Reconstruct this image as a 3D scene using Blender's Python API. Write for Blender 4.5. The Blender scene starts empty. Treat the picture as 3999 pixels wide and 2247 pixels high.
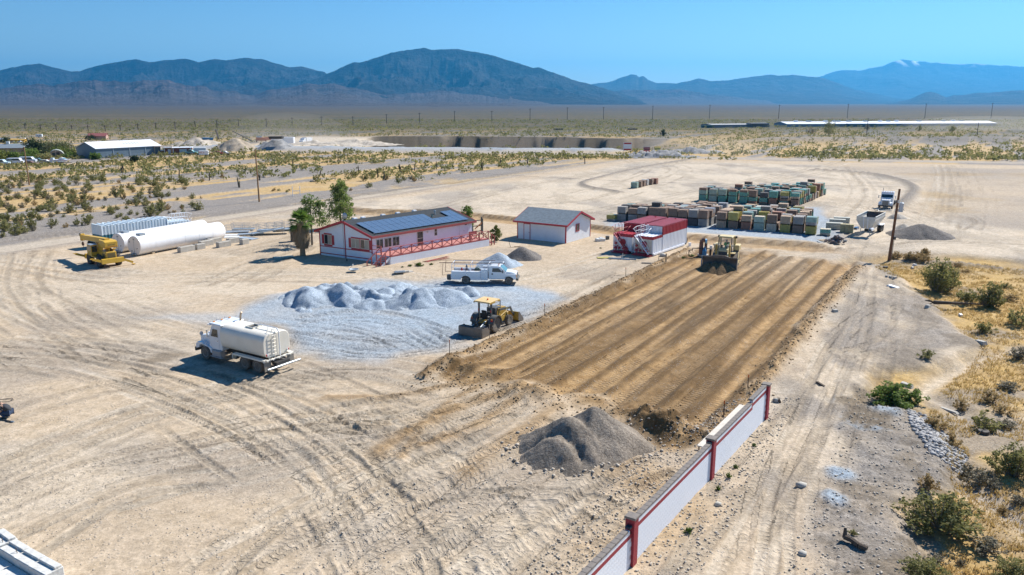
import bpy, math, random
import numpy as np
from mathutils import Matrix, Vector

R = math.radians
SC = bpy.context.scene
COL = SC.collection
random.seed(7)
rng = np.random.default_rng(11)

# ------------------------------------------------------------------ camera, sky, sun, exposure
CAM_H = 19.0
IMG_W, IMG_H, FPX, HORIZON = 3999.0, 2247.0, 3080.0, 400.0
PITCH = math.atan((IMG_H / 2 - HORIZON) / FPX)
cam_data = bpy.data.cameras.new('camera')
cam_data.sensor_width = 36.0
cam_data.lens = 36.0 * FPX / IMG_W
cam_data.clip_start = 0.5
cam_data.clip_end = 120000.0
cam = bpy.data.objects.new('camera', cam_data)
cam.location = (0, 0, CAM_H)
cam.rotation_euler = (math.pi / 2 - PITCH, 0, 0)
COL.objects.link(cam)
SC.camera = cam

SUN_AZ, SUN_EL = R(49.0), R(43.0)          # azimuth from +Y towards +X
world = bpy.data.worlds.new('World')
SC.world = world
world.use_nodes = True
wn = world.node_tree
wn.nodes.clear()
w_out = wn.nodes.new('ShaderNodeOutputWorld')
w_bg = wn.nodes.new('ShaderNodeBackground')
w_sky = wn.nodes.new('ShaderNodeTexSky')
w_sky.sky_type = 'NISHITA'
w_sky.sun_disc = False
w_sky.sun_elevation = SUN_EL
w_sky.sun_rotation = SUN_AZ
w_sky.altitude = 900.0
w_sky.air_density = 1.0
w_sky.dust_density = 0.15
w_sky.ozone_density = 3.0
w_hsv = wn.nodes.new('ShaderNodeHueSaturation')
w_hsv.inputs['Hue'].default_value = 0.503
w_hsv.inputs['Saturation'].default_value = 1.32
w_hsv.inputs['Value'].default_value = 1.0
wn.links.new(w_sky.outputs[0], w_hsv.inputs['Color'])
wn.links.new(w_hsv.outputs[0], w_bg.inputs['Color'])
w_bg.inputs['Strength'].default_value = 0.070
wn.links.new(w_bg.outputs[0], w_out.inputs['Surface'])

sun_data = bpy.data.lights.new('sun', 'SUN')
sun_data.energy = 4.7
sun_data.angle = R(0.5)
sun_data.color = (1.0, 0.96, 0.895)
sun = bpy.data.objects.new('sun', sun_data)
sun.location = (120, 170, 180)
_sd = Vector((math.sin(SUN_AZ) * math.cos(SUN_EL), math.cos(SUN_AZ) * math.cos(SUN_EL), math.sin(SUN_EL)))
sun.rotation_euler = _sd.to_track_quat('Z', 'Y').to_euler()
COL.objects.link(sun)

SC.view_settings.view_transform = 'Standard'
SC.view_settings.look = 'None'
SC.view_settings.gamma = 1.0
SC.view_settings.use_curve_mapping = False
SC.view_settings.exposure = 0.80
SC.render.engine = 'CYCLES'
SC.cycles.use_denoising = True
SC.cycles.max_bounces = 5
SC.cycles.diffuse_bounces = 3
SC.cycles.glossy_bounces = 2
SC.cycles.transmission_bounces = 4
SC.cycles.transparent_max_bounces = 8
SC.cycles.volume_bounces = 0
SC.cycles.use_fast_gi = False

# ------------------------------------------------------------------ photo pixel -> point on the ground
_ct, _st = math.cos(PITCH), math.sin(PITCH)
def ray(sx, sy):
    x, y = (sx - IMG_W / 2) / FPX, (sy - IMG_H / 2) / FPX
    return x, _ct - y * _st, -_st - y * _ct
def P(sx, sy, z=0.0):
    d = ray(sx, sy)
    t = (CAM_H - z) / -d[2]
    return Vector((d[0] * t, d[1] * t, z))
DS = 3999.0 / 2575.0
def D(dx, dy, z=0.0):
    return P(dx * DS, dy * DS, z)
def Dl(pts):
    return [tuple(D(a, b)[:2]) for a, b in pts]

# ------------------------------------------------------------------ numpy noise
_NT = np.random.default_rng(5).random((257, 257)).astype(np.float32)
_NT[256, :] = _NT[0, :]; _NT[:, 256] = _NT[:, 0]
_NTF = _NT.ravel()
def vnoise(x, y, seed=0):
    """tiled lattice noise"""
    x = np.asarray(x, np.float32) + np.float32((seed * 37.3) % 251); y = np.asarray(y, np.float32) + np.float32((seed * 71.7) % 241)
    x, y = np.broadcast_arrays(x, y)
    xi, yi = np.floor(x), np.floor(y)
    fx, fy = x - xi, y - yi
    fx = fx * fx * (3 - 2 * fx); fy = fy * fy * (3 - 2 * fy)
    i = (yi.astype(np.int32) & 255) * 257 + (xi.astype(np.int32) & 255)
    a = _NTF.take(i); b = _NTF.take(i + 1); c = _NTF.take(i + 257); d = _NTF.take(i + 258)
    a = a + (b - a) * fx
    return a + (c + (d - c) * fx - a) * fy
def fbm(x, y, octv=4, seed=0, gain=0.5):
    s, a, n = 0.0, 1.0, 0.0
    for i in range(octv):
        s = s + a * vnoise(np.asarray(x) * 2 ** i, np.asarray(y) * 2 ** i, seed + i * 17)
        n += a; a *= gain
    return s / n
def ridged(x, y, octv=5, seed=0, gain=0.5):
    s, a, n = 0.0, 1.0, 0.0
    for i in range(octv):
        v = 1 - np.abs(2 * vnoise(np.asarray(x) * 2 ** i, np.asarray(y) * 2 ** i, seed + i * 29) - 1)
        s = s + a * v * v; n += a; a *= gain
    return s / n
def sstep(a, b, x):
    t = np.clip((np.asarray(x) - a) / (b - a), 0, 1)
    return t * t * (3 - 2 * t)

# ------------------------------------------------------------------ materials
MATS = {}
def nd(nt, kind, **kw):
    n = nt.nodes.new(kind)
    for k, v in kw.items():
        if k in n.inputs: n.inputs[k].default_value = v
        else: setattr(n, k, v)
    return n
def new_mat(name):
    m = bpy.data.materials.new(name)
    m.use_nodes = True
    nt = m.node_tree
    b = nt.nodes['Principled BSDF']
    return m, nt, b
def M(name, col, rough=0.6, metal=0.0, var=0.18, scale=1.2, dust=0.0, bump=0.0, bscale=20.0, spec=None, alpha=None, coat=0.0):
    """painted / worn surface: base colour broken up by two noises, dust settling as blotches"""
    if name in MATS: return MATS[name]
    m, nt, b = new_mat(name)
    tc = nd(nt, 'ShaderNodeTexCoord')
    n1 = nd(nt, 'ShaderNodeTexNoise', Scale=scale, Detail=6.0, Roughness=0.65)
    nt.links.new(tc.outputs['Object'], n1.inputs['Vector'])
    mp = nd(nt, 'ShaderNodeMapRange')
    mp.inputs['From Min'].default_value = 0.3; mp.inputs['From Max'].default_value = 0.7
    mp.inputs['To Min'].default_value = 1 - var; mp.inputs['To Max'].default_value = 1 + var * 0.6
    nt.links.new(n1.outputs['Fac'], mp.inputs['Value'])
    mx = nd(nt, 'ShaderNodeMix', data_type='RGBA', blend_type='MULTIPLY')
    mx.inputs['Factor'].default_value = 1.0
    mx.inputs[6].default_value = (*col, 1)
    nt.links.new(mp.outputs[0], mx.inputs[7])
    out = mx.outputs[2]
    if dust > 0:
        n2 = nd(nt, 'ShaderNodeTexNoise', Scale=scale * 2.3, Detail=8.0, Roughness=0.7)
        nt.links.new(tc.outputs['Object'], n2.inputs['Vector'])
        r2 = nd(nt, 'ShaderNodeMapRange')
        r2.inputs['From Min'].default_value = 0.42; r2.inputs['From Max'].default_value = 0.72
        r2.inputs['To Min'].default_value = dust * 0.25; r2.inputs['To Max'].default_value = dust
        nt.links.new(n2.outputs['Fac'], r2.inputs['Value'])
        m2 = nd(nt, 'ShaderNodeMix', data_type='RGBA')
        nt.links.new(r2.outputs[0], m2.inputs['Factor'])
        nt.links.new(out, m2.inputs[6])
        m2.inputs[7].default_value = (0.40, 0.31, 0.21, 1)
        out = m2.outputs[2]
    nt.links.new(out, b.inputs['Base Color'])
    b.inputs['Roughness'].default_value = rough
    b.inputs['Metallic'].default_value = metal
    if coat: b.inputs['Coat Weight'].default_value = coat
    if spec is not None: b.inputs['Specular IOR Level'].default_value = spec
    if bump > 0:
        n3 = nd(nt, 'ShaderNodeTexNoise', Scale=bscale, Detail=5.0)
        nt.links.new(tc.outputs['Object'], n3.inputs['Vector'])
        bp = nd(nt, 'ShaderNodeBump', Strength=bump, Distance=0.05)
        nt.links.new(n3.outputs['Fac'], bp.inputs['Height'])
        nt.links.new(bp.outputs[0], b.inputs['Normal'])
    MATS[name] = m
    return m

# ------------------------------------------------------------------ mesh builder
class MB:
    def __init__(self, mtx=None):
        self.v, self.f, self.m = [], [], mtx
    def add(self, vs, fs):
        o = len(self.v)
        if self.m is not None: vs = [tuple(self.m @ Vector(p)) for p in vs]
        self.v += [tuple(p) for p in vs]
        self.f += [tuple(i + o for i in f) for f in fs]
        return self
    def box(self, c, s, rz=0.0, rx=0.0, ry=0.0, taper=(1, 1), ch=0.0):
        """centre, size; taper scales the top face; ch = chamfer of the vertical and top edges"""
        hx, hy, hz = s[0] / 2, s[1] / 2, s[2] / 2
        if ch > 0:
            c_ = min(ch, hx * 0.9, hy * 0.9, hz * 0.9)
            def ring(x, y, z, k): return [(x, y - k, z), (x, -y + k, z), (x - k, -y, z), (-x + k, -y, z), (-x, -y + k, z), (-x, y - k, z), (-x + k, y, z), (x - k, y, z)]
            p = ring(hx, hy, -hz, c_) + ring(hx * taper[0], hy * taper[1], hz - c_, c_) + ring(hx * taper[0] - c_, hy * taper[1] - c_, hz, c_ * 0.5)
            fs = [tuple(range(7, -1, -1))[::-1][::-1], tuple(range(16, 24))[::-1]]
            fs = [tuple(range(8)), tuple(range(23, 15, -1))]
            for r0 in (0, 8):
                for i in range(8):
                    j = (i + 1) % 8
                    fs.append((r0 + j, r0 + i, r0 + 8 + i, r0 + 8 + j))
        else:
            tx, ty = hx * taper[0], hy * taper[1]
            p = [(-hx, -hy, -hz), (hx, -hy, -hz), (hx, hy, -hz), (-hx, hy, -hz), (-tx, -ty, hz), (tx, -ty, hz), (tx, ty, hz), (-tx, ty, hz)]
            fs = [(3, 2, 1, 0), (4, 5, 6, 7), (0, 1, 5, 4), (1, 2, 6, 5), (2, 3, 7, 6), (3, 0, 4, 7)]
        if rz or rx or ry:
            mt = Matrix.Rotation(rz, 3, 'Z') @ Matrix.Rotation(ry, 3, 'Y') @ Matrix.Rotation(rx, 3, 'X')
            p = [tuple(mt @ Vector(q)) for q in p]
        return self.add([(q[0] + c[0], q[1] + c[1], q[2] + c[2]) for q in p], fs)
    def bx(self, x0, x1, y0, y1, z0, z1, ch=0.0):
        return self.box(((x0 + x1) / 2, (y0 + y1) / 2, (z0 + z1) / 2), (x1 - x0, y1 - y0, z1 - z0), ch=ch)
    def cyl(self, a, b, r0, r1=None, n=10, cap=True):
        r1 = r0 if r1 is None else r1
        a, b = Vector(a), Vector(b)
        d = (b - a).normalized()
        u = d.orthogonal().normalized(); w = d.cross(u)
        vs = []
        for q, r in ((a, r0), (b, r1)):
            for i in range(n):
                t = 2 * math.pi * i / n
                vs.append(q + u * (r * math.cos(t)) + w * (r * math.sin(t)))
        fs = [(i, (i + 1) % n, n + (i + 1) % n, n + i) for i in range(n)]
        if cap: fs += [tuple(range(n - 1, -1, -1)), tuple(range(n, 2 * n))]
        return self.add(vs, fs)
    def tube(self, pts, r, n=6):
        for a, b in zip(pts[:-1], pts[1:]): self.cyl(a, b, r, r, n)
        return self
    def bar(self, a, b, w, h, up=(0, 0, 1)):
        a, b = Vector(a), Vector(b)
        d = (b - a); L = d.length
        if L < 1e-6: return self
        d.normalize(); up = Vector(up)
        s = d.cross(up)
        if s.length < 1e-4: s = d.cross(Vector((1, 0, 0)))
        s.normalize(); t = s.cross(d)
        vs = []
        for q in (a, b):
            for i, j in ((-1, -1), (1, -1), (1, 1), (-1, 1)):
                vs.append(q + s * (i * w / 2) + t * (j * h / 2))
        return self.add(vs, [(3, 2, 1, 0), (4, 5, 6, 7), (0, 1, 5, 4), (1, 2, 6, 5), (2, 3, 7, 6), (3, 0, 4, 7)])
    def prism(self, prof, a0, a1, axis='x'):
        """closed 2-D profile extruded along an axis: x -> (y,z), y -> (x,z), z -> (x,y)"""
        n = len(prof)
        def pt(p, a):
            return {'x': (a, p[0], p[1]), 'y': (p[0], a, p[1]), 'z': (p[0], p[1], a)}[axis]
        vs = [pt(p, a0) for p in prof] + [pt(p, a1) for p in prof]
        fs = [(i, (i + 1) % n, n + (i + 1) % n, n + i) for i in range(n)] + [tuple(range(n - 1, -1, -1)), tuple(range(n, 2 * n))]
        return self.add(vs, fs)
    def strip(self, prof, a0, a1, axis='x'):
        """open 2-D profile swept along an axis (a sheet)"""
        n = len(prof)
        def pt(p, a):
            return {'x': (a, p[0], p[1]), 'y': (p[0], a, p[1]), 'z': (p[0], p[1], a)}[axis]
        vs = [pt(p, a0) for p in prof] + [pt(p, a1) for p in prof]
        return self.add(vs, [(i, i + 1, n + i + 1, n + i) for i in range(n - 1)])
    def lathe(self, prof, c=(0, 0, 0), axis='y', n=20):
        """profile of (radius, along) spun about an axis through c"""
        vs = []
        for r, a in prof:
            for i in range(n):
                t = 2 * math.pi * i / n
                p, q = r * math.cos(t), r * math.sin(t)
                o = {'x': (a, p, q), 'y': (p, a, q), 'z': (p, q, a)}[axis]
                vs.append((c[0] + o[0], c[1] + o[1], c[2] + o[2]))
        fs = []
        for k in range(len(prof) - 1):
            for i in range(n):
                j = (i + 1) % n
                fs.append((k * n + i, k * n + j, (k + 1) * n + j, (k + 1) * n + i))
        if prof[0][0] > 1e-4: fs.append(tuple(range(n - 1, -1, -1)))
        if prof[-1][0] > 1e-4: fs.append(tuple(range((len(prof) - 1) * n, len(prof) * n)))
        return self.add(vs, fs)
    def mesh(self, name, smooth=False, fix=True):
        me = bpy.data.meshes.new(name)
        me.from_pydata(self.v, [], self.f)
        if fix:
            import bmesh
            bm = bmesh.new(); bm.from_mesh(me)
            bmesh.ops.recalc_face_normals(bm, faces=bm.faces)
            bm.to_mesh(me); bm.free()
        if smooth: shade(me)
        me.update()
        return me
    def build(self, name, mat, parent=None, smooth=False, fix=True, bevel=0.0):
        me = self.mesh(name, smooth, fix)
        return link(name, me, mat, parent, bevel)
def shade(me, angle=40):
    me.polygons.foreach_set('use_smooth', np.ones(len(me.polygons), bool))
    try: me.set_sharp_from_angle(angle=R(angle))
    except Exception: pass
def link(name, me, mat, parent=None, bevel=0.0):
    if mat is not None and not me.materials: me.materials.append(mat)
    o = bpy.data.objects.new(name, me)
    COL.objects.link(o)
    if parent is not None: o.parent = parent
    if bevel > 0:
        b = o.modifiers.new('bevel', 'BEVEL'); b.width = bevel; b.segments = 2; b.limit_method = 'ANGLE'
    return o
def tag(o, label=None, cat=None, group=None, kind=None):
    if label: o['label'] = label
    if cat: o['category'] = cat
    if group: o['group'] = group
    if kind: o['kind'] = kind
    return o
def thing(name, label, cat, loc=(0, 0, 0), rz=0.0, group=None):
    o = bpy.data.objects.new(name, None)
    o.empty_display_size = 0.2
    o.location = loc; o.rotation_euler = (0, 0, rz)
    COL.objects.link(o)
    return tag(o, label, cat, group)
def copy_tree(o, parent=None):
    c = o.copy(); COL.objects.link(c)
    if parent is not None: c.parent = parent
    for ch in o.children: copy_tree(ch, c)
    return c
def np_mesh(name, v, f, mat=None, smooth=False):
    """vertices (n,3) and faces (m,k) as numpy arrays"""
    me = bpy.data.meshes.new(name)
    v = np.ascontiguousarray(v, np.float32); f = np.ascontiguousarray(f, np.int32)
    k = f.shape[1]
    me.vertices.add(len(v)); me.vertices.foreach_set('co', v.ravel())
    me.loops.add(f.size); me.loops.foreach_set('vertex_index', f.ravel())
    me.polygons.add(len(f))
    me.polygons.foreach_set('loop_start', np.arange(0, f.size, k, dtype=np.int32))
    if smooth: me.polygons.foreach_set('use_smooth', np.ones(len(f), bool))
    me.update(calc_edges=True)
    if mat is not None: me.materials.append(mat)
    return me
def fattr(me, name, a):
    at = me.attributes.new(name, 'FLOAT', 'POINT')
    at.data.foreach_set('value', np.ascontiguousarray(a, np.float32).ravel())
# ------------------------------------------------------------------ ground sheet
AX = R(31.0)                                   # the whole site lies along this axis
def UV(x, y):
    return x * math.sin(AX) + y * math.cos(AX), x * math.cos(AX) - y * math.sin(AX)
def XY(u, v):
    return u * math.sin(AX) + v * math.cos(AX), u * math.cos(AX) - v * math.sin(AX)

def row_y(sy):
    d = ray(IMG_W / 2, sy); return d[1] * CAM_H / -d[2]
_ys = [-6000, -1500, -400, -120, -40, -10, 5, 13, 18]
_ys += [row_y(s) for s in np.arange(2480, 900, -3.6)]
_ys += [row_y(s) for s in np.arange(900, 560, -2.3)]
_ys += [row_y(s) for s in np.arange(560, 436, -1.7)]
_y = _ys[-1]
while _y < 25000:
    _y *= 1.075; _ys.append(_y)
RY = np.array(_ys)
NU = 820
RU = np.concatenate([[-60, -16, -6, -3, -1.9, -1.4, -1.15], np.linspace(-1, 1, NU), [1.15, 1.4, 1.9, 3, 6, 16, 60]])
RW = 9 + 0.70 * np.abs(RY)
GX = (RU[None, :] * RW[:, None]).astype(np.float32)
GY = np.repeat(RY[:, None], len(RU), 1).astype(np.float32)
NR, NC = GX.shape
GU, GV = UV(GX, GY)
GH = np.zeros_like(GX)
Z = {k: np.zeros_like(GX) for k in ('brown', 'gravel', 'straw', 'pale', 'grey', 'trk', 'tru', 'dark')}

def sdist(X, Y, poly):
    """signed distance to a polygon, positive inside"""
    best = np.full(X.shape, 1e9); ins = np.zeros(X.shape, bool)
    n = len(poly)
    for i in range(n):
        ax, ay = poly[i]; bx, by = poly[(i + 1) % n]
        dx, dy = bx - ax, by - ay
        t = np.clip(((X - ax) * dx + (Y - ay) * dy) / (dx * dx + dy * dy + 1e-9), 0, 1)
        best = np.minimum(best, np.hypot(X - ax - t * dx, Y - ay - t * dy))
        c = ((ay > Y) != (by > Y)) & (X < (bx - ax) * (Y - ay) / (by - ay + 1e-12) + ax)
        ins ^= c
    return np.where(ins, best, -best)
def zone(poly, soft=1.0, rough=1.0, nscale=0.25, seed=3):
    """mask of a polygon with a ragged soft edge; returns slice and values"""
    xs = [p[0] for p in poly]; ys = [p[1] for p in poly]
    m = soft * 3 + rough * 3
    r0, r1 = np.searchsorted(RY, [min(ys) - m, max(ys) + m])
    r0, r1 = max(r0 - 1, 0), min(r1 + 1, NR)
    sl = (slice(r0, r1), slice(0, NC))
    X, Y = GX[sl], GY[sl]
    d = sdist(X, Y, poly) + rough * (fbm(X * nscale, Y * nscale, 4, seed) - 0.5) * 2
    return sl, sstep(-soft, soft, d), d

def stroke_mask(pts, w):
    out = np.zeros_like(GX)
    pts = catmull(pts, 1.0)
    for a, b in zip(pts[:-1], pts[1:]):
        sl = seg_slice(a, b, w * 3)
        if sl is None: continue
        X, Y = GX[sl], GY[sl]
        dx, dy = b[0] - a[0], b[1] - a[1]
        t = np.clip(((X - a[0]) * dx + (Y - a[1]) * dy) / (dx * dx + dy * dy + 1e-9), 0, 1)
        d = np.hypot(X - a[0] - t * dx, Y - a[1] - t * dy)
        out[sl] = np.maximum(out[sl], np.exp(-(d / w) ** 2))
    return out
def catmull(pts, step):
    pts = [np.array(p, float) for p in pts]
    pts = [2 * pts[0] - pts[1]] + pts + [2 * pts[-1] - pts[-2]]
    out = []
    for i in range(1, len(pts) - 2):
        p0, p1, p2, p3 = pts[i - 1:i + 3]
        n = max(2, int(np.linalg.norm(p2 - p1) / step))
        for k in range(n):
            t = k / n
            out.append(0.5 * (2 * p1 + (p2 - p0) * t + (2 * p0 - 5 * p1 + 4 * p2 - p3) * t * t + (3 * p1 - p0 - 3 * p2 + p3) * t ** 3))
    out.append(pts[-2])
    return out
def seg_slice(a, b, m):
    r0, r1 = np.searchsorted(RY, [min(a[1], b[1]) - m, max(a[1], b[1]) + m])
    if r1 <= r0: return None
    x0, x1 = min(a[0], b[0]) - m, max(a[0], b[0]) + m
    wn_, wf = RW[r0], RW[min(r1, NR - 1)]
    c0 = np.searchsorted(RU, min(x0 / wn_, x0 / wf)); c1 = np.searchsorted(RU, max(x1 / wn_, x1 / wf))
    if c1 <= c0: return None
    return slice(r0, r1), slice(max(c0 - 1, 0), c1 + 1)
# gentle undulation everywhere, damped near the camera axis so nothing floats
near = 1 - sstep(120, 400, GY)
GH += 0.10 * (fbm(GX * 0.11, GY * 0.11, 4, 1) - 0.5) + 0.05 * (fbm(GX * 0.6, GY * 0.6, 3, 5) - 0.5) * near
far_m = sstep(330, 1200, GY)
GH += far_m * 1.6 * (fbm(GX * 0.012, GY * 0.012, 3, 9) - 0.5)

# desert flat beyond the dirt road: straw coloured sand with long gravel strips along the site axis
DES = sstep(-117, -120, GV + 2.5 * (fbm(GU * 0.03, GV * 0.03, 3, 21) - 0.5))
ROAD2 = Dl([(380, 377), (760, 381), (1200, 387), (1560, 391), (1700, 399), (2000, 404), (2300, 408), (2640, 414), (2640, 408), (2300, 402), (2000, 398), (1720, 393), (1560, 386), (1200, 382), (760, 377), (380, 374)])
YARD_FAR = Dl([(-80, 640), (0, 622), (720, 522), (1250, 446), (1560, 400), (1720, 401), (2000, 406), (2300, 411), (2700, 420), (2900, 700), (2900, 1700), (-900, 1700)])
sl, yard, dd = zone(YARD_FAR, 1.5, 2.0, 0.1, 31)
inyard = np.zeros_like(GX); inyard[sl] = yard
DES = 1 - inyard
st = fbm(GU * 0.010, GV * 0.085, 4, 41)
st2 = fbm(GU * 0.03, GV * 0.22, 3, 47)
strips = sstep(0.50, 0.56, 0.6 * st + 0.4 * st2 + .10 * (fbm(GX * .35, GY * .35, 3, 48) - .5))
Z['straw'] = np.maximum(Z['straw'], DES * (0.85 - 0.7 * strips) * (.45 + .75 * fbm(GX * .12, GY * .2, 4, 49)))
Z['grey'] = np.maximum(Z['grey'], DES * strips * (1 - 0.45 * sstep(500, 1500, GY)))
GH += DES * (1 - far_m) * (0.25 * (strips - 0.5) + 0.25 * (fbm(GX * 0.05, GY * 0.05, 3, 52) - 0.5))

# dirt road along the far side of the yard
rd = np.exp(-((GV + 112 + 1.5 * (fbm(GU * 0.02, GV * 0, 2, 3) - 0.5)) / 4.6) ** 4) * (GY > 20) * (1 - sstep(262, 285, GY))
Z['pale'] = np.maximum(Z['pale'], 0.85 * rd)
Z['grey'] = np.maximum(Z['grey'], 0.30 * rd)
for off, a in ((-6.4, 0.8), (5.6, 0.6)):
    b = np.exp(-((GV + 112 - off) / 1.5) ** 2) * (GY > 20) * (GY < 270)
    Z['grey'] = np.maximum(Z['grey'], a * b)
    GH += 0.28 * b
sl, m, _ = zone(ROAD2, 0.8, 0.5, 0.1, 33)
for k in Z: Z[k][sl] *= (1 - m)
Z['grey'][sl] = np.maximum(Z['grey'][sl], 0.55 * m); Z['pale'][sl] = np.maximum(Z['pale'][sl], 0.5 * m)
GH[sl] *= (1 - m)

LANE0 = Dl([(2150, 650), (2240, 668), (2350, 760), (2470, 862), (2190, 930), (2290, 1020), (2420, 1130), (2270, 1260), (2340, 1520), (1560, 1520), (1950, 1010), (2070, 830)])
# pale, scraped upper yard; grey patches
sl, m, _ = zone(Dl([(700, 545), (1200, 470), (1620, 405), (2060, 415), (2300, 450), (2330, 540), (2600, 600), (2700, 670), (2300, 640), (1750, 605), (1200, 545)]), 3, 5, 0.05, 35)
Z['pale'][sl] = np.maximum(Z['pale'][sl], m * (0.45 + 0.5 * fbm(GX[sl] * 0.06, GY[sl] * 0.12, 3, 61)))
Z['grey'][sl] = np.maximum(Z['grey'][sl], .55 * m * sstep(.42, .66, fbm(GX[sl] * .10, GY[sl] * .05, 5, 161, .62))); Z['dark'][sl] = np.maximum(Z['dark'][sl], .3 * m * sstep(.52, .66, fbm(GX[sl] * .25, GY[sl] * .12, 5, 162, .6)))
sl, m, _ = zone(Dl([(2060, 418), (2700, 425), (2700, 600), (2330, 560), (2300, 470)]), 4, 6, 0.05, 36)
Z['grey'][sl] = np.maximum(Z['grey'][sl], m * 0.75 * fbm(GX[sl] * 0.05, GY[sl] * 0.05, 4, 62))
Z['straw'][sl] = np.maximum(Z['straw'][sl], m * 0.7 * sstep(0.55, 0.7, fbm(GX[sl] * 0.045, GY[sl] * 0.06, 4, 63)))

# gravel apron under the block pallets
sl, m, _ = zone(Dl([(1535, 562), (1760, 545), (2060, 520), (2130, 590), (2060, 612), (1760, 592), (1640, 590), (1530, 575)]), 1.2, 1.5, 0.2, 37)
Z['gravel'][sl] = np.maximum(Z['gravel'][sl], 0.85 * m); Z['pale'][sl] *= (1 - m)

# crushed gravel apron round the stockpiles
GRAV = Dl([(560, 800), (640, 765), (760, 735), (960, 708), (1200, 704), (1330, 725), (1400, 752), (1310, 800), (1240, 838), (1120, 890), (960, 912), (800, 872), (700, 822)])
sl, m, _ = zone(GRAV, 1.6, 2.6, 0.16, 38)
Z['gravel'][sl] = np.maximum(Z['gravel'][sl], m * (0.72 + 0.35 * fbm(GX[sl] * 0.3, GY[sl] * 0.3, 3, 64)))
GH[sl] += m * 0.22 * (fbm(GX[sl] * 0.45, GY[sl] * 0.45, 3, 65) - 0.4)
GH += .45 * stroke_mask(Dl([(700, 752), (850, 745), (1000, 752), (1120, 752), (1230, 748)]), 2.6)
sl, m, _ = zone(Dl([(330, 800), (560, 780), (700, 800), (560, 815)]), 1.5, 2, 0.2, 39)
Z['gravel'][sl] = np.maximum(Z['gravel'][sl], 0.5 * m)
sl, m, _ = zone(LANE0, 1.5, 2, .2, 182)
Z['grey'][sl] = np.maximum(Z['grey'][sl], m * .75 * sstep(.38, .62, fbm(GX[sl] * .22, GY[sl] * .16, 5, 183, .6))); Z['dark'][sl] = np.maximum(Z['dark'][sl], m * .35 * sstep(.5, .66, fbm(GX[sl] * .5, GY[sl] * .35, 5, 184, .6)))
# greyish gravel blotches over the compacted yard
bl = sstep(0.54, 0.72, fbm(GX * 0.09, GY * 0.13, 4, 71)) * inyard * (GY < 120)
Z['grey'] = np.maximum(Z['grey'], 0.38 * bl)
Z['pale'] = np.maximum(Z['pale'], inyard * (GY < 125) * 0.55 * sstep(0.5, 0.7, fbm(GX * 0.07, GY * 0.10, 4, 73)))
Z['dark'] = np.maximum(Z['dark'], inyard * 0.16 * sstep(0.55, 0.75, fbm(GX * 0.2, GY * 0.28, 4, 75)))

# right-hand side: fill plateau, straw flat, stony edge of the lane
LANE = Dl([(2150, 650), (2240, 668), (2350, 760), (2470, 862), (2360, 905), (2190, 930), (2140, 1010), (2290, 1020), (2420, 1130), (2390, 1190), (2270, 1260), (2330, 1380), (2340, 1520), (1450, 1520), (1930, 1010), (2060, 830)])
sl, strw, _ = zone(Dl([(2130, 648), (2230, 634), (2420, 640), (2640, 660), (2950, 760), (3000, 1700), (1800, 1700), (1950, 1200), (2100, 860)]), 1.2, 1.2, 0.2, 81)
_, lane, ld = zone(LANE, 0.9, 1.2, 0.3, 82)
X, Y = GX[sl], GY[sl]
lane2 = np.zeros_like(X)
s2, l2, d2 = zone(LANE, 0.9, 1.2, 0.3, 82)
full = np.zeros_like(GX); full[s2] = l2
lane2 = full[sl]
Z['straw'][sl] = np.maximum(Z['straw'][sl] * (1 - strw), strw * (1 - lane2) * (0.75 + 0.4 * fbm(X * 0.4, Y * 0.4, 3, 83)))
Z['grey'][sl] = np.maximum(Z['grey'][sl], strw * (1 - lane2) * 0.7 * sstep(0.55, 0.68, fbm(X * 0.16, Y * 0.16, 4, 84)))
GH[sl] += -0.55 * strw * (1 - lane2) + 0.25 * strw * (1 - lane2) * (fbm(X * 0.25, Y * 0.25, 3, 85) - 0.5)
inlane = np.zeros_like(GX); inlane[s2] = l2
sl, m, _ = zone(Dl([(2215, 680), (2300, 740), (2460, 858), (2360, 900), (2200, 925), (2290, 830), (2230, 740)]), 1.0, 1.5, 0.3, 86)
GH[sl] += .3 * m * (fbm(GX[sl] * .7, GY[sl] * .7, 5, 187, .65) - .45); Z['dark'][sl] = np.maximum(Z['dark'][sl], .6 * m * sstep(.38, .6, fbm(GX[sl] * .5, GY[sl] * .5, 4, 188)))
Z['grey'][sl] = np.maximum(Z['grey'][sl], 0.9 * m * (0.6 + 0.5 * fbm(GX[sl] * 0.5, GY[sl] * 0.5, 3, 87)))
sl, m, _ = zone(Dl([(2130, 960), (2300, 1010), (2420, 1120), (2390, 1200), (2270, 1270), (2330, 1380), (2330, 1560), (1980, 1560), (2090, 1200)]), 1.0, 1.8, 0.35, 88)
Z['grey'][sl] = np.maximum(Z['grey'][sl], m * (0.5 + 0.7 * fbm(GX[sl] * 0.7, GY[sl] * 0.7, 4, 89))); Z['dark'][sl] = np.maximum(Z['dark'][sl], m * .75 * sstep(.38, .60, fbm(GX[sl] * .35, GY[sl] * .35, 5, 189, .62)))
GH[sl] += m * 0.34 * (fbm(GX[sl] * 0.9, GY[sl] * 0.9, 5, 90, .65) - 0.45)
sl, m, _ = zone(Dl([(2105, 1000), (2190, 1000), (2260, 1040), (2230, 1085), (2120, 1070)]), 0.5, 1.0, 0.6, 91)
Z['dark'][sl] = np.maximum(Z['dark'][sl], 0.95 * m); Z['gravel'][sl] = np.maximum(Z['gravel'][sl], 0.9 * m * sstep(0.45, 0.6, fbm(GX[sl] * 0.9, GY[sl] * 0.9, 3, 92)))
for cx, cy, rr in ((2115, 1192, 0.75), (2098, 1252, 0.65), (2225, 1030, 0.9)):
    c = D(cx, cy)
    m = np.exp(-(np.hypot(GX - c.x, (GY - c.y) * 0.8) / rr) ** 4)
    Z['gravel'] = np.maximum(Z['gravel'], m); GH += 0.12 * m
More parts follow.
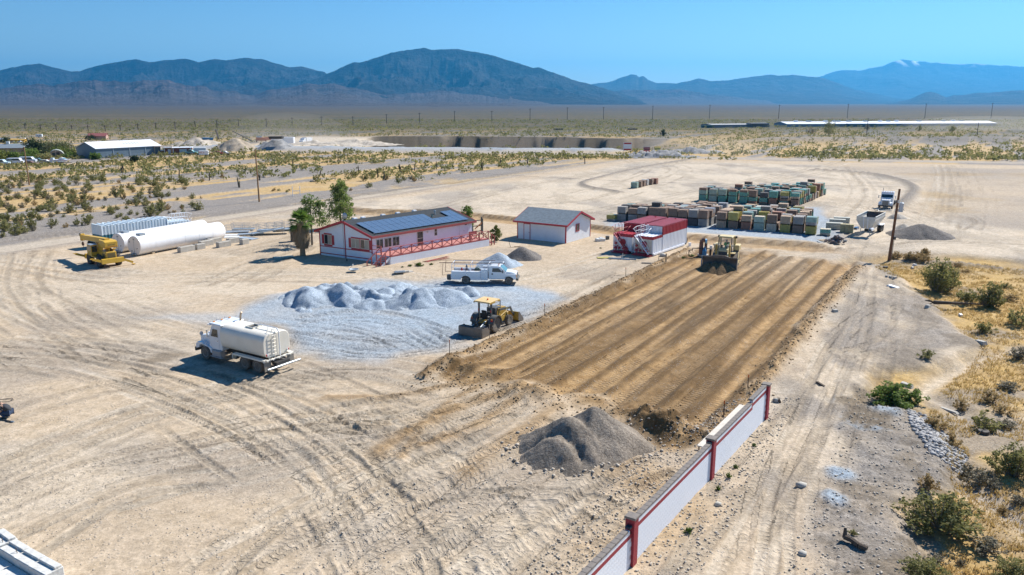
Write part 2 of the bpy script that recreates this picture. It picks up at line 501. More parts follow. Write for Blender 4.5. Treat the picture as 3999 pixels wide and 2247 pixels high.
# wash running through the straw flat
wash = stroke_mask(Dl([(2640, 1010), (2500, 1060), (2400, 1000), (2330, 960), (2440, 900), (2560, 860)]), 0.8)
GH -= 0.3 * wash; Z['pale'] = np.maximum(Z['pale'], 0.8 * wash); Z['straw'] *= (1 - 0.8 * wash)
wash = stroke_mask(Dl([(2640, 1330), (2520, 1250), (2440, 1190), (2410, 1130)]), 0.9)
GH -= 0.3 * wash; Z['grey'] = np.maximum(Z['grey'], 0.7 * wash); Z['straw'] *= (1 - 0.8 * wash)

# cut bank behind the house and tanks, falling away again further back
BANK = [D(820, 520), D(890, 531), D(1040, 538), D(1190, 545), D(1300, 556), D(1420, 567), D(1530, 580), D(1640, 592), D(1740, 600), D(1900, 612), D(2060, 622), D(2200, 640)]
bank_u = [p.x for p in BANK]; bank_y = [p.y for p in BANK]
by = np.interp(GX, bank_u, bank_y)
bs = GY - by + 0.9 * (fbm(GX * 0.35, GY * 0.2, 3, 93) - 0.5)
bw = sstep(bank_u[0], bank_u[0] + 4, GX) * (1 - sstep(bank_u[-1] - 8, bank_u[-1], GX))
GH += bw * 0.62 * sstep(-0.35, 0.35, bs) * np.exp(-np.maximum(bs, 0) / 7.0)
trench = bw * np.exp(-((bs + 2.2) / 2.0) ** 2)
GH -= 0.15 * trench
Z['brown'] = np.maximum(Z['brown'], bw * sstep(-5.0, -2.6, bs) * (1 - sstep(0.2, 0.9, bs)) * (0.5 + 0.5 * fbm(GX * 0.3, GY * 0.3, 3, 94)))
Z['dark'] = np.maximum(Z['dark'], 0.5 * bw * np.exp(-((bs) / 0.5) ** 2))
Z['straw'] = np.maximum(Z['straw'], 0.45 * bw * np.exp(-((bs - 1.6) / 1.2) ** 2) * sstep(0.4, 0.6, fbm(GX * 0.4, GY * 0.4, 3, 95)))

# graded pad: damp brown soil, dozer passes along the site axis, berms of clods along both edges
PV0, PV1, PU0, PU1 = -32.7, -12.0, 43.0, 103.5
jag = 1.6 * (fbm(GU * 0.35, GV * 0.35, 3, 96) - 0.5) + 1.6 * (fbm(GU * 0.09, GV * 0.09, 2, 95) - 0.5)
front = PU0 + 6.0 * (fbm(GV * 0.2, GV * 0.0, 3, 97) - 0.5) - 3.0 * np.exp(-((GV + 15) / 4) ** 2)
pad = sstep(0, 0.8, GV - PV0 + jag) * sstep(0, 0.8, PV1 - GV + jag) * sstep(-0.6, 1.6, GU - front + jag) * (1 - sstep(-3, 3, GU - PU1 + 6 * jag))
for k in ('pale', 'grey', 'gravel', 'straw', 'dark'): Z[k] *= (1 - pad)
wet = 0.75 + 0.4 * fbm(GU * 0.05, GV * 0.5, 4, 98)
drying = 1 - 0.45 * sstep(78, 100, GU) * sstep(0.42, 0.6, fbm(GU * 0.12, GV * 0.6, 3, 99))
Z['brown'] = np.maximum(Z['brown'], pad * np.clip(wet * drying, 0, 1))
GH -= 0.18 * pad
Z['pale'] = np.maximum(Z['pale'], pad * 0.65 * sstep(0.54, 0.66, fbm(GU * 0.04, GV * 0.8, 3, 100)))
Z['dark'] = np.maximum(Z['dark'], pad * (.7 * sstep(.53, .61, fbm(GU * 0.022, GV * 0.62, 3, 103)) + .3 * sstep(.5, .62, fbm(GU * .09, GV * 1.6, 3, 104))))
for v0, hgt in ((-32.2, .15), (-30.3, .07), (-28.0, .12), (-26.3, .05), (-24.0, .13), (-22.3, .06), (-20.1, .13), (-18.3, .06), (-16.1, .14), (-14.2, .07), (-12.6, .12)):
    c = v0 + 0.5 * (fbm(GU * 0.05, GU * 0 + v0, 2, 101) - 0.5)
    w_ = np.exp(-((GV - c) / 0.42) ** 2) * pad * (0.45 + 1.0 * fbm(GU * 0.25, GV * 0.6, 3, 102)) * 1.25
    GH += 2.0 * hgt * w_
    Z['dark'] = np.maximum(Z['dark'], 1.0 * w_)
def berm(mask, h, colour='brown', seed=110):
    n = fbm(GX * 1.6, GY * 1.6, 4, seed)
    GH[:] += mask * h * (0.35 + 1.2 * n)
    Z[colour][:] = np.maximum(Z[colour], 0.9 * mask)
    Z['dark'][:] = np.maximum(Z['dark'], 0.8 * mask * sstep(0.35, 0.55, n))
eu = (GU > 42) & (GU < 100)
berm(np.exp(-((GV - PV0 - 0.4 * jag) / 0.55) ** 2) * eu, 0.42, 'brown', 111)
berm(np.exp(-((GV - PV1 - 0.4 * jag) / 0.60) ** 2) * eu, 0.45, 'brown', 112)
# spoil heaped at the near end of the pad
for cx, cy, rx, ry, h in ((1155, 925, 2.6, 1.3, .5), (1240, 940, 1.8, 1.2, .35), (1330, 985, 2.2, 1.4, .55), (1640, 1080, 2.0, 1.3, .75), (1690, 1085, 1.7, 1.0, .6), (1600, 1050, 1.6, .9, .5)):
    c = D(cx, cy); a = UV(c.x, c.y)
    m = np.exp(-(((GV - a[1]) / rx) ** 2 + ((GU - a[0]) / ry) ** 2))
    berm(m, h, 'brown', int(113 + cx))
# curved windrows in the upper yard
for pts, w, h in (([(1735, 402), (1640, 418), (1540, 440), (1478, 456), (1466, 466), (1490, 474), (1560, 484)], 1.0, 0.5),
                  ([(2046, 428), (2120, 433), (2200, 441), (2258, 453), (2292, 468), (2300, 482), (2285, 500), (2262, 520)], 1.3, 0.75),
                  ([(1190, 548), (1140, 541), (1050, 536)], 0.7, 0.3),
                  ([(2250, 648), (2330, 650), (2430, 657), (2520, 668)], 0.5, 0.45)):
    m = stroke_mask(Dl(pts), w)
    GH += m * h * (0.6 + 0.6 * fbm(GX * 0.8, GY * 0.8, 3, 121))
    Z['grey'] = np.maximum(Z['grey'], 0.95 * m); Z['pale'] *= (1 - m); Z['dark'] = np.maximum(Z['dark'], 0.35 * m)

# ---------------------------------------------------------------- wheel and track marks
G5 = 0.55 + 0.75 * vnoise(GX * 0.5, GY * 0.5, 131)
def stamp(pts, w=0.26, depth=0.05, ridge=0.03, lug=1.0, pale=0.0, dark=0.0, step=1.7):
    pts = catmull(pts, step)
    run = 0.0; sd = random.randrange(200)
    for a, b in zip(pts[:-1], pts[1:]):
        L = float(np.hypot(*(b - a)))
        sl = seg_slice(a, b, w * 2.6)
        if sl is None or L < 1e-5: run += L; continue
        X, Y = GX[sl], GY[sl]
        dx, dy = (b - a) / L
        t = (X - a[0]) * dx + (Y - a[1]) * dy
        s = (X - a[0]) * dy - (Y - a[1]) * dx
        on = (t >= 0) & (t <= L)
        if not on.any(): run += L; continue
        q = np.abs(s) / w
        core = np.where(on & (q < 1.25), 1 - sstep(0.75, 1.25, q), 0)
        rim = np.where(on, np.exp(-((q - 1.45) / 0.35) ** 2), 0)
        g = G5[sl]
        g = g * sstep(.26, .54, vnoise(X * .16 + sd * 7.1, Y * .16, sd)); GH[sl] += (ridge * rim - depth * core) * g
        cm = core * lug * np.clip(g, 0, 1)
        upd = cm > Z['trk'][sl]
        Z['trk'][sl] = np.where(upd, cm, Z['trk'][sl])
        Z['tru'][sl] = np.where(core > 0.01, run + t + 0.6 * np.abs(s), Z['tru'][sl])
        if pale: Z['pale'][sl] = np.maximum(Z['pale'][sl], pale * core * g)
        if dark: Z['dark'][sl] = np.maximum(Z['dark'][sl], dark * np.maximum(core, rim * 0.8) * g)
        run += L
def offset(pts, o):
    pts = [np.array(p, float) for p in pts]
    out = []
    for i, p in enumerate(pts):
        d = pts[min(i + 1, len(pts) - 1)] - pts[max(i - 1, 0)]
        d = d / (np.linalg.norm(d) + 1e-9)
        out.append(p + np.array([d[1], -d[0]]) * o)
    return out
def pair(dpts, gauge=2.0, o=0.0, **kw):
    p = Dl(dpts)
    for s in (-1, 1): stamp(offset(p, o + s * gauge / 2), **kw)
# dozer passes on the pad
for v0 in (-31.2, -29.1, -27.0, -25.1, -23.2, -21.2, -19.2, -17.1, -15.2, -13.5):
    u0 = PU0 + random.uniform(0.5, 3); u1 = PU1 - random.uniform(0, 8)
    stamp([XY(u0, v0), XY((u0 + u1) / 2, v0 + random.uniform(-.3, .3)), XY(u1, v0 + random.uniform(-.3, .3))], w=0.34, depth=0.05, ridge=0.03, lug=1.0, dark=0.25, step=2.0)
# bundles of traffic over the yard: (path, lateral spread, how many, kind)
BUNDLES = [
    ([(-60, 1180), (300, 1040), (620, 960), (900, 930), (1120, 960)], 5.0, 9, 0.28, 0.035, .5),
    ([(-40, 880), (220, 905), (480, 985), (760, 1120), (920, 1290), (1010, 1480)], 4.5, 12, 0.28, 0.045, .8),
    ([(-80, 1330), (260, 1190), (560, 1130), (860, 1060), (1060, 1030), (1280, 985)], 4.0, 9, 0.28, 0.04, .7),
    ([(-60, 700), (120, 740), (260, 800), (480, 860), (900, 920)], 5.0, 8, 0.28, 0.03, .4),
    ([(40, 640), (20, 720), (80, 800), (260, 900)], 4.0, 5, 0.3, 0.03, .3),
    ([(-40, 640), (300, 690), (620, 690), (900, 690), (1180, 720), (1400, 690), (1560, 640)], 3.0, 9, 0.26, 0.03, .3),
    ([(560, 1480), (760, 1340), (1000, 1200), (1240, 1090), (1330, 1030)], 4.5, 9, 0.3, 0.05, 1.0),
    ([(760, 1500), (1010, 1340), (1260, 1200), (1460, 1100)], 5.0, 8, 0.36, 0.06, 1.0),
    ([(1000, 1500), (1200, 1390), (1420, 1260), (1640, 1150), (1790, 1080)], 3.5, 7, 0.36, 0.06, 1.0),
    ([(1560, 1380), (1420, 1300), (1240, 1290), (1040, 1340)], 2.0, 4, 0.3, 0.05, .8),
    ([(640, 1110), (800, 1085), (980, 1075), (1180, 1030), (1290, 990)], 1.6, 5, 0.3, 0.06, 1.0),
    ([(620, 820), (800, 850), (1000, 870), (1200, 830), (1400, 770), (1560, 690)], 3.0, 8, 0.28, 0.05, .9),
    ([(760, 800), (900, 790), (1040, 810), (1150, 860)], 3.0, 6, 0.28, 0.06, 1.0),
    ([(1640, 1500), (1830, 1240), (1990, 1020), (2090, 860), (2160, 700), (2180, 640)], 2.0, 7, 0.26, 0.05, .6),
    ([(1950, 1500), (2010, 1240), (2060, 1030), (2140, 860), (2250, 770), (2300, 730)], 1.6, 5, 0.26, 0.05, .6),
    ([(2120, 900), (2230, 850), (2290, 790), (2280, 740), (2210, 700)], 1.2, 4, 0.26, 0.04, .5),
    ([(1780, 640), (2000, 632), (2200, 618), (2380, 590), (2440, 560), (2380, 530), (2240, 505), (2100, 500)], 4.0, 9, 0.3, 0.05, .3),
    ([(2160, 660), (2300, 610), (2575, 615), (2700, 625)], 3.0, 6, 0.3, 0.04, .3),
    ([(1500, 545), (1700, 500), (1900, 460), (2060, 425), (2120, 408)], 5.0, 9, 0.3, 0.04, .3),
    ([(2360, 600), (2400, 500), (2390, 440), (2380, 415)], 8.0, 12, 0.3, 0.04, .3),
    ([(1250, 520), (1500, 500), (1700, 430), (1640, 405)], 6.0, 8, 0.3, 0.04, .3),
    ([(1050, 540), (1300, 470), (1600, 420), (1720, 405)], 4.0, 6, 0.3, 0.04, .3),
    ([(1640, 520), (1900, 500), (2160, 520), (2300, 560)], 5.0, 8, 0.35, 0.06, .3),
    ([(1250, 500), (1420, 520), (1600, 545), (1560, 560)], 4.0, 6, 0.35, 0.06, .3),
    ([(2040, 640), (2120, 560), (2180, 480), (2130, 420)], 4.0, 8, 0.35, 0.06, .3),
    ([(-40, 612), (720, 516), (1250, 441), (1600, 396)], 3.2, 8, 0.4, 0.03, .2),
    ([(560, 640), (760, 590), (900, 545), (1050, 530)], 2.5, 6, 0.28, 0.03, .3),
    ([(500, 720), (640, 660), (740, 620), (780, 600)], 2.5, 5, 0.28, 0.03, .4),
]
for ib, (pts, spread, n, w, dep, lug) in enumerate(BUNDLES):
    base = Dl(pts)
    for k in range(int(n * (1.7 if ib < 12 else 1.2))):
        o = random.gauss(0, 1) * spread * 0.6
        q = [np.array(p) + np.array([random.gauss(0, .35), random.gauss(0, .5)]) for p in offset(base, o)]
        i0 = random.choice([0, 0, 0, 1]) if len(q) > 3 else 0
        i1 = len(q) - (random.choice([0, 0, 1]) if len(q) > 4 else 0)
        kw = dict(w=w * random.uniform(.8, 1.15), depth=dep * random.uniform(.4, 1.15), ridge=dep * random.uniform(.3, .9), lug=lug * random.choice([0, .25, .5, .8]),
                  pale=random.choice([0, .3, .6, .8]), dark=random.choice([0, .12, .25, .45]))
        stamp(q[i0:i1], **kw)
        if random.random() < .55: stamp(offset(q[i0:i1], random.choice([-1.9, 1.9])), **kw)
# broad smooth dozer lanes compacted pale in the foreground
for a, b, w in (((1130, 1500), (1480, 1190), 1.25), ((700, 1500), (1170, 1150), .9), ((930, 1500), (1250, 1230), .8), ((560, 1180), (800, 1260), 1.0)):
    p = Dl([a, ((a[0] + b[0]) / 2, (a[1] + b[1]) / 2), b])
    stamp(p, w=w, depth=0.05, ridge=0.03, lug=0.55, pale=0.95)
# damp patches where the water truck dripped
for cx, cy, rr in ((430, 893, 1.0), (395, 905, .8), (470, 1005, .5), (180, 900, .6)):
    c = D(cx, cy); m = np.exp(-(((GX - c.x) / (rr * 1.6)) ** 2 + ((GY - c.y) / rr) ** 2) ** 2)
    Z['dark'] = np.maximum(Z['dark'], 0.8 * m)

# brown soil dragged out of the near end of the pad
for pts, w, a in (([(1300, 985), (1180, 1012), (1080, 1060), (1000, 1102), (950, 1135)], .7, .8), ([(1310, 1000), (1230, 1050), (1150, 1092), (1060, 1120)], .6, .7), ([(1180, 955), (1060, 985), (950, 1000), (820, 1000)], .5, .6), ([(1400, 1020), (1330, 1080), (1240, 1130), (1170, 1190)], .7, .6), ([(1230, 960), (1120, 1020), (1050, 1090), (1010, 1150)], .4, .7), ([(1700, 1095), (1790, 1060), (1860, 1020)], 1.0, .8), ([(1480, 1005), (1600, 1060), (1720, 1100)], 1.4, .9), ([(1560, 1180), (1700, 1250), (1640, 1330), (1500, 1400)], 1.8, .45)):
    m = stroke_mask(Dl(pts), w) * (.35 + 1.1 * fbm(GX * .7, GY * .7, 4, 133))
    Z['brown'] = np.maximum(Z['brown'], a * np.clip(m, 0, 1)); Z['dark'] = np.maximum(Z['dark'], .7 * a * np.clip(m - .25, 0, 1)); GH += .10 * m
# quarry: front berm, sunk floor, back wall, all in the sheet itself
QF = Dl([(560, 380), (900, 385), (1300, 388), (1600, 388)])
qf = np.interp(GX, [p[0] for p in QF], [p[1] for p in QF])
qs = GY - qf
qx0, qx1 = QF[0][0], D(1770, 380).x
qm = sstep(qx0 - 60, qx0, GX) * (1 - sstep(qx1 - 10, qx1 + 25, GX))
qn = fbm(GX * 0.03, GY * 0.03, 3, 141)
q_berm = np.exp(-((qs - 18) / 7.0) ** 2) * qm * (1 - sstep(D(1540, 385).x, D(1600, 385).x, GX))
GH += q_berm * 1.4 * (0.75 + 0.5 * fbm(GX * 0.12, GY * 0.12, 3, 142))
Z['gravel'] = np.maximum(Z['gravel'], 0.8 * q_berm); Z['straw'] *= (1 - q_berm)
wall_d = 118 + 40 * (fbm(GX * 0.012, GX * 0, 2, 141) - 0.5) + 12 * (fbm(GX * 0.06, GX * 0, 4, 143) - 0.5)
pitx = sstep(D(820, 370).x, D(880, 370).x, GX) * (1 - sstep(qx1 - 30, qx1 + 10, GX))
pit = pitx * sstep(26, 40, qs) * (1 - .7 * sstep(wall_d - 1.5, wall_d + 1.5, qs) - .3 * sstep(wall_d - 22, wall_d - 18, qs))* (qs < wall_d + 12)
GH -= 12.0 * pit + 2.0 * pit * sstep(.45, .55, fbm(GX * .02, GY * .05, 3, 146))
rise = pitx * sstep(wall_d - 3.0, wall_d + 3.0, qs) * np.exp(-np.maximum(qs - wall_d, 0) / 60.0)
terr = 0.6 * rise + 0.4 * pitx * sstep(wall_d - 34, wall_d - 30, qs + 10 * fbm(GX * 0.06, GY * 0.06, 3, 144)) * np.exp(-np.maximum(qs - wall_d, 0) / 60.0)
GH += 1.0 * terr
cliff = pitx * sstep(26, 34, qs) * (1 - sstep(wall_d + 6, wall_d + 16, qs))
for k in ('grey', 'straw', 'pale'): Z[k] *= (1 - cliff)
Z['grey'] = np.maximum(Z['grey'], 0.85 * cliff); Z['dark'] = np.maximum(Z['dark'], .25 * cliff + 1.0 * cliff * fbm(GX * 0.1, GY * 0.1, 3, 145))  # shade of the pit wall painted into the colour as a darker tone
plant = sstep(D(520, 375).x, D(600, 375).x, GX) * (1 - sstep(D(840, 370).x, D(900, 370).x, GX)) * sstep(20, 30, qs) * (1 - sstep(120, 160, qs))
for k in ('grey', 'straw'): Z[k] *= (1 - plant)
Z['pale'] = np.maximum(Z['pale'], 0.8 * plant)
# low flood bank in front of the long white building
em = np.exp(-((GY - 395) / 9.0) ** 2) * sstep(D(1700, 350).x * 1.2, D(1800, 350).x * 1.2, GX)
GH += 2.6 * em
Z['grey'] = np.maximum(Z['grey'], 0.8 * em); Z['straw'] *= (1 - 0.9 * em)
# the plain climbs slowly towards the mountains on the left
GH += np.clip((GY - 1500) / 6000, 0, 3) ** 1.3 * 26 * sstep(0.35, -0.45, GX / np.maximum(GY, 1))

Z['dark'] *= 1 - .65 * np.clip(Z['gravel'], 0, 1)
gh_flat = GH
def hgt(x, y):
    """ground height at a point (bilinear in the sheet)"""
    r = int(np.clip(np.searchsorted(RY, y) - 1, 0, NR - 2))
    ty = (y - RY[r]) / (RY[r + 1] - RY[r])
    def at(rr):
        u = x / RW[rr]
        c = int(np.clip(np.searchsorted(RU, u) - 1, 0, NC - 2))
        tx = (u - RU[c]) / (RU[c + 1] - RU[c])
        return gh_flat[rr, c] * (1 - tx) + gh_flat[rr, c + 1] * tx
    return float(at(r) * (1 - ty) + at(r + 1) * ty)

def ground_material():
    m, nt, b = new_mat('desert_soil')
    tc = nd(nt, 'ShaderNodeTexCoord')
    obj = tc.outputs['Object']
    L = nt.links.new
    def noise(scale, detail=5, rough=0.6, vec=None):
        n = nd(nt, 'ShaderNodeTexNoise', Scale=scale, Detail=float(detail), Roughness=rough)
        L(vec or obj, n.inputs['Vector']); return n.outputs['Fac']
    def att(name):
        a = nd(nt, 'ShaderNodeAttribute'); a.attribute_name = name; return a.outputs['Fac']
    def mix(f, a, c):
        x = nd(nt, 'ShaderNodeMix', data_type='RGBA')
        for s, v in ((0, f), (6, a), (7, c)):
            if isinstance(v, (int, float)): x.inputs[s].default_value = v
            elif isinstance(v, tuple): x.inputs[s].default_value = (*v, 1)
            else: L(v, x.inputs[s])
        return x.outputs[2]
    def rng_(f, a, c, lo=0.0, hi=1.0):
        x = nd(nt, 'ShaderNodeMapRange')
        x.inputs['From Min'].default_value = a; x.inputs['From Max'].default_value = c
        x.inputs['To Min'].default_value = lo; x.inputs['To Max'].default_value = hi
        L(f, x.inputs['Value']); return x.outputs[0]
    def math_(op, a, c):
        x = nd(nt, 'ShaderNodeMath', operation=op)
        for i, v in enumerate((a, c)):
            if isinstance(v, (int, float)): x.inputs[i].default_value = v
            else: L(v, x.inputs[i])
        return x.outputs[0]
    fine = noise(7.0, 6, 0.75); med = noise(0.9, 6, 0.65); big = noise(0.10, 5, 0.6); speck = noise(16.0, 3, 0.6)
    tan = mix(rng_(med, .32, .68), (0.46, 0.35, 0.228), (0.615, 0.49, 0.352))
    tan = mix(rng_(big, .40, .62, 0, .55), tan, (0.49, 0.385, 0.275))
    pale = mix(rng_(med, .3, .7), (0.56, 0.465, 0.345), (0.68, 0.58, 0.455))
    brown = mix(rng_(med, .35, .65), (0.33, 0.195, 0.078), (0.53, 0.345, 0.165))
    grav = mix(rng_(fine, .30, .70), (0.22, 0.275, 0.325), (0.46, 0.53, 0.595))
    grey = mix(rng_(fine, .32, .68), (0.18, 0.158, 0.138), (0.37, 0.33, 0.288))
    straw = mix(rng_(med, .3, .7), (0.40, 0.245, 0.075), (0.59, 0.40, 0.155))
    col = mix(att('pale'), tan, pale)
    col = mix(att('straw'), col, straw)
    col = mix(att('grey'), col, grey)
    col = mix(att('gravel'), col, grav)
    col = mix(att('brown'), col, brown)
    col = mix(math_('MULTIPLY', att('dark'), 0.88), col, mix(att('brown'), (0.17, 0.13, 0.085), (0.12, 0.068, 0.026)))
    # pebbles: scattered light and dark stones
    vor = nd(nt, 'ShaderNodeTexVoronoi', Scale=5.5); L(obj, vor.inputs['Vector'])
    peb = math_('MULTIPLY', rng_(vor.outputs['Distance'], .34, .22), rng_(noise(0.7, 3), .44, .62))
    col = mix(math_('MULTIPLY', peb, 0.55), col, mix(rng_(speck, .45, .55), (0.16, 0.14, 0.125), (0.58, 0.53, 0.46)))
    col = mix(0.5, col, mix(1.0, col, col))
    sp = nd(nt, 'ShaderNodeMix', data_type='RGBA', blend_type='MULTIPLY'); sp.inputs[0].default_value = 1.0
    L(col, sp.inputs[6]); L(math_('MULTIPLY', rng_(fine, .25, .75, .66, 1.2), rng_(noise(2.3, 8, .72), .33, .64, .74, 1.12)), sp.inputs[7])
    col = sp.outputs[2]
    # far plain: low scrub seen as a mottled green-grey cover
    geo = nd(nt, 'ShaderNodeSeparateXYZ'); L(obj, geo.inputs[0])
    farf = rng_(geo.outputs['Y'], 330, 620)
    scr = noise(0.055, 4, 0.7); scr2 = noise(0.17, 3, 0.7)
    cover = mix(rng_(math_('ADD', scr, scr2), .82, 1.12), (0.135, 0.100, 0.050), (0.030, 0.040, 0.013))
    cover = mix(rng_(noise(0.0035, 4, .6), .42, .62, 0, .6), cover, (0.10, 0.078, 0.056))
    stx = nd(nt, 'ShaderNodeMapping'); stx.inputs['Scale'].default_value = (.0016, .012, 1); L(obj, stx.inputs['Vector'])
    cover = mix(rng_(noise(1.0, 5, .65, stx.outputs[0]), .45, .62, 0, .75), cover, (0.042, 0.048, 0.026))
    cover = mix(rng_(geo.outputs['Y'], 700, 2400, 0, .92), cover, (0.036, 0.038, 0.045))  # distance haze painted into the plain's colour as a blue-grey tint
    keep = math_('SUBTRACT', 1.0, math_('MAXIMUM', att('gravel'), att('pale')))
    col = mix(math_('MULTIPLY', farf, math_('MULTIPLY', keep, .92)), col, cover)
    L(col, b.inputs['Base Color'])
    b.inputs['Roughness'].default_value = 0.95
    b.inputs['Specular IOR Level'].default_value = 0.15
    # relief: lugs pressed into the wheel marks, crumbs and pebbles
    wv = math_('SINE', math_('MULTIPLY', math_('ADD', att('tru'), math_('MULTIPLY', med, .55)), 2 * math.pi / 0.36), 0)
    lugm = math_('MULTIPLY', math_('MULTIPLY', rng_(wv, -.2, .6), att('trk')), rng_(noise(1.7, 4, .7), .38, .58))
    lug = math_('MULTIPLY', lugm, 0.07)
    b_in = nd(nt, 'ShaderNodeMix', data_type='RGBA'); L(math_('MULTIPLY', math_('SUBTRACT', att('trk'), lugm), .22), b_in.inputs[0]); L(col, b_in.inputs[6]); b_in.inputs[7].default_value = (.19, .14, .09, 1); L(b_in.outputs[2], b.inputs['Base Color'])
    h = math_('ADD', lug, math_('MULTIPLY', fine, 0.022))
    h = math_('ADD', h, math_('MULTIPLY', med, 0.055))
    h = math_('ADD', h, math_('MULTIPLY', peb, 0.03))
    h = math_('ADD', h, math_('MULTIPLY', math_('MULTIPLY', math_('MAXIMUM', att('gravel'), math_('MAXIMUM', att('grey'), att('brown'))), speck), 0.035))
    bp = nd(nt, 'ShaderNodeBump', Strength=0.9, Distance=1.0)
    L(h, bp.inputs['Height']); L(bp.outputs[0], b.inputs['Normal'])
    return m
MAT_GROUND = ground_material()
idx = np.arange(NR * NC).reshape(NR, NC)
quads = np.stack([idx[:-1, :-1], idx[:-1, 1:], idx[1:, 1:], idx[1:, :-1]], -1).reshape(-1, 4)
gme = np_mesh('ground', np.stack([GX, GY, GH], -1).reshape(-1, 3), quads, MAT_GROUND, smooth=True)
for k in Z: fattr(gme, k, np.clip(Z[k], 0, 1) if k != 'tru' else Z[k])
ground = link('ground', gme, None)
tag(ground, 'tan desert ground with wheel tracks, gravel aprons and straw coloured flats', 'ground', kind='structure')
# ------------------------------------------------------------------ mountains
def mountain_material(name, lo, hi, scrub, snow=None, fan=None):
    m, nt, b = new_mat(name)
    L = nt.links.new
    tc = nd(nt, 'ShaderNodeTexCoord')
    n1 = nd(nt, 'ShaderNodeTexNoise', Scale=0.0045, Detail=9.0, Roughness=0.7); L(tc.outputs['Object'], n1.inputs['Vector'])
    n2 = nd(nt, 'ShaderNodeTexNoise', Scale=0.03, Detail=6.0, Roughness=0.7); L(tc.outputs['Object'], n2.inputs['Vector'])
    mp = nd(nt, 'ShaderNodeMapping'); mp.inputs['Scale'].default_value = (0.15, 0.15, 2.2); L(tc.outputs['Object'], mp.inputs['Vector'])
    n3 = nd(nt, 'ShaderNodeTexNoise', Scale=0.02, Detail=4.0, Distortion=1.5); L(mp.outputs[0], n3.inputs['Vector'])
    r = nd(nt, 'ShaderNodeValToRGB'); L(n1.outputs['Fac'], r.inputs['Fac'])
    r.color_ramp.elements[0].position = .36; r.color_ramp.elements[0].color = (*lo, 1)
    r.color_ramp.elements[1].position = .66; r.color_ramp.elements[1].color = (*hi, 1)
    x = nd(nt, 'ShaderNodeMix', data_type='RGBA'); x.inputs[7].default_value = (*scrub, 1)
    rr = nd(nt, 'ShaderNodeMapRange'); rr.inputs['From Min'].default_value = .48; rr.inputs['From Max'].default_value = .6; rr.inputs['To Max'].default_value = .7
    L(n2.outputs['Fac'], rr.inputs['Value']); L(rr.outputs[0], x.inputs[0]); L(r.outputs[0], x.inputs[6])
    y = nd(nt, 'ShaderNodeMix', data_type='RGBA', blend_type='MULTIPLY'); y.inputs[0].default_value = 1
    r3 = nd(nt, 'ShaderNodeMapRange'); r3.inputs['From Min'].default_value = .35; r3.inputs['From Max'].default_value = .65; r3.inputs['To Min'].default_value = .72; r3.inputs['To Max'].default_value = 1.2
    L(n3.outputs['Fac'], r3.inputs['Value']); L(x.outputs[2], y.inputs[6]); L(r3.outputs[0], y.inputs[7])
    out = y.outputs[2]
    if fan:          # alluvial fan: the foot of the slope takes the colour of the plain
        sp = nd(nt, 'ShaderNodeSeparateXYZ'); L(tc.outputs['Object'], sp.inputs[0])
        ad = nd(nt, 'ShaderNodeMath', operation='MULTIPLY_ADD'); L(n1.outputs['Fac'], ad.inputs[0]); ad.inputs[1].default_value = -150; L(sp.outputs['Z'], ad.inputs[2])
        a = nd(nt, 'ShaderNodeMapRange'); a.inputs['From Min'].default_value = -70; a.inputs['From Max'].default_value = 60; L(ad.outputs[0], a.inputs['Value'])
        z = nd(nt, 'ShaderNodeMix', data_type='RGBA'); L(a.outputs[0], z.inputs[0]); z.inputs[6].default_value = (*fan, 1); L(out, z.inputs[7]); out = z.outputs[2]
    if snow:
        sp = nd(nt, 'ShaderNodeSeparateXYZ'); L(tc.outputs['Object'], sp.inputs[0])
        a = nd(nt, 'ShaderNodeMapRange'); a.inputs['From Min'].default_value = snow; a.inputs['From Max'].default_value = snow + 150
        L(sp.outputs['Z'], a.inputs['Value'])
        c = nd(nt, 'ShaderNodeMapRange'); c.inputs['From Min'].default_value = .50; c.inputs['From Max'].default_value = .56
        n4 = nd(nt, 'ShaderNodeTexNoise', Scale=0.0016, Detail=6.0); L(tc.outputs['Object'], n4.inputs['Vector']); L(n4.outputs['Fac'], c.inputs['Value'])
        k = nd(nt, 'ShaderNodeMath', operation='MULTIPLY'); L(a.outputs[0], k.inputs[0]); L(c.outputs[0], k.inputs[1])
        z = nd(nt, 'ShaderNodeMix', data_type='RGBA'); L(k.outputs[0], z.inputs[0]); L(out, z.inputs[6]); z.inputs[7].default_value = (.95, .95, .97, 1)
        out = z.outputs[2]
    L(out, b.inputs['Base Color']); b.inputs['Roughness'].default_value = 0.95; b.inputs['Specular IOR Level'].default_value = 0.1
    bp = nd(nt, 'ShaderNodeBump', Strength=1.0, Distance=70.0); L(n1.outputs['Fac'], bp.inputs['Height'])
    b2 = nd(nt, 'ShaderNodeBump', Strength=.8, Distance=14.0); L(n2.outputs['Fac'], b2.inputs['Height']); L(bp.outputs[0], b2.inputs['Normal']); L(b2.outputs[0], b.inputs['Normal'])
    return m
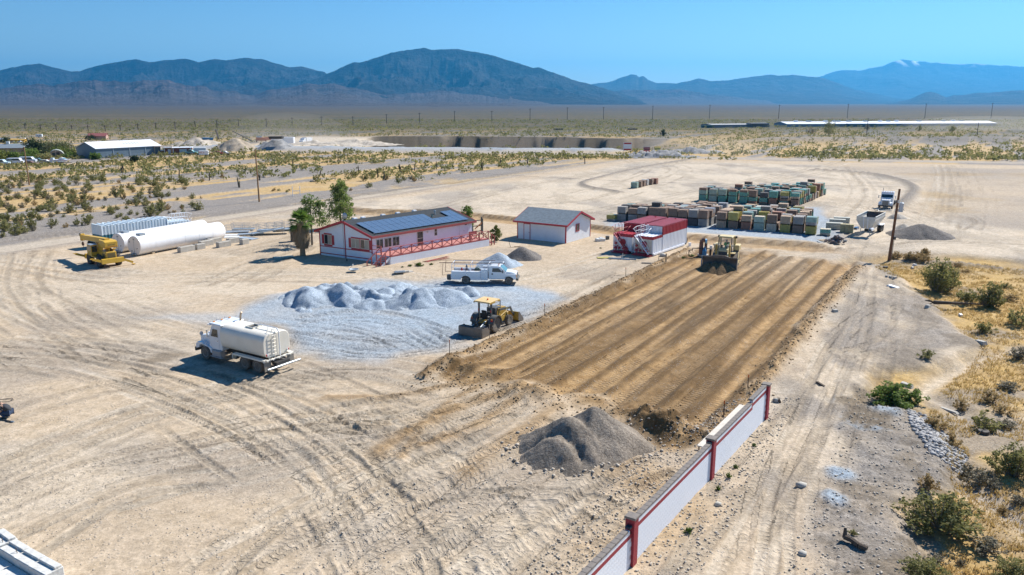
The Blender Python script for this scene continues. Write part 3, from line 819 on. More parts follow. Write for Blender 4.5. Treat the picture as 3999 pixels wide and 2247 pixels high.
def mountain(name, sil, y_base, y_ridge, mat, label, seed, cols=700, rows=80, carve=0.5, nsc=700.0, pw=1.5, behind=1.35, jit=1.6, base_h=0.0):
    """a range: its crest follows the given skyline at its real distance, with spurs and gullies running down to the plain"""
    dx = np.array([p[0] for p in sil]) * DS; dy = np.array([p[1] for p in sil]) * DS
    xs = np.linspace(dx[0], dx[-1], cols)
    ys = np.interp(xs, dx, dy)
    k = np.ones(7) / 7
    ys = np.convolve(np.pad(ys, 3, 'edge'), k, 'valid') * 0.12 + ys * 0.88
    ys = ys - jit * 3.0 * (fbm(xs * 0.02, xs * 0 + seed, 5, seed, .6) - 0.5) * 2
    x = (xs - IMG_W / 2) / FPX; y = (ys - IMG_H / 2) / FPX
    d1, d2 = _ct - y * _st, -_st - y * _ct
    tx, tz = x / d1, d2 / d1
    yr = y_ridge * (1 + 0.10 * (fbm(xs * 0.0022, xs * 0 + 3.3, 3, seed + 5) - 0.5))
    yb = y_base * (1 + 0.10 * (fbm(xs * 0.003, xs * 0 + 7.7, 3, seed + 6) - 0.5))
    zr = CAM_H + yr * tz
    s = np.concatenate([np.linspace(0, 1, rows), np.linspace(1, 2, rows // 4)[1:]])[:, None]
    Yg = np.where(s <= 1, yb + (yr - yb) * s, yr + (y_ridge * (behind - 1)) * (s - 1))
    Xg = tx * Yg
    prof = np.where(s <= 1, s ** pw, np.maximum(0, 2 - s) ** 0.9)
    wx = Xg + .5 * nsc * (fbm(Xg / nsc, Yg / nsc, 3, seed) - .5); rn = .62 * ridged(wx / (nsc * 1.7), Yg / (nsc * 4.0), 3, seed, .5) + .38 * ridged(wx / (nsc * .6), Yg / (nsc * .9), 5, seed + 9, .6)
    rn2 = fbm(Xg / (nsc * 2.2), Yg / (nsc * 2.2), 4, seed + 3)
    wgt = np.where(s <= 1, (s ** 0.4) * (1 - s ** 9), 0)
    Zg = zr * prof * (1 - carve * wgt * 1.5 * (.72 - rn) + 0.35 * wgt * (rn2 - 0.5))
    edge = sstep(0, 0.04, np.linspace(0, 1, cols)) * (1 - sstep(0.96, 1.0, np.linspace(0, 1, cols)))
    Zg = Zg * (0.2 + 0.8 * edge) if sil[0][0] > 50 or sil[-1][0] < 2500 else Zg
    Zg = Zg + base_h * (1 - np.abs(1 - s)) - 4.0 * (1 - sstep(0, .06, s))
    n_r, n_c = Xg.shape
    ix = np.arange(n_r * n_c).reshape(n_r, n_c)
    q = np.stack([ix[:-1, :-1], ix[:-1, 1:], ix[1:, 1:], ix[1:, :-1]], -1).reshape(-1, 4)
    o = link(name, np_mesh(name, np.stack([Xg, Yg, Zg], -1).reshape(-1, 3), q, mat, smooth=True), None)
    return tag(o, label, 'mountain', kind='structure')
m_dark = mountain_material('dark_rock', (0.004, 0.009, 0.013), (0.060, 0.058, 0.062), (0.006, 0.011, 0.011))
m_foot = mountain_material('foothill_rock', (0.028, 0.026, 0.031), (0.125, 0.098, 0.095), (0.035, 0.036, 0.036), fan=(0.095, 0.085, 0.085))
m_far = mountain_material('far_rock', (0.025, 0.025, 0.026), (0.07, 0.062, 0.058), (0.026, 0.027, 0.026))
m_snow = mountain_material('snowy_rock', (0.03, 0.03, 0.03), (0.08, 0.07, 0.065), (0.03, 0.03, 0.03), snow=800)
SA = [(-260, 190), (-120, 172), (0, 178), (60, 165), (100, 160), (130, 168), (180, 182), (200, 179), (240, 166), (290, 158), (340, 150), (380, 158), (410, 152), (465, 148), (500, 156), (540, 149), (570, 152), (590, 149), (620, 146), (660, 150), (690, 160), (730, 170), (760, 168), (800, 178), (823, 184), (860, 172)]
SB = [(640, 262), (700, 240), (760, 215), (823, 186), (860, 169), (890, 156), (905, 157), (950, 144), (985, 133), (1020, 126), (1065, 121), (1085, 126), (1110, 124), (1150, 124), (1190, 131), (1240, 139), (1260, 147), (1290, 155), (1340, 171), (1355, 170), (1400, 186), (1440, 201), (1480, 211), (1560, 236), (1640, 255)]
SCX = [(1430, 250), (1480, 211), (1510, 208), (1540, 204), (1570, 192), (1585, 187), (1600, 188), (1607, 194), (1617, 190), (1630, 201), (1650, 208), (1690, 209), (1720, 214), (1760, 226)]
SD_ = [(1560, 262), (1640, 236), (1700, 210), (1740, 202), (1757, 198), (1790, 204), (1850, 200), (1900, 193), (1940, 187), (1955, 190), (1980, 189), (1995, 187), (2030, 193), (2070, 196), (2100, 206), (2150, 225), (2250, 246), (2340, 260)]
SE = [(1900, 240), (2030, 198), (2070, 191), (2098, 180), (2115, 177), (2160, 178), (2180, 172), (2220, 167), (2250, 155), (2268, 149), (2300, 154), (2325, 155), (2340, 158), (2400, 161), (2460, 160), (2520, 166), (2575, 168), (2800, 178)]
SF = [(2230, 262), (2290, 250), (2320, 236), (2335, 231), (2352, 232), (2378, 246), (2400, 241), (2450, 236), (2500, 231), (2575, 229), (2800, 224)]
SG = [(-260, 215), (0, 226), (60, 215), (150, 212), (240, 203), (330, 206), (420, 203), (520, 222), (590, 232), (640, 240), (700, 224), (750, 213), (830, 211), (880, 216), (960, 238), (1040, 232), (1100, 229), (1200, 238), (1280, 246), (1400, 252)]
SH_ = [(1380, 262), (1450, 240), (1530, 231), (1580, 226), (1640, 226), (1700, 226), (1760, 232), (1800, 240), (1880, 248), (1960, 258)]
mountain('mountain', SA, 5600, 9800, m_dark, 'dark rugged range with serrated crest at left skyline', 301, 560, 110, 1.15, 640)
mountain('mountain', SB, 5200, 8600, m_dark, 'broad dark mountain with rounded summit in the centre of the skyline', 302, 680, 120, 1.15, 620)
mountain('mountain', SCX, 9000, 13500, m_far, 'small twin-peaked blue mountain right of the big summit', 303, 260, 40, .4, 1200)
mountain('mountain', SD_, 9000, 13000, m_far, 'long blue ridge right of centre on the skyline', 304, 420, 50, .4, 1200)
mountain('mountain', SE, 13000, 19000, m_snow, 'pale blue far mountain with snow patches on its top', 305, 420, 50, .4, 2200)
mountain('mountain', SF, 7000, 9500, m_far, 'low rocky hill at the right edge below the snowy mountain', 306, 260, 40, .45, 600)
mountain('foothills', SG, 2500, 6200, m_foot, 'purple brown foothills in front of the dark range', 307, 900, 130, .9, 300, pw=2.0, jit=4.0)
mountain('foothills', SH_, 6500, 9500, m_foot, 'low tan foothills right of the big dark mountain', 308, 320, 60, .8, 420, pw=1.9, jit=2.0)

# ------------------------------------------------------------------ haze: one closed box of clear dry air
hz, hnt, _b = new_mat('desert_air')
hnt.nodes.remove(_b)
pv = nd(hnt, 'ShaderNodeVolumePrincipled')
pv.inputs['Color'].default_value = (0.075, 0.50, 1.0, 1)
pv.inputs['Density'].default_value = 5.4e-5
pv.inputs['Anisotropy'].default_value = 0.35
hnt.links.new(pv.outputs[0], hnt.nodes['Material Output'].inputs['Volume'])
hb = MB().bx(-42000, 42000, -6500, 27500, -40, 1320)
haze = hb.build('haze', hz)
tag(haze, 'thin blue desert haze over the plain', 'haze', kind='stuff')

# drifting dust above the quarry plant and the far tracks
dm, dnt, _b = new_mat('airborne_dust'); dnt.nodes.remove(_b)
dv = nd(dnt, 'ShaderNodeVolumePrincipled'); dv.inputs['Color'].default_value = (.93, .88, .80, 1); dv.inputs['Density'].default_value = .0045; dv.inputs['Anisotropy'].default_value = .4
dnt.links.new(dv.outputs[0], dnt.nodes['Material Output'].inputs['Volume'])
for (sx, sy, z), (rx, ry, rz), lb in (((1120, 505, 8.0), (26, 14, 7), 'pale dust drifting above the grey quarry pile'), ((1030, 535, 4.0), (14, 10, 4.5), 'pale dust low over the rock crusher'), ((1230, 545, 3.5), (22, 12, 4), 'pale dust behind the quarry truck'), ((2760, 575, 3.0), (26, 14, 3.5), 'faint dust at the right end of the quarry'), ((3860, 487, 4.0), (60, 25, 6), 'dust trail beyond the long white building')):
    q = P(sx, sy, z); o = MB().lathe([(.02, -1)] + [(math.cos(R(a)), math.sin(R(a))) for a in range(-75, 76, 15)] + [(.02, 1)], (0, 0, 0), 'z', 20).build('dust_cloud', dm); o.location = (q.x, q.y, z); o.scale = (rx, ry, rz); tag(o, lb, 'dust', kind='stuff')
# ------------------------------------------------------------------ shared paints
def siding(name,col,pitch=0.2,axis='X',var=0.06,rough=0.55,depth=0.02):
    """board siding: painted, with shallow vertical grooves as relief"""
    if name in MATS: return MATS[name]
    m = M(name,col,rough,0,var,0.8,0.06)
    nt = m.node_tree; b = nt.nodes['Principled BSDF']
    tc = nd(nt,'ShaderNodeTexCoord')
    w = nd(nt,'ShaderNodeTexWave',wave_type='BANDS',bands_direction=axis,wave_profile='SAW')
    w.inputs['Scale'].default_value = 0.314 / pitch
    nt.links.new(tc.outputs['Object'],w.inputs['Vector'])
    r = nd(nt,'ShaderNodeMapRange'); r.inputs['From Min'].default_value = 0.0; r.inputs['From Max'].default_value = 0.14
    nt.links.new(w.outputs['Fac'],r.inputs['Value'])
    bp = nd(nt,'ShaderNodeBump',Strength=0.8,Distance=depth)
    nt.links.new(r.outputs[0],bp.inputs['Height']); nt.links.new(bp.outputs[0],b.inputs['Normal'])
    return m
WHITE = M('white_paint',(0.80,0.82,0.86),0.45,0,0.05,0.7,0.05)
RED = M('crimson_paint',(0.42,0.022,0.042),0.42,0,0.12,1.0,0.05)
REDF = M('faded_red_paint',(0.40,0.075,0.070),0.6,0,0.15,1.5,0.18)
GLASS = M('window_glass',(0.035,0.040,0.045),0.06,0,0.3,0.8,0.0,spec=0.8)
BLIND = M('window_blind',(0.40,0.36,0.29),0.35,0,0.08,2.0)
ALU = M('aluminium',(0.62,0.62,0.62),0.35,0.6,0.08)
GALV = M('galvanised_steel',(0.42,0.47,0.50),0.45,0.55,0.2,3.0,0.08)
SHING = M('dark_shingles',(0.060,0.066,0.072),0.95,0,0.25,6.0,0,0.5,18,spec=.08)
SHING2 = M('grey_shingles',(0.20,0.235,0.26),0.9,0,0.25,2.4,0,0.5,14,spec=.08)
CONC = M('concrete',(0.47,0.44,0.385),0.9,0,0.2,1.6,0.15,0.35,9)
WOOD = M('bare_timber',(0.46,0.34,0.21),0.8,0,0.25,3.0)
BLACK = M('black_rubber',(0.022,0.022,0.024),0.75,0,0.3,3.0,0.25)
DARK = M('dark_steel',(0.045,0.047,0.050),0.55,0.3,0.3,2.0,0.15)
PLAST = M('pale_plastic',(0.72,0.72,0.68),0.5,0,0.06)
SIDX = siding('white_board_siding',(0.80,0.82,0.88),0.24,'X')
SIDY = siding('white_gable_siding',(0.78,0.83,0.90),0.24,'Y')

def solar_material():
    m,nt,b = new_mat('solar_glass')
    tc = nd(nt,'ShaderNodeTexCoord'); L = nt.links.new
    br = nd(nt,'ShaderNodeTexBrick',Scale=1.0); br.offset = 0.0
    br.inputs['Brick Width'].default_value = 0.16; br.inputs['Row Height'].default_value = 0.16; br.inputs['Mortar Size'].default_value = 0.006
    br.inputs['Color1'].default_value = (0.085,0.13,0.20,1); br.inputs['Color2'].default_value = (0.10,0.15,0.225,1); br.inputs['Mortar'].default_value = (0.18,0.22,0.28,1)
    L(tc.outputs['Object'],br.inputs['Vector']); L(br.outputs['Color'],b.inputs['Base Color'])
    b.inputs['Roughness'].default_value = 0.16; b.inputs['Coat Weight'].default_value = 0.6; b.inputs['Coat Roughness'].default_value = 0.12
    return m
SOLAR = solar_material()

# ------------------------------------------------------------------ office: double-wide house with deck
HL,HW = 17.2,8.9
h_long,h_gab = R(42),R(122)
house_at = Vector((-17.0,94.6,0))
# local x along the long wall, local y towards the back; the plan is very slightly out of square
_rz = math.pi / 2 - h_long
_back = Vector((-math.sin(h_gab),-math.cos(h_gab)))
_bl = Vector((_back.x * math.cos(-_rz) - _back.y * math.sin(-_rz),_back.x * math.sin(-_rz) + _back.y * math.cos(-_rz)))
HM = Matrix(((1,_bl.x,0,0),(0,_bl.y,0,0),(0,0,1,0),(0,0,0,1)))
house = thing('house','white house with crimson trim, solar panels and a long railed deck','house',house_at,_rz)
def hb_(): return MB(HM)
EZ,RZ_,BZ = 3.12,4.58,-0.9
wl = hb_()
wl.prism([(0,BZ),(HW,BZ),(HW,EZ),(HW / 2,RZ_ - .1),(0,EZ)],0.0,0.12)
wl.build('gable_wall',SIDY,house)
w2 = hb_().prism([(0,BZ),(HW,BZ),(HW,EZ),(HW / 2,RZ_ - .1),(0,EZ)],HL - .12,HL); w2.build('gable_wall',SIDY,house)
hb_().bx(.12,HL - .12,0,.12,BZ,EZ).build('front_wall',SIDX,house)
hb_().bx(.12,HL - .12,HW - .12,HW,BZ,EZ).build('back_wall',SIDX,house)
ov = 0.36
slope = (RZ_ - EZ) / (HW / 2)
def rz_at(y): return EZ + 0.08 + slope * (y if y <= HW / 2 else HW - y)
rf = hb_().prism([(-ov,rz_at(-ov)),(HW / 2,rz_at(HW / 2)),(HW + ov,rz_at(-ov)),(HW + ov,rz_at(-ov) + .10),(HW / 2,rz_at(HW / 2) + .10),(-ov,rz_at(-ov) + .10)],-ov,HL + ov)
roof = rf.build('roof',SHING,house)
for x in (-ov - .035,HL + ov + .035):
    hb_().prism([(-ov - .06,rz_at(-ov) - .17),(HW / 2,rz_at(HW / 2) - .17),(HW + ov + .06,rz_at(-ov) - .17),(HW + ov + .06,rz_at(-ov) + .12),(HW / 2,rz_at(HW / 2) + .13),(-ov - .06,rz_at(-ov) + .12)],x - .035,x + .035).build('rake_board',RED,house)
for y in (-ov - .035,HW + ov + .035):
    hb_().bx(-ov,HL + ov,y - .03,y + .03,rz_at(-ov) - .17,rz_at(-ov) + .115).build('eave_board',REDF if y < 0 else RED,house)
for y in (.06,HW / 2,HW - .06):
    hb_().bx(-.035,.0,y - .07,y + .07,BZ,(RZ_ - .3 if abs(y - HW / 2) < 1 else EZ - .02)).build('corner_board',RED,house)
for z in (0.30,1.18):
    hb_().bx(-.025,-.001,.14,HW - .14,z - .055,z + .055).build('belt_board',RED,house)
def house_window(face,a0,a1,z0,z1,panes=2,blind=(1,),frame=ALU):
    """face 'g' = gable (along y), 'f' = front (along x)"""
    w = None
    fr = hb_(); t = .05
    def slab(mb,b0,b1,c0,c1,d0,d1):
        if face == 'g': mb.bx(-d1,-d0,b0,b1,c0,c1)
        else: mb.bx(b0,b1,-d1,-d0,c0,c1)
    slab(fr,a0,a1,z0,z0 + t,.0,.06); slab(fr,a0,a1,z1 - t,z1,.0,.06)
    for k in range(panes + 1):
        q = a0 + (a1 - a0 - t) * k / panes
        slab(fr,q,q + t,z0 + t,z1 - t,.0,.055)
    w = fr.build('window',frame,house)
    for k in range(panes):
        q0 = a0 + t + (a1 - a0 - t) * k / panes; q1 = a0 + (a1 - a0 - t) * (k + 1) / panes
        g = hb_(); slab(g,q0,q1,z0 + t,z1 - t,.004,.018)
        g.build('pane',BLIND if k in blind else GLASS,w)
    return w
def redslab(a0,a1,z0,z1,nm='shutter'):
    hb_().bx(-.05,-.002,a0,a1,z0,z1).build(nm,RED,house)
yl0,yl1 = HW * .755,HW * .90
house_window('g',yl0,yl1,1.50,2.72,2,(0,))
redslab(yl1 + .02,yl1 + .40,1.52,2.70); redslab(yl0 - .40,yl0 - .02,1.48,2.70)
redslab(yl0 - .02,yl1 + .02,2.74,2.90,'window_trim'); redslab(yl0 - .06,yl1 + .06,1.28,1.48,'window_trim')
yr0,yr1 = HW * .055,HW * .384
mid = (yr0 + yr1) / 2
house_window('g',mid + .07,yr1,1.46,2.62,2,(0,1)); house_window('g',yr0,mid - .07,1.46,2.62,2,(0,))
redslab(mid - .065,mid + .065,1.46,2.62,'window_trim'); redslab(yr1 + .02,yr1 + .42,1.44,2.64); redslab(yr0 - .44,yr0 - .02,1.44,2.62)
redslab(yr0 - .02,yr1 + .02,2.64,2.80,'window_trim'); redslab(yr0 - .02,yr1 + .02,1.24,1.44,'window_trim')
for a,b in ((.57,1.66),(1.85,2.99),(3.14,4.24)): house_window('f',a,b,1.52,2.66,2,())
house_window('f',7.17,8.22,1.05,2.85,1,()); hb_().bx(7.2,8.19,-.07,-.05,1.93,1.99).build('sash_bar',ALU,house)
house_window('f',10.19,10.68,1.95,2.95,1,()); hb_().bx(10.2,10.67,-.07,-.05,2.42,2.47).build('sash_bar',ALU,house)
dr = hb_().bx(14.82,15.66,-.05,.0,1.03,3.02).build('door',WHITE,house)
hb_().bx(15.52,15.6,-.10,-.05,1.95,2.05).build('handle',ALU,dr)
hb_().bx(16.33,16.9,-.03,.0,1.1,2.75).build('service_door',WHITE,house)
hb_().box((15.9,-.1,2.85),(.16,.2,.2)).build('porch_light',DARK,house)
hb_().box((9.0,-.06,2.6),(.18,.12,.14)).build('security_camera',PLAST,house)
# solar panels, one by one
pw,ph = 0.96,1.60
for row,cols in ((0,list(range(16))),(1,list(range(11)) + [14,15])):
    for c in cols:
        x0 = .55 + c * (pw + .045)
        y0 = .02 + row * (ph + .03) * math.cos(math.atan(slope))
        y1 = y0 + ph * math.cos(math.atan(slope))
        mb = hb_(); zt = .10 + .13
        vs = []
        for z in (zt,zt + .045):
            for (x,y) in ((x0,y0),(x0 + pw,y0),(x0 + pw,y1),(x0,y1)): vs.append((x,y,rz_at(y) + z))
        mb.add(vs,[(3,2,1,0),(4,5,6,7),(0,1,5,4),(1,2,6,5),(2,3,7,6),(3,0,4,7)])
        mb.build('solar_panel',SOLAR,roof)
for y in (.25,1.3,1.85,2.9):
    hb_().bx(.5,16.5 if y < 1.5 else 11.7,y - .02,y + .02,rz_at(y) + .11,rz_at(y) + .215).build('mounting_rail',ALU,roof)
for i,x in enumerate((2.1,3.4,6.6,9.1,12.0)):
    hb_().box((x,HW / 2 + .55,rz_at(HW / 2 + .55) + .22),(.62,.42,.24),taper=(.8,.7)).build('roof_vent',WHITE,roof)
hb_().cyl((13.5,2.9,rz_at(2.9)),(13.5,2.9,rz_at(2.9) + .5),.09,.09).cyl((13.5,2.9,rz_at(2.9) + .5),(13.5,2.9,rz_at(2.9) + .62),.16,.12).build('vent_pipe',GALV,roof)
hb_().cyl((12.2,2.2,rz_at(2.2)),(12.2,2.2,rz_at(2.2) + .45),.08,.08).build('vent_pipe',M('green_vent',(.10,.22,.20),.6),roof)
dish = hb_()
dish.cyl((-.25,HW / 2 - .1,RZ_ - .3),(-.25,HW / 2 - .1,RZ_ + .55),.035,.035,6)
dish.lathe([(0.02,0.0),(.2,.03),(.36,.10),(.40,.14),(.38,.15),(.2,.07),(.02,.04)],(-.1,HW / 2 - .1,RZ_ + .75),'x',16)
dish.build('satellite_dish',GALV,house)
hb_().cyl((-.16,HW / 2 + .12,-.6),(-.16,HW / 2 + .12,RZ_ - .1),.03,.03,6).build('conduit',GALV,house)
# deck
DK,DZ = -2.95,1.0
dx0,dx1 = -.15,17.0
deck = hb_().bx(dx0,dx1,DK,-.02,DZ - .05,DZ).build('deck',M('red_deck_boards',(.52,.20,.17),.7,0,.15,2.0,.15),house)
for i in range(18):
    hb_().bx(dx0,dx1,DK + .004 + i * .163,DK + .004 + i * .163 + .15,DZ + .002,DZ + .022).build('deck_board',MATS['red_deck_boards'],deck)
hb_().bx(dx0,dx1,DK - .03,DK,BZ,DZ - .03).build('skirt_wall',SIDX,house)
hb_().bx(dx0 - .03,dx0,DK,-1.5,BZ,DZ - .03).build('skirt_wall',SIDY,house)
hb_().bx(dx0 - .03,dx0,-1.5,-.05,BZ,DZ - .03).build('skirt_wall',SIDY,house)
nb = 10
for i in range(nb + 1):
    x = dx0 + .06 + (dx1 - dx0 - .12) * i / nb
    hb_().bx(x - .05,x + .05,DK + .02,DK + .12,DZ + .02,DZ + 1.02).build('rail_post',REDF,house)
hb_().bx(dx0,dx1,DK,DK + .14,DZ + 1.02,DZ + 1.07).build('hand_rail',REDF,house)
hb_().bx(dx0,dx1,DK - .035,DK + .0,DZ - .1,DZ + .04).build('deck_edge_board',REDF,house)
for i in range(nb):
    xa = dx0 + .11 + (dx1 - dx0 - .12) * i / nb; xb = dx0 + .01 + (dx1 - dx0 - .12) * (i + 1) / nb
    hb_().bar((xa,DK + .05,DZ + .04),(xb,DK + .05,DZ + 1.0),.035,.075).build('rail_brace',REDF,house)
    hb_().bar((xa,DK + .10,DZ + 1.0),(xb,DK + .10,DZ + .04),.035,.075).build('rail_brace',REDF,house)
for z in (DZ + .55,DZ + 1.02):
    hb_().bx(dx0,dx0 + .06,-1.5,-.03,z,z + .07).build('side_rail',REDF,house)
hb_().bx(dx0,dx0 + .1,-1.55,-1.45,DZ,DZ + 1.1).build('rail_post',REDF,house)
# stairs at the near end, and the short flight at the far end
st_n,run,drop = 8,.27,.195
stair = hb_()
for y in (-2.9,-1.55):
    stair.bar((dx0,y,DZ - .16),(dx0 - st_n * run - .1,y,DZ - .16 - st_n * drop),.06,.26)
stair_o = stair.build('stair_stringer',WHITE,house)
for k in range(st_n):
    z = DZ - .02 - (k + .55) * drop
    hb_().bx(dx0 - (k + 1) * run - .03,dx0 - k * run,-2.86,-1.59,z - .04,z).build('step',REDF,stair_o)
for y in (-2.93,-1.52):
    for k in (0,2.7,5.4,8):
        x = dx0 - k * run; zt = DZ - k * drop
        hb_().bx(x - .045,x + .045,y - .045,y + .045,zt - .35,zt + .98).build('stair_post',REDF,house)
    hb_().bar((dx0 + .05,y,DZ + 1.02),(dx0 - st_n * run - .1,y,DZ + 1.02 - st_n * drop),.12,.05).build('stair_rail',REDF,house)
for k in range(4):
    z = DZ - .02 - (k + .6) * .21
    hb_().bx(dx1 + k * .28,dx1 + (k + 1) * .28 + .03,-2.8,-1.6,z - .04,z).build('step',REDF,stair_o)
for y in (-2.9,-1.55):
    for k in (2,4): hb_().bx(dx1 + k * .28 - .045,dx1 + k * .28 + .045,y - .045,y + .045,-.2,DZ + .98 - k * .21).build('stair_post',REDF,house)
    hb_().bar((dx1 - .05,y,DZ + 1.02),(dx1 + 4.2 * .28,y,DZ + 1.02 - 4.2 * .21),.12,.05).build('stair_rail',REDF,house)

# ------------------------------------------------------------------ storage shed
sA,sB = Vector((0.77,111.72)),Vector((7.39,107.38))
sd = (sB - sA).normalized(); sL,sW = 7.95,7.2
shed = thing('shed','small white shed with crimson trim and grey shingle roof','shed',(sA.x,sA.y,0),math.atan2(sd.y,sd.x))
def sb_(): return MB()
sE,sR,so = 2.62,3.98,.42
sSIDX = siding('shed_siding_x',(0.79,0.83,0.88),0.3,'X'); sSIDY = siding('shed_siding_y',(0.80,0.83,0.87),0.3,'Y')
for x0,x1 in ((0,.1),(sL - .1,sL)):
    sb_().prism([(0,-.2),(sW,-.2),(sW,sE),(sW / 2,sR - .12),(0,sE)],x0,x1).build('gable_wall',sSIDY,shed)
for y0,y1 in ((0,.1),(sW - .1,sW)):
    sb_().bx(.1,sL - .1,y0,y1,-.2,sE).build('long_wall',sSIDX,shed)
ss = (sR - sE) / (sW / 2)
def sz(y): return sE + .06 + ss * (y if y <= sW / 2 else sW - y)
sroof = sb_().prism([(-so,sz(-so)),(sW / 2,sz(sW / 2)),(sW + so,sz(-so)),(sW + so,sz(-so) + .09),(sW / 2,sz(sW / 2) + .09),(-so,sz(-so) + .09)],-so,sL + so).build('roof',SHING2,shed)
for x in (-so - .03,sL + so + .03):
    sb_().prism([(-so - .05,sz(-so) - .15),(sW / 2,sz(sW / 2) - .15),(sW + so + .05,sz(-so) - .15),(sW + so + .05,sz(-so) + .1),(sW / 2,sz(sW / 2) + .11),(-so - .05,sz(-so) + .1)],x - .03,x + .03).build('rake_board',RED,shed)
for y in (-so - .03,sW + so + .03):
    sb_().bx(-so,sL + so,y - .03,y + .03,sz(-so) - .15,sz(-so) + .095).build('eave_board',RED,shed)
for x,y in ((-.02,.05),(sL + .02,.05),(sL + .02,sW - .05),(.05,-.02),(sL - .05,-.02)):
    sb_().box((x,y,sE / 2 - .1),(.13 if abs(y) < .04 else .03,.03 if abs(y) < .04 else .13,sE + .2)).build('corner_board',RED,shed)
sdo = sb_().bx(1.18,2.1,-.045,-.001,.02,2.2).build('door',WHITE,shed)
for a in (1.09,2.11): sb_().bx(a,a + .08,-.06,-.002,0,2.3).build('door_trim',RED,sdo)
sb_().bx(1.18,2.1,-.06,-.002,2.21,2.3).build('door_trim',RED,sdo)
sb_().cyl((2.0,-.11,1.05),(2.0,-.045,1.05),.035).build('handle',DARK,sdo)
swn = sb_().bx(sL + .002,sL + .06,2.75,3.8,1.28,2.38).build('window',RED,shed)
sb_().bx(sL + .061,sL + .07,2.87,3.68,1.4,2.26).build('pane',GLASS,swn)
sb_().bx(sL + .071,sL + .085,3.26,3.3,1.4,2.26).build('glazing_bar',ALU,swn)
sb_().bx(-.05,sL + .05,-.05,sW + .05,-.2,.05).build('footing',CONC,shed)

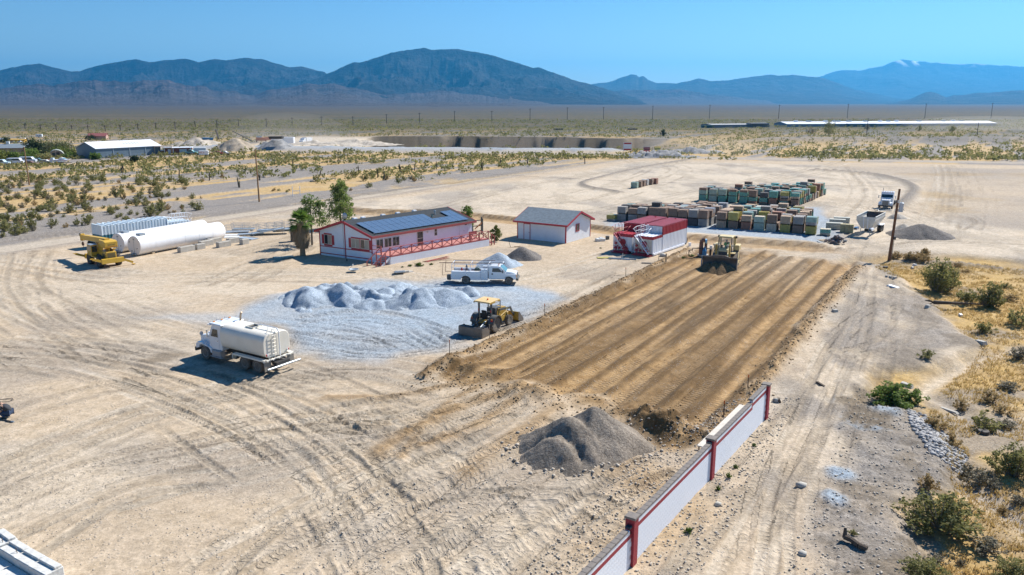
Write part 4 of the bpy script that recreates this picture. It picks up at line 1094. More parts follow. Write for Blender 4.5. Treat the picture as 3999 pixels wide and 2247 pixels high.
# ------------------------------------------------------------------ frac tanks
def corrug(x0,x1,pitch,dep):
    pts,x,k = [],x0,0
    n = max(1,int(round((x1 - x0) / pitch))); p = (x1 - x0) / n
    for i in range(n):
        a = x0 + i * p
        pts += [(a,0),(a + p * .34,0),(a + p * .44,dep),(a + p * .90,dep)]
    pts.append((x1,0))
    return pts
RIBR = M('rib_highlight_red',(.50,.12,.14),.45,0,.12,1.0,.05)  # paler red for the roof ribs: highlights on their tops painted in
OVER = M('patchy_white_paint',(0.74,0.74,0.74),.5,0,.1,.9,.1)
def frac_tank(label,loc,rz,upper,lower,line_low,line_high,rail_mat,stair_mat,mirror=False,length=10.3,low_len=2.9,zl=2.5,zh=3.42,wide=1.32,group=None,patch=False,front_mat=None,rib_mat=None):
    t = thing('frac_tank',label,'tank',loc,rz,group)
    W_ = wide
    def wall(x0,x1,z0,z1,mat,nm):
        for s in (-1,1):
            pr = [(x,s * (W_ - .12 + d)) for x,d in corrug(x0,x1,.44,.12)]
            MB().strip(pr,z0,z1,'z').build(nm,mat,t)
    wall(.12,low_len,.34,line_low,lower,'side_panel'); wall(low_len,length,.34,line_high,lower,'side_panel')
    wall(.12,low_len,line_low,zl,upper,'side_band'); wall(low_len,length,line_high,zh,upper,'side_band')
    fm = front_mat or lower
    for x,nm,zt,ln in ((0.0,'front_wall',zl,line_low),(length,'rear_wall',zh,line_high)):
        sgn = -1 if x == 0 else 1
        pr = [(y,d) for y,d in corrug(-W_ + .12,W_ - .12,.40,.06)]
        prx = [(x + sgn * (d - .03),y) for y,d in pr]
        MB().strip([(a,b) for a,b in prx],.34,ln,'z').build(nm,fm if x == 0 else lower,t)
        MB().strip([(a,b) for a,b in prx],ln,zt,'z').build('end_band',upper,t)
    for x,y,zt,ln in ((.06,-W_ + .06,zl,line_low),(.06,W_ - .06,zl,line_low),(length - .06,-W_ + .06,zh,line_high),(length - .06,W_ - .06,zh,line_high),(low_len,-W_ + .04,zh,line_high),(low_len,W_ - .04,zh,line_high)):
        MB().cyl((x,y,.3),(x,y,ln),.10,.10,10).build('corner_post',lower,t)
        MB().cyl((x,y,ln),(x,y,zt),.10,.10,10).build('corner_post',upper,t)
    MB().bx(low_len - .03,low_len + .03,-W_ + .05,W_ - .05,zl - .05,zh).build('step_wall',upper if not patch else OVER,t)
    for i in range(6):
        y = -W_ + .2 + i * (2 * W_ - .4) / 5
        MB().bx(low_len - .08,low_len - .03,y - .03,y + .03,zl,zh - .05).build('step_rib',upper if not patch else WHITE,t)
    MB().bx(low_len,length + .03,-W_ + .02,W_ - .02,zh - .03,zh + .02).build('roof',upper,t)
    n = 14
    for i in range(n):
        x = low_len + .1 + (length - low_len - .2) * i / (n - 1)
        MB().bx(x - .11,x + .11,-W_ + .0,W_ - .0,zh + .02,zh + .14).build('roof_rib',rib_mat or upper,t)
    MB().bx(.02,low_len,-W_ + .04,W_ - .04,zl - .06,zl - .01).build('lower_deck',rail_mat if patch else upper,t)
    for i in range(5):
        y = -W_ + .3 + i * (2 * W_ - .6) / 4
        MB().bx(.1,low_len - .1,y - .05,y + .05,zl - .01,zl + .04).build('deck_rib',rail_mat if patch else upper,t)
    for s in (-1,1):
        MB().bx(.2,length - .6,s * W_ - .09,s * W_ + .09,.10,.34).build('skid_beam',lower,t)
    MB().bx(-.75,.1,-W_ + .05,W_ - .05,.06,.16).build('front_skid',upper,t)
    # manway, valves and drain lines on the front
    m = MB().lathe([(.0,-.10),(.34,-.10),(.40,-.06),(.40,.0)],(-.07,-.15 if not mirror else .15,1.45),'x',18).build('manway',RED,t)
    for i in range(8):
        a = 2 * math.pi * i / 8
        MB().box((-.16,(-.15 if not mirror else .15) + .36 * math.cos(a),1.45 + .36 * math.sin(a)),(.06,.05,.05)).build('bolt',RED,m)
    for y,z in ((.85,1.20),(.95,.62),(.35,.62),(-.25,.62),(-.75,.62)):
        v = MB().cyl((-.30,y,z),(-.02,y,z),.15,.15,12).build('valve',RED,t)
        MB().box((-.2,y + .12,z + .24),(.05,.34,.04)).build('lever',RED,v)
        MB().bx(-.24,-.2,y - .02,y + .02,z + .1,z + .24).build('stem',RED,v)
    for y in (.65,-.50): MB().bar((-.12,y,.95),(-.65,y,.15),.11,.11).build('brace',RED,t)
    MB().cyl((-.45,1.05,.22),(-.45,-1.0,.22),.09,.09,10).build('drain_pipe',RED,t)
    # stairs across the front and the rails above
    ya,yb = (.95,-1.05)
    stq = MB()
    for x in (-.62,-.12): stq.bar((x,ya,zl + .05),(x,yb,.30),.05,.20,up=(1,0,0))
    so_ = stq.build('stair_stringer',stair_mat,t)
    for k in range(8):
        f = (k + .7) / 8.4
        MB().box((-.37,ya + (yb - ya) * f,zl + .05 + (.30 - zl - .05) * f),(.46,.24,.035)).build('step',stair_mat,so_)
    rl = MB()
    rl.tube([(-.64,ya + .25,zl + .95),(-.64,ya - .75,zl - .0),(-.64,yb + .05,1.18),(-.64,yb,.35)],.028)
    rl.tube([(-.64,(ya + yb) / 2,1.35),(-.64,(ya + yb) / 2,zl - .45)],.025)
    rl.build('stair_rail',stair_mat,t)
    r2 = MB()
    for yy in (.55,1.15):
        for x in (.1,.9,1.7,2.5): r2.cyl((x,yy,zl),(x,yy,zl + 1.1),.026,.026,6)
        for z in (zl + .55,zl + 1.1): r2.tube([(.1,yy,z),(2.5,yy,z)],.026)
    for x in (.1,):
        r2.tube([(-.6,1.15,zl + .9),(x,1.15,zl + 1.1)],.026)
    r2.build('guard_rail',rail_mat,t)
    MB().tube([(.2,.2,zl + .12),(1.6,.2,zl + .12),(2.0,.2,zl + .5),(low_len,.2,zl + .75)],.06,8).build('fill_pipe',rail_mat,t)
    MB().cyl((length - .9,0,zh),(length - .9,0,zh + .28),.10,.10,10).build('roof_vent',upper,t)
    # rear axle
    for s in (-1,1):
        tire((length + .45,s * (W_ - .35),.52),.50,.30,'y',t,WHITE)
    MB().bx(length,length + .75,-W_ + .3,W_ - .3,.85,.97).build('mudguard',lower,t)
    MB().cyl((length + .45,-1,.52),(length + .45,1,.52),.07).build('axle',DARK,t)
    return t
def tire(c,r,w,axis='y',parent=None,rim=None,lugs=0,tread=None,hub=.58,name='wheel',side=0):
    """wheel = tyre (with optional lugs) and rim sub-part; axis is the axle direction"""
    k = w / 2
    prof = [(r * hub,-k * .75),(r * .80,-k),(r * .94,-k * .94),(r,-k * .66),(r,k * .66),(r * .94,k * .94),(r * .80,k),(r * hub,k * .75)]
    mb = MB().lathe(prof,c,axis,24)
    if lugs:
        for i in range(lugs):
            for s in (-1,1):
                a = 2 * math.pi * (i + (.5 if s > 0 else 0)) / lugs
                p = Vector((math.cos(a),math.sin(a)))
                q = Vector((math.cos(a + .28),math.sin(a + .28)))
                def o(v,al,rr): return {'y': (c[0] + v.x * rr,c[1] + al,c[2] + v.y * rr),'x': (c[0] + al,c[1] + v.x * rr,c[2] + v.y * rr)}[axis]
                mb.bar(o(p,s * k * .95,r * .985),o(q,s * k * .04,r * 1.03),r * .10,r * .10,up=o(p,0,r) - Vector(c) if False else (Vector(o(p,0,1)) - Vector(c)))
    ty = mb.build(name,tread or BLACK,parent,smooth=True)
    rm = MB().lathe([(.02,-k * .30),(r * .20,-k * .42),(r * .22,-k * .18),(r * .44,-k * .10),(r * .52,-k * .72),(r * (hub + .01),-k * .78),(r * (hub + .01),k * .78),(r * .52,k * .72),(r * .44,k * .10),(r * .22,k * .18),(r * .20,k * .42),(.02,k * .30)],c,axis,20)
    ro = rm.build('rim',rim or GALV,ty,smooth=True)
    for s in (-1,1):
        for i in range(8):
            a = 2 * math.pi * i / 8
            v = (math.cos(a) * r * .32,math.sin(a) * r * .32)
            cc = {'y': (c[0] + v[0],c[1] + s * k * .2,c[2] + v[1]),'x': (c[0] + s * k * .2,c[1] + v[0],c[2] + v[1])}[axis]
            if s == 1 or True:
                pass
    return ty
ft_ax = math.pi / 2 - R(36)
fu = Vector((math.sin(R(36)),math.cos(R(36)))); fv = Vector((math.cos(R(36)),-math.sin(R(36))))
f2 = Vector((17.75,98.0)) - fv * 1.32
f1 = f2 - fv * 3.05 + fu * .1
frac_tank('crimson and white ribbed steel tank with red stairs, beside the shed',(f1.x,f1.y,0),ft_ax,RED,WHITE,2.1,2.35,RED,RED,rib_mat=RIBR)
frac_tank('crimson and white ribbed steel tank with white stairs, nearer the bulldozer',(f2.x,f2.y,0),ft_ax,RED,WHITE,2.1,2.35,WHITE,WHITE,patch=True,rib_mat=RIBR,
          front_mat=M('part_painted_front',(.70,.66,.58),.55,0,.25,1.1,.35))
# white and teal tank behind the two cylinders, lower end away from the crane
TEAL = M('teal_paint',(0.025,0.17,0.22),.5,0,.15,1.0,.08)
PALE = M('pale_blue_white_paint',(0.74,0.82,0.85),.45,0,.1,.8,.08)
c_ax = R(37)
cu = Vector((math.sin(c_ax),math.cos(c_ax)))
cfar = Vector((-54.55,103.71)) + cu * 12.6 + Vector((-math.cos(c_ax),math.sin(c_ax))) * 1.3
frac_tank('white and teal ribbed steel tank behind the two white cylinders',(cfar.x,cfar.y,0),math.pi / 2 - c_ax + math.pi,PALE,TEAL,1.35,1.75,WHITE,WHITE,length=12.6,low_len=3.3,zl=2.35,zh=2.95,wide=1.3)

# ------------------------------------------------------------------ two white cylindrical tanks lying on the ground
CYLW = M('tank_white',(0.80,0.80,0.81),.42,0,.10,.5,.20,.15,1.2)
def cyl_tank(label,near_px,ang,length,r,zc,saddle):
    c = P(near_px[0],near_px[1],zc)
    t = thing('cylinder_tank',label,'tank',(c.x,c.y,0),math.pi / 2 - R(ang))
    MB().lathe([(0.02,0.0),(r - .03,0.0),(r,.03),(r,length * .5 - .02),(r + .012,length * .5 - .015),(r + .012,length * .5 + .015),(r,length * .5 + .02),(r,length - .12),(r - .10,length),(.02,length + .22)],(0,0,zc),'x',40).build('shell',CYLW,t,smooth=True)
    for x in (2.3,4.6,9.2,11.5): MB().lathe([(r - .05,x - .02),(r + .008,x - .012),(r + .008,x + .012),(r - .05,x + .02)],(0,0,zc),'x',40).build('weld_seam',CYLW,t,smooth=True)
    MB().bx(.7,1.5,-.42,.42,zc + r - .08,zc + r + .20).build('hatch',GALV,t)
    MB().bx(-.03,.0,-.02,.02,zc - r + .2,zc + r - .15).build('seam',GALV,t)
    for y,z in ((.75,.5),(-.62,-.35),(.4,-.75),(-.1,.95)):
        MB().cyl((-.12,y * r / 1.25,zc + z * .9),(0,y * r / 1.25,zc + z * .9),.045,.045,8).build('pipe_stub',DARK,t)
    MB().cyl((-.35,.15,.18),(0,.15,.25),.12).cyl((-.2,-.25,.16),(0,-.25,.22),.12).build('drain',GALV,t)
    for x in saddle: MB().bx(x - .2,x + .2,-r * .8,r * .8,-.1,zc - r * .86).build('chock',WOOD,t)
    return t
cyl_tank('long white cylindrical steel tank lying nearest the concrete blocks',(523,961),28,13.8,1.26,1.27,(2,11.5))
cyl_tank('long white cylindrical steel tank lying between its twin and the teal tank',(460,950),28,13.8,1.26,1.27,(2,11.5))

# ------------------------------------------------------------------ painted block wall, built block by block
bw_a,bw_b = Vector((4.23,28.6)),Vector((15.55,45.55))
wdir = (bw_b - bw_a).normalized()
B0 = bw_a - wdir * 3.2
wall = thing('block_wall','white block wall with crimson stripe, pillars and grey capping','wall',(B0.x,B0.y,0),math.atan2(wdir.y,wdir.x))
BLKW = M('painted_block',(0.82,0.85,0.90),.6,0,.05,2.0,.05,.3,14)
BLKR = M('painted_block_red',(0.30,0.015,0.035),.55,0,.12,2.0,.06,.3,14)
CAPM = M('cap_block',(0.20,0.175,0.155),.9,0,.2,2.0,.1,.3,12)
BL,BH,BT = .40,.20,.20
TOT = (bw_b - B0).length
pill = [3.2 + d for d in (1.15,10.45)]            # pillars (distance along the wall)
p_px = [P(2400 + 270 / 1.8156,1450 + 1425 / 1.8156),P(2400 + 745 / 1.8156,1450 + 780 / 1.8156)]
pill = [max(0.3,(Vector((q.x,q.y)) - B0).dot(wdir)) for q in p_px] + [TOT]
bm_full = MB().box((0,0,0),(BL - .004,BT,BH - .004),ch=.003).mesh('block'); bm_full.materials.append(BLKW)
bm_half = MB().box((0,0,0),(BL / 2 - .004,BT,BH - .004),ch=.003).mesh('block'); bm_half.materials.append(BLKW)
bm_fullr = bm_full.copy(); bm_fullr.materials.clear(); bm_fullr.materials.append(BLKR)
bm_halfr = bm_half.copy(); bm_halfr.materials.clear(); bm_halfr.materials.append(BLKR)
bm_cap = MB().box((0,0,0),(BL - .006,BT + .05,.10),ch=.012).mesh('cap_block'); bm_cap.materials.append(CAPM)
bm_pil = MB().box((0,0,0),(.42,.42,BH - .006),ch=.008).mesh('pillar_block'); bm_pil.materials.append(BLKR)
bm_pcap = MB().box((0,0,0),(.50,.50,.10),ch=.012).mesh('pillar_cap'); bm_pcap.materials.append(CAPM)
MB().bx(0,TOT,-.085,.085,-.3,1.55).build('mortar',M('mortar_white',(.74,.74,.74),.8),wall)
secs = [(0.0,pill[0],9),(pill[0],pill[1],10),(pill[1],TOT,10)]
stepx = TOT - 3.1
blocks = []
for x0,x1,n in secs:
    for k in range(-1,n + 1):
        nn = n
        x = x0 + (0.21 if x0 > 0 else 0) + (BL / 2 if k % 2 else 0)
        if k % 2: blocks.append((x - BL / 4,k,n,True))
        while x + BL <= x1 - .2:
            blocks.append((x + BL / 2,k,n,False)); x += BL
        if x1 - .21 - x > .1: blocks.append((x + BL / 4,k,n,True))
blocks = [(x,k,n,hf) for x,k,n,hf in blocks if k < n or (x > stepx and k == n)]
blocks.sort(key=lambda q: q[0])
nblk = 0; rest = MB(); restr = MB()
for x,k,n,hf in blocks:
    z = k * BH + BH / 2
    top = n + (1 if x > stepx else 0)
    red = (k == top - 2)
    if nblk < 296 and k >= 0 and x > 1.5:
        o = bpy.data.objects.new('block',(bm_halfr if hf else bm_fullr) if red else (bm_half if hf else bm_full))
        COL.objects.link(o); o.parent = wall; o.location = (x,0,z); nblk += 1
    else:
        (restr if red else rest).box((x,0,z),((BL / 2 if hf else BL) - .004,BT,BH - .004))
tag(rest.build('blockwork',BLKW,wall),kind='stuff')
tag(restr.build('blockwork_stripe',BLKR,wall),kind='stuff')
x = .2
while x < TOT - .2:
    sec = [s for s in secs if s[0] <= x < s[1]][0]
    z = (sec[2] + (1 if x > stepx else 0)) * BH + .05
    if all(abs(x - p) > .4 for p in pill):
        o = bpy.data.objects.new('cap_block',bm_cap); COL.objects.link(o); o.parent = wall; o.location = (x,random.uniform(-.006,.006),z)
    x += BL
for i,p in enumerate(pill):
    for k in range(-1,11):
        o = bpy.data.objects.new('pillar_block',bm_pil); COL.objects.link(o); o.parent = wall; o.location = (p,0,k * BH + BH / 2)
    o = bpy.data.objects.new('pillar_cap',bm_pcap); COL.objects.link(o); o.parent = wall; o.location = (p,0,11 * BH + .05)
    if i < 2: MB().box((p - .32,0,secs[i][2] * BH + .10),(.22,.24,.09),ch=.01).build('dark_cap_block',M('dark_cap',(.06,.075,.08),.8),wall)
# scaffold plank and footings behind the wall
def plank(name,label,a,b,w,h,mat,z=0.0,cat='plank',group=None):
    a,b = Vector(a),Vector(b); d = b - a
    o = MB().box((d.length / 2,0,h / 2),(d.length,w,h)).build(name,mat)
    o.location = (a.x,a.y,(a.z if len(a) > 2 else 0) + z); o.rotation_euler = (0,0,math.atan2(d.y,d.x))
    return tag(o,label,cat,group)
wn_ = Vector((-wdir.y,wdir.x))
q0 = B0 + wdir * (pill[1] + .6) + wn_ * .75; q1 = B0 + wdir * (TOT - 2.0) + wn_ * .75
plank('scaffold_plank','pale scaffold plank raised behind the far end of the block wall',(q0.x,q0.y,1.32),(q1.x,q1.y,1.32),.42,.06,M('scaffold_board',(.60,.55,.47),.8,0,.15,3),cat='plank')
q2 = B0 + wdir * (pill[1] - 3.6) + wn_ * .7; q3 = B0 + wdir * (pill[1] + .2) + wn_ * .7
plank('scaffold_plank','pale scaffold plank behind the middle pillar of the block wall',(q2.x,q2.y,.95),(q3.x,q3.y,.95),.36,.06,MATS['scaffold_board'],cat='plank')
for i,(dd,hh) in enumerate(((pill[1] - 3.2,.95),(pill[1] + .9,1.32),(TOT - 2.6,1.32))):
    q = B0 + wdir * dd + wn_ * .72
    tr = thing('trestle',['low steel trestle behind the block wall before the middle pillar','steel trestle just past the middle pillar of the block wall','steel trestle behind the far end of the block wall'][i],'trestle',(q.x,q.y,0),math.atan2(wdir.y,wdir.x))
    for s in (-1,1):
        for e in (-1,1): MB().bar((e * .22,s * .30,0),(e * .05,s * .22,hh),.03,.03).build('leg',M('rusty_steel',(.10,.055,.035),.8,0,.3,4),tr)
    MB().bx(-.06,.06,-.34,.34,hh - .05,hh - .005).build('cross_bar',MATS['rusty_steel'],tr)

# concrete retaining blocks at the bottom left corner
lb0,lb1 = D(-6,1352),D(175,1470)
ld = Vector((lb1.x - lb0.x,lb1.y - lb0.y)).normalized(); ln_ = Vector((-ld.y,ld.x))
LBM = M('whitewashed_concrete',(.64,.64,.61),.85,0,.25,2.5,.3,.5,6)
for i in range(5):
    q = Vector((lb0.x,lb0.y)) + ld * (i * 1.26 - .5)
    t = thing('concrete_block',['whitewashed concrete block furthest up the row at the bottom left','second whitewashed concrete block of the bottom left row','third whitewashed concrete block of the bottom left row, with lifting loop','fourth whitewashed concrete block of the bottom left row','last whitewashed concrete block running out of the bottom edge'][i],'concrete block',(q.x + random.uniform(-.06,.06),q.y + random.uniform(-.05,.05),random.uniform(-.08,.03)),math.atan2(ld.y,ld.x) + random.uniform(-.05,.05),'concrete blocks at the bottom left')
    MB().box((.6,-.38,.3),(1.22,.76,.62),ch=.03).build('body',LBM,t)
    MB().box((.6,-.20,.66),(1.18,.30,.11),ch=.02).build('rib',LBM,t)
    MB().box((.6,-1.2,.12),(1.2,.85,.28),ch=.03).build('foot',LBM,t)
    if i in (1,2): MB().tube([(.85,-.45,.6),(.95,-.5,.8),(1.07,-.52,.6)],.014,6).build('lifting_loop',MATS['rusty_steel'],t)
# ------------------------------------------------------------------ pallets of concrete block
PW,PH,PD = 1.42,1.16,1.30          # bundle width, height, depth
PCOL = {'brown': (.27,.18,.13),'grey': (.33,.31,.29),'charcoal': (.09,.088,.09),'tan': (.48,.35,.24),'rust': (.34,.17,.115),'cream': (.60,.51,.39)}
WRAPC = {'teal-wrapped': (.11,.42,.35),'yellow-wrapped': (.50,.42,.08),'white-wrapped': (.60,.61,.63),'pale green-wrapped': (.38,.55,.47)}
def bundle_mesh(nx,ny,nz,gap=.022,seed=0):
    rr = random.Random(seed); mb = MB()
    bx_,by_,bz_ = PW / nx,PD / ny,PH / nz
    for k in range(nz):
        for i in range(nx):
            for j in range(ny):
                if 0 < i < nx - 1 and 0 < j < ny - 1 and k < nz - 1: continue
                jx,jy = rr.uniform(-.012,.012),rr.uniform(-.012,.012)
                mb.box((-PW / 2 + (i + .5) * bx_ + jx,-PD / 2 + (j + .5) * by_ + jy,.13 + (k + .5) * bz_),(bx_ - gap,by_ - gap * .8,bz_ - .012))
    return mb
BUND = {}
def bundle(colour,variant):
    key = (colour,variant)
    if key not in BUND:
        nx,ny,nz = ((7,3,5),(4,6,6),(7,3,3))[variant]
        me = bundle_mesh(nx,ny,nz,.03 if variant != 1 else .02,hash(variant) + 3).mesh('block_bundle')
        me.materials.append(M('block_' + colour,PCOL[colour],.9,0,.22,1.5,.10,.2,20))
        BUND[key] = me
    return BUND[key]
def pallet_mesh():
    mb = MB()
    for j in range(5): mb.box((0,-PD / 2 + .08 + j * (PD - .16) / 4,.115),(PW,.11,.025))
    for i in range(3): mb.box((-PW / 2 + .06 + i * (PW - .12) / 2,0,.055),(.09,PD,.09))
    return mb.mesh('wood_pallet')
PALM = pallet_mesh(); PALM.materials.append(M('pallet_wood',(.24,.165,.10),.85,0,.3,3.0,.1))
def wrap_material(name,col,alpha):
    m = M(name,col,.32,0,.25,2.2,0)
    m.node_tree.nodes['Principled BSDF'].inputs['Alpha'].default_value = alpha
    return m
WRAPM = {}
def wrap_mesh(kind,variant):
    key = (kind,variant)
    if key not in WRAPM:
        z0,z1 = ((.12,PH + .15),(.55,PH + .15),(.12,.85))[variant]
        rr = random.Random(variant * 7 + len(kind)); mb = MB()
        n = 12; ring = []
        for i in range(4):
            for t in (0,.33,.66):
                ax,ay = ((-1,-1),(1,-1),(1,1),(-1,1))[i]; bx2,by2 = ((1,-1),(1,1),(-1,1),(-1,-1))[i]
                ring.append(((ax + (bx2 - ax) * t) * (PW / 2 + .018),(ay + (by2 - ay) * t) * (PD / 2 + .018)))
        vs = []
        for z in (z0,(z0 + z1) / 2,z1):
            for x,y in ring:
                k = 1 + rr.uniform(-.004,.018)
                vs.append((x * k,y * k,z + (rr.uniform(-.03,.03) if z not in (z0,) else 0)))
        fs = []
        for r_ in range(2):
            for i in range(n): fs.append((r_ * n + i,r_ * n + (i + 1) % n,(r_ + 1) * n + (i + 1) % n,(r_ + 1) * n + i))
        if variant != 2: fs.append(tuple(range(2 * n,3 * n)))
        mb.add(vs,fs)
        me = mb.mesh('stretch_wrap')
        me.materials.append(wrap_material('wrap_' + kind,WRAPC[kind],.62 if kind != 'white-wrapped' else .5))
        WRAPM[key] = me
    return WRAPM[key]
ORD = ['first','second','third','fourth','fifth','sixth','seventh','eighth','ninth','tenth','eleventh','twelfth','thirteenth','fourteenth','fifteenth','sixteenth','seventeenth','eighteenth','nineteenth','twentieth']
NPAL = [0]
def add_pallet(x,y,z,rz,colour,wrap,label,group,variant=0,hscale=1.0):
    t = thing('block_pallet',label,'block pallet',(x,y,z),rz + random.uniform(-.07,.07),group)
    for nm,me in (('block_bundle',bundle(colour,variant)),('wood_pallet',PALM)):
        o = bpy.data.objects.new(nm,me); COL.objects.link(o); o.parent = t
        if nm == 'block_bundle' and hscale != 1: o.scale = (1,1,hscale); o.location = (0,0,.13 * (1 - hscale))
    if wrap:
        o = bpy.data.objects.new('stretch_wrap',wrap_mesh(wrap,random.choice([0,0,1,2]))); COL.objects.link(o); o.parent = t
        if hscale != 1: o.scale = (1,1,hscale)
    NPAL[0] += 1
    return t
TIER = PH + .15
stack_rest = MB()
def pick(weights):
    ks = list(weights); return random.choices(ks,[weights[k] for k in ks])[0]
def field(origin,du,dv,ncol,depth_of,palette,wraps,front_name,inner_name,single=(),start=0,raised=()):
    """columns along du; rows recede along dv; two tiers; the front row is described pallet by pallet"""
    rz = math.atan2(du.y,du.x)
    un,vn = du.normalized(),dv.normalized()
    for c in range(ncol):
        nd_ = depth_of(c)
        for r in range(nd_[0],nd_[1]):
            p = origin + du * c + dv * r + un * random.uniform(-.13,.13) + vn * random.uniform(-.2,.2)
            front = r == nd_[0]
            for tier in (0,1):
                if tier == 1 and ((c,r) in single or random.random() < (.0 if front else .10)): continue
                col,wr = pick(palette(c,r)),pick(wraps(c,r))
                wr = wr if wr != 'none' else None
                var = random.choice([0,0,1,2])
                look = (wr or col)
                if tier == 0 and not front and c not in (0,ncol - 1) and r < nd_[1] - 1 and (c,r) not in single:
                    stack_rest.box((p.x,p.y,.13 + PH / 2 - .08),(PW * .96,PD * .96,PH),rz)
                    continue
                if front: lab,grp = f'{look} block pallet, {["lower", "upper"][tier]} tier, {ORD[c]} from left in {front_name}',front_name
                else: lab,grp = f'{look} block pallet on the {["ground", "top tier"][tier]} within {inner_name}',f'{look} pallets {["low", "on top"][tier]} within {inner_name}'
                add_pallet(p.x,p.y,tier * TIER,rz,col,wr,lab,grp,var,random.choice([.72,.9,.95,1.0,1.0,1.06]) if tier else random.uniform(.97,1.0))
                if tier == 1 and random.random() < .06 and not front:
                    add_pallet(p.x,p.y,2 * TIER,rz,pick(palette(c,r)),None,f'short third-tier {col} block pallet on top within {inner_name}',f'third tier pallets within {inner_name}',2,.45)
# front-left field (brown, grey, charcoal)
fdu = Vector((31.0 - 17.9,121.6 - 127.9)); n1 = 9
fdu = fdu / (n1 - .2)
fdv = Vector((math.sin(R(29)),math.cos(R(29)))) * 1.52
field(Vector((18.2,128.2)),fdu,fdv,n1,lambda c: (0,4 if c < 3 else 6 if c < 6 else 8),lambda c,r: {'brown': 5,'grey': 3,'charcoal': 2,'tan': 1.2,'rust': .8},
      lambda c,r: {'none': 12,'white-wrapped': 1,'pale green-wrapped': .6},'the brown front row','the brown block field')
# front-right field (tan, green wrap)
gdu = Vector((44.0 - 32.2,114.6 - 120.3)); n2 = 8
gdu = gdu / (n2 - 1)
field(Vector((32.3,120.9)),gdu,fdv,n2,lambda c: (0,(7,8,8,9,9,9,7,2)[c]),lambda c,r: {'brown': 3,'grey': 3,'tan': 2.5,'rust': 1.2,'cream': 1},
      lambda c,r: {'none': 6,'teal-wrapped': 1.5,'yellow-wrapped': .9,'pale green-wrapped': 1.6},'the tan front row','the tan block field')
# rear field under green wrap
hdu = Vector((53.0 - 37.6,147.6 - 155.2)); n3 = 10
hdu = hdu / (n3 - 1)
hdv = Vector((math.sin(R(33)),math.cos(R(33)))) * 1.62
field(Vector((37.8,155.6)),hdu,hdv,n3,lambda c: (0,(4,5,6,8,9,10,12,13,14,15)[c]),lambda c,r: {'brown': 3,'grey': 2,'rust': 1.4,'tan': 1.4,'charcoal': .7},
      lambda c,r: {'none': 4,'teal-wrapped': 5,'yellow-wrapped': 1.0,'pale green-wrapped': 2},'the green rear row','the green rear field')
tag(stack_rest.build('pallet_cores',M('block_brown',PCOL['brown'])),'lower pallets buried inside the block fields','block pallets',kind='stuff')
# loose ones
rzp = math.atan2(fdu.y,fdu.x)
def loose(px,colour,wrap,label,z=0,var=0,hs=1.0):
    q = P(*px); add_pallet(q.x,q.y,z,rzp,colour,wrap,label,None,var,hs)
loose((2390,866),'grey','yellow-wrapped','single yellow-wrapped block pallet at the left end of the front row',0,0,.9)
cr = lambda x,y: (2250 + x / 2.453,660 + y / 2.453)
for (x,y),col,wr,lab in (((560,184),'brown','pale green-wrapped','brown block pallet with green strap, nearest of the lone group in the upper yard'),((600,176),'brown',None,'second brown block pallet of the lone group in the upper yard'),
                            ((632,166),'brown',None,'third brown block pallet of the lone group in the upper yard'),((660,158),'cream','white-wrapped','white-wrapped block pallet of the lone group in the upper yard'),
                            ((708,150),'brown',None,'fifth brown block pallet of the lone group in the upper yard'),((750,144),'rust',None,'furthest rusty brown block pallet of the lone group in the upper yard')):
    loose(cr(x,y),col,wr,lab,0,0,1.05)
loose(cr(2385,634),'cream','teal-wrapped','half-height teal-wrapped pallet right of the tan front row',0,0,.7)
for i,((x,y),lab) in enumerate((((2470,575),'stack of long pale precast slabs nearest the tan front row'),((2500,540),'long pale precast slab stack behind the nearest slabs'),((2540,520),'furthest stack of pale precast slabs by the dump trailer'))):
    q = P(*cr(x,y)); t = thing('slab_stack',lab,'slab stack',(q.x,q.y,0),rzp + .1,'precast slab stacks by the dump trailer')
    for k in range(4): MB().box((0,random.uniform(-.05,.05),.14 + k * .24),(2.4,1.0,.21),ch=.02).build('slab',M('pale_precast',(.50,.50,.44),.9,0,.15,2,.1),t)
    for sgn in (-1,1): MB().box((sgn * .8,0,.02),(.12,1.0,.06)).build('bearer',WOOD,t)
q = P(*cr(2590,608)); t = thing('slab_stack','yellowish precast block stack in front of the dump trailer','slab stack',(q.x,q.y,0),rzp)
for k in range(5):
    for j in range(3): MB().box((-.62 + j * .62,0,.13 + k * .25),(.59,1.1,.235),ch=.015).build('slab',M('yellowish_precast',(.42,.36,.21),.9,0,.2,2,.12),t)
# heap of dark landscape stones and odd timber
hp = P(*cr(2490,720))
t = thing('stone_heap','heap of dark reddish cut stones beside the tan front row','stone heap',(hp.x,hp.y,0))
for i in range(60):
    a,rr_ = random.uniform(0,6.28),abs(random.gauss(0,.75))
    z = max(0,1.15 - rr_ * .75) * random.uniform(.2,1)
    MB().box((math.cos(a) * rr_ * 1.3,math.sin(a) * rr_,z + .14),(random.uniform(.22,.5),random.uniform(.2,.4),random.uniform(.16,.3)),random.uniform(0,3),random.uniform(-.5,.5),random.uniform(-.4,.4),ch=.02).build('stone',M('dark_cut_stone',(.15,.115,.11),.9,0,.35,2.5,.1) if i % 3 else M('grey_cut_stone',(.20,.22,.24),.9,0,.3,2.5,.1),t)
pp = P(*cr(2375,690))
wp = thing('wood_pallet','empty pale timber pallet lying in front of the dark stone heap','pallet',(pp.x,pp.y,0),.4)
for j in range(7): MB().box((0,-.55 + j * .18,.12),(1.5,.12,.03)).build('deck_slat',WOOD,wp)
for i in range(3): MB().box((-.66 + i * .66,0,.055),(.1,1.25,.1)).build('runner',WOOD,wp)
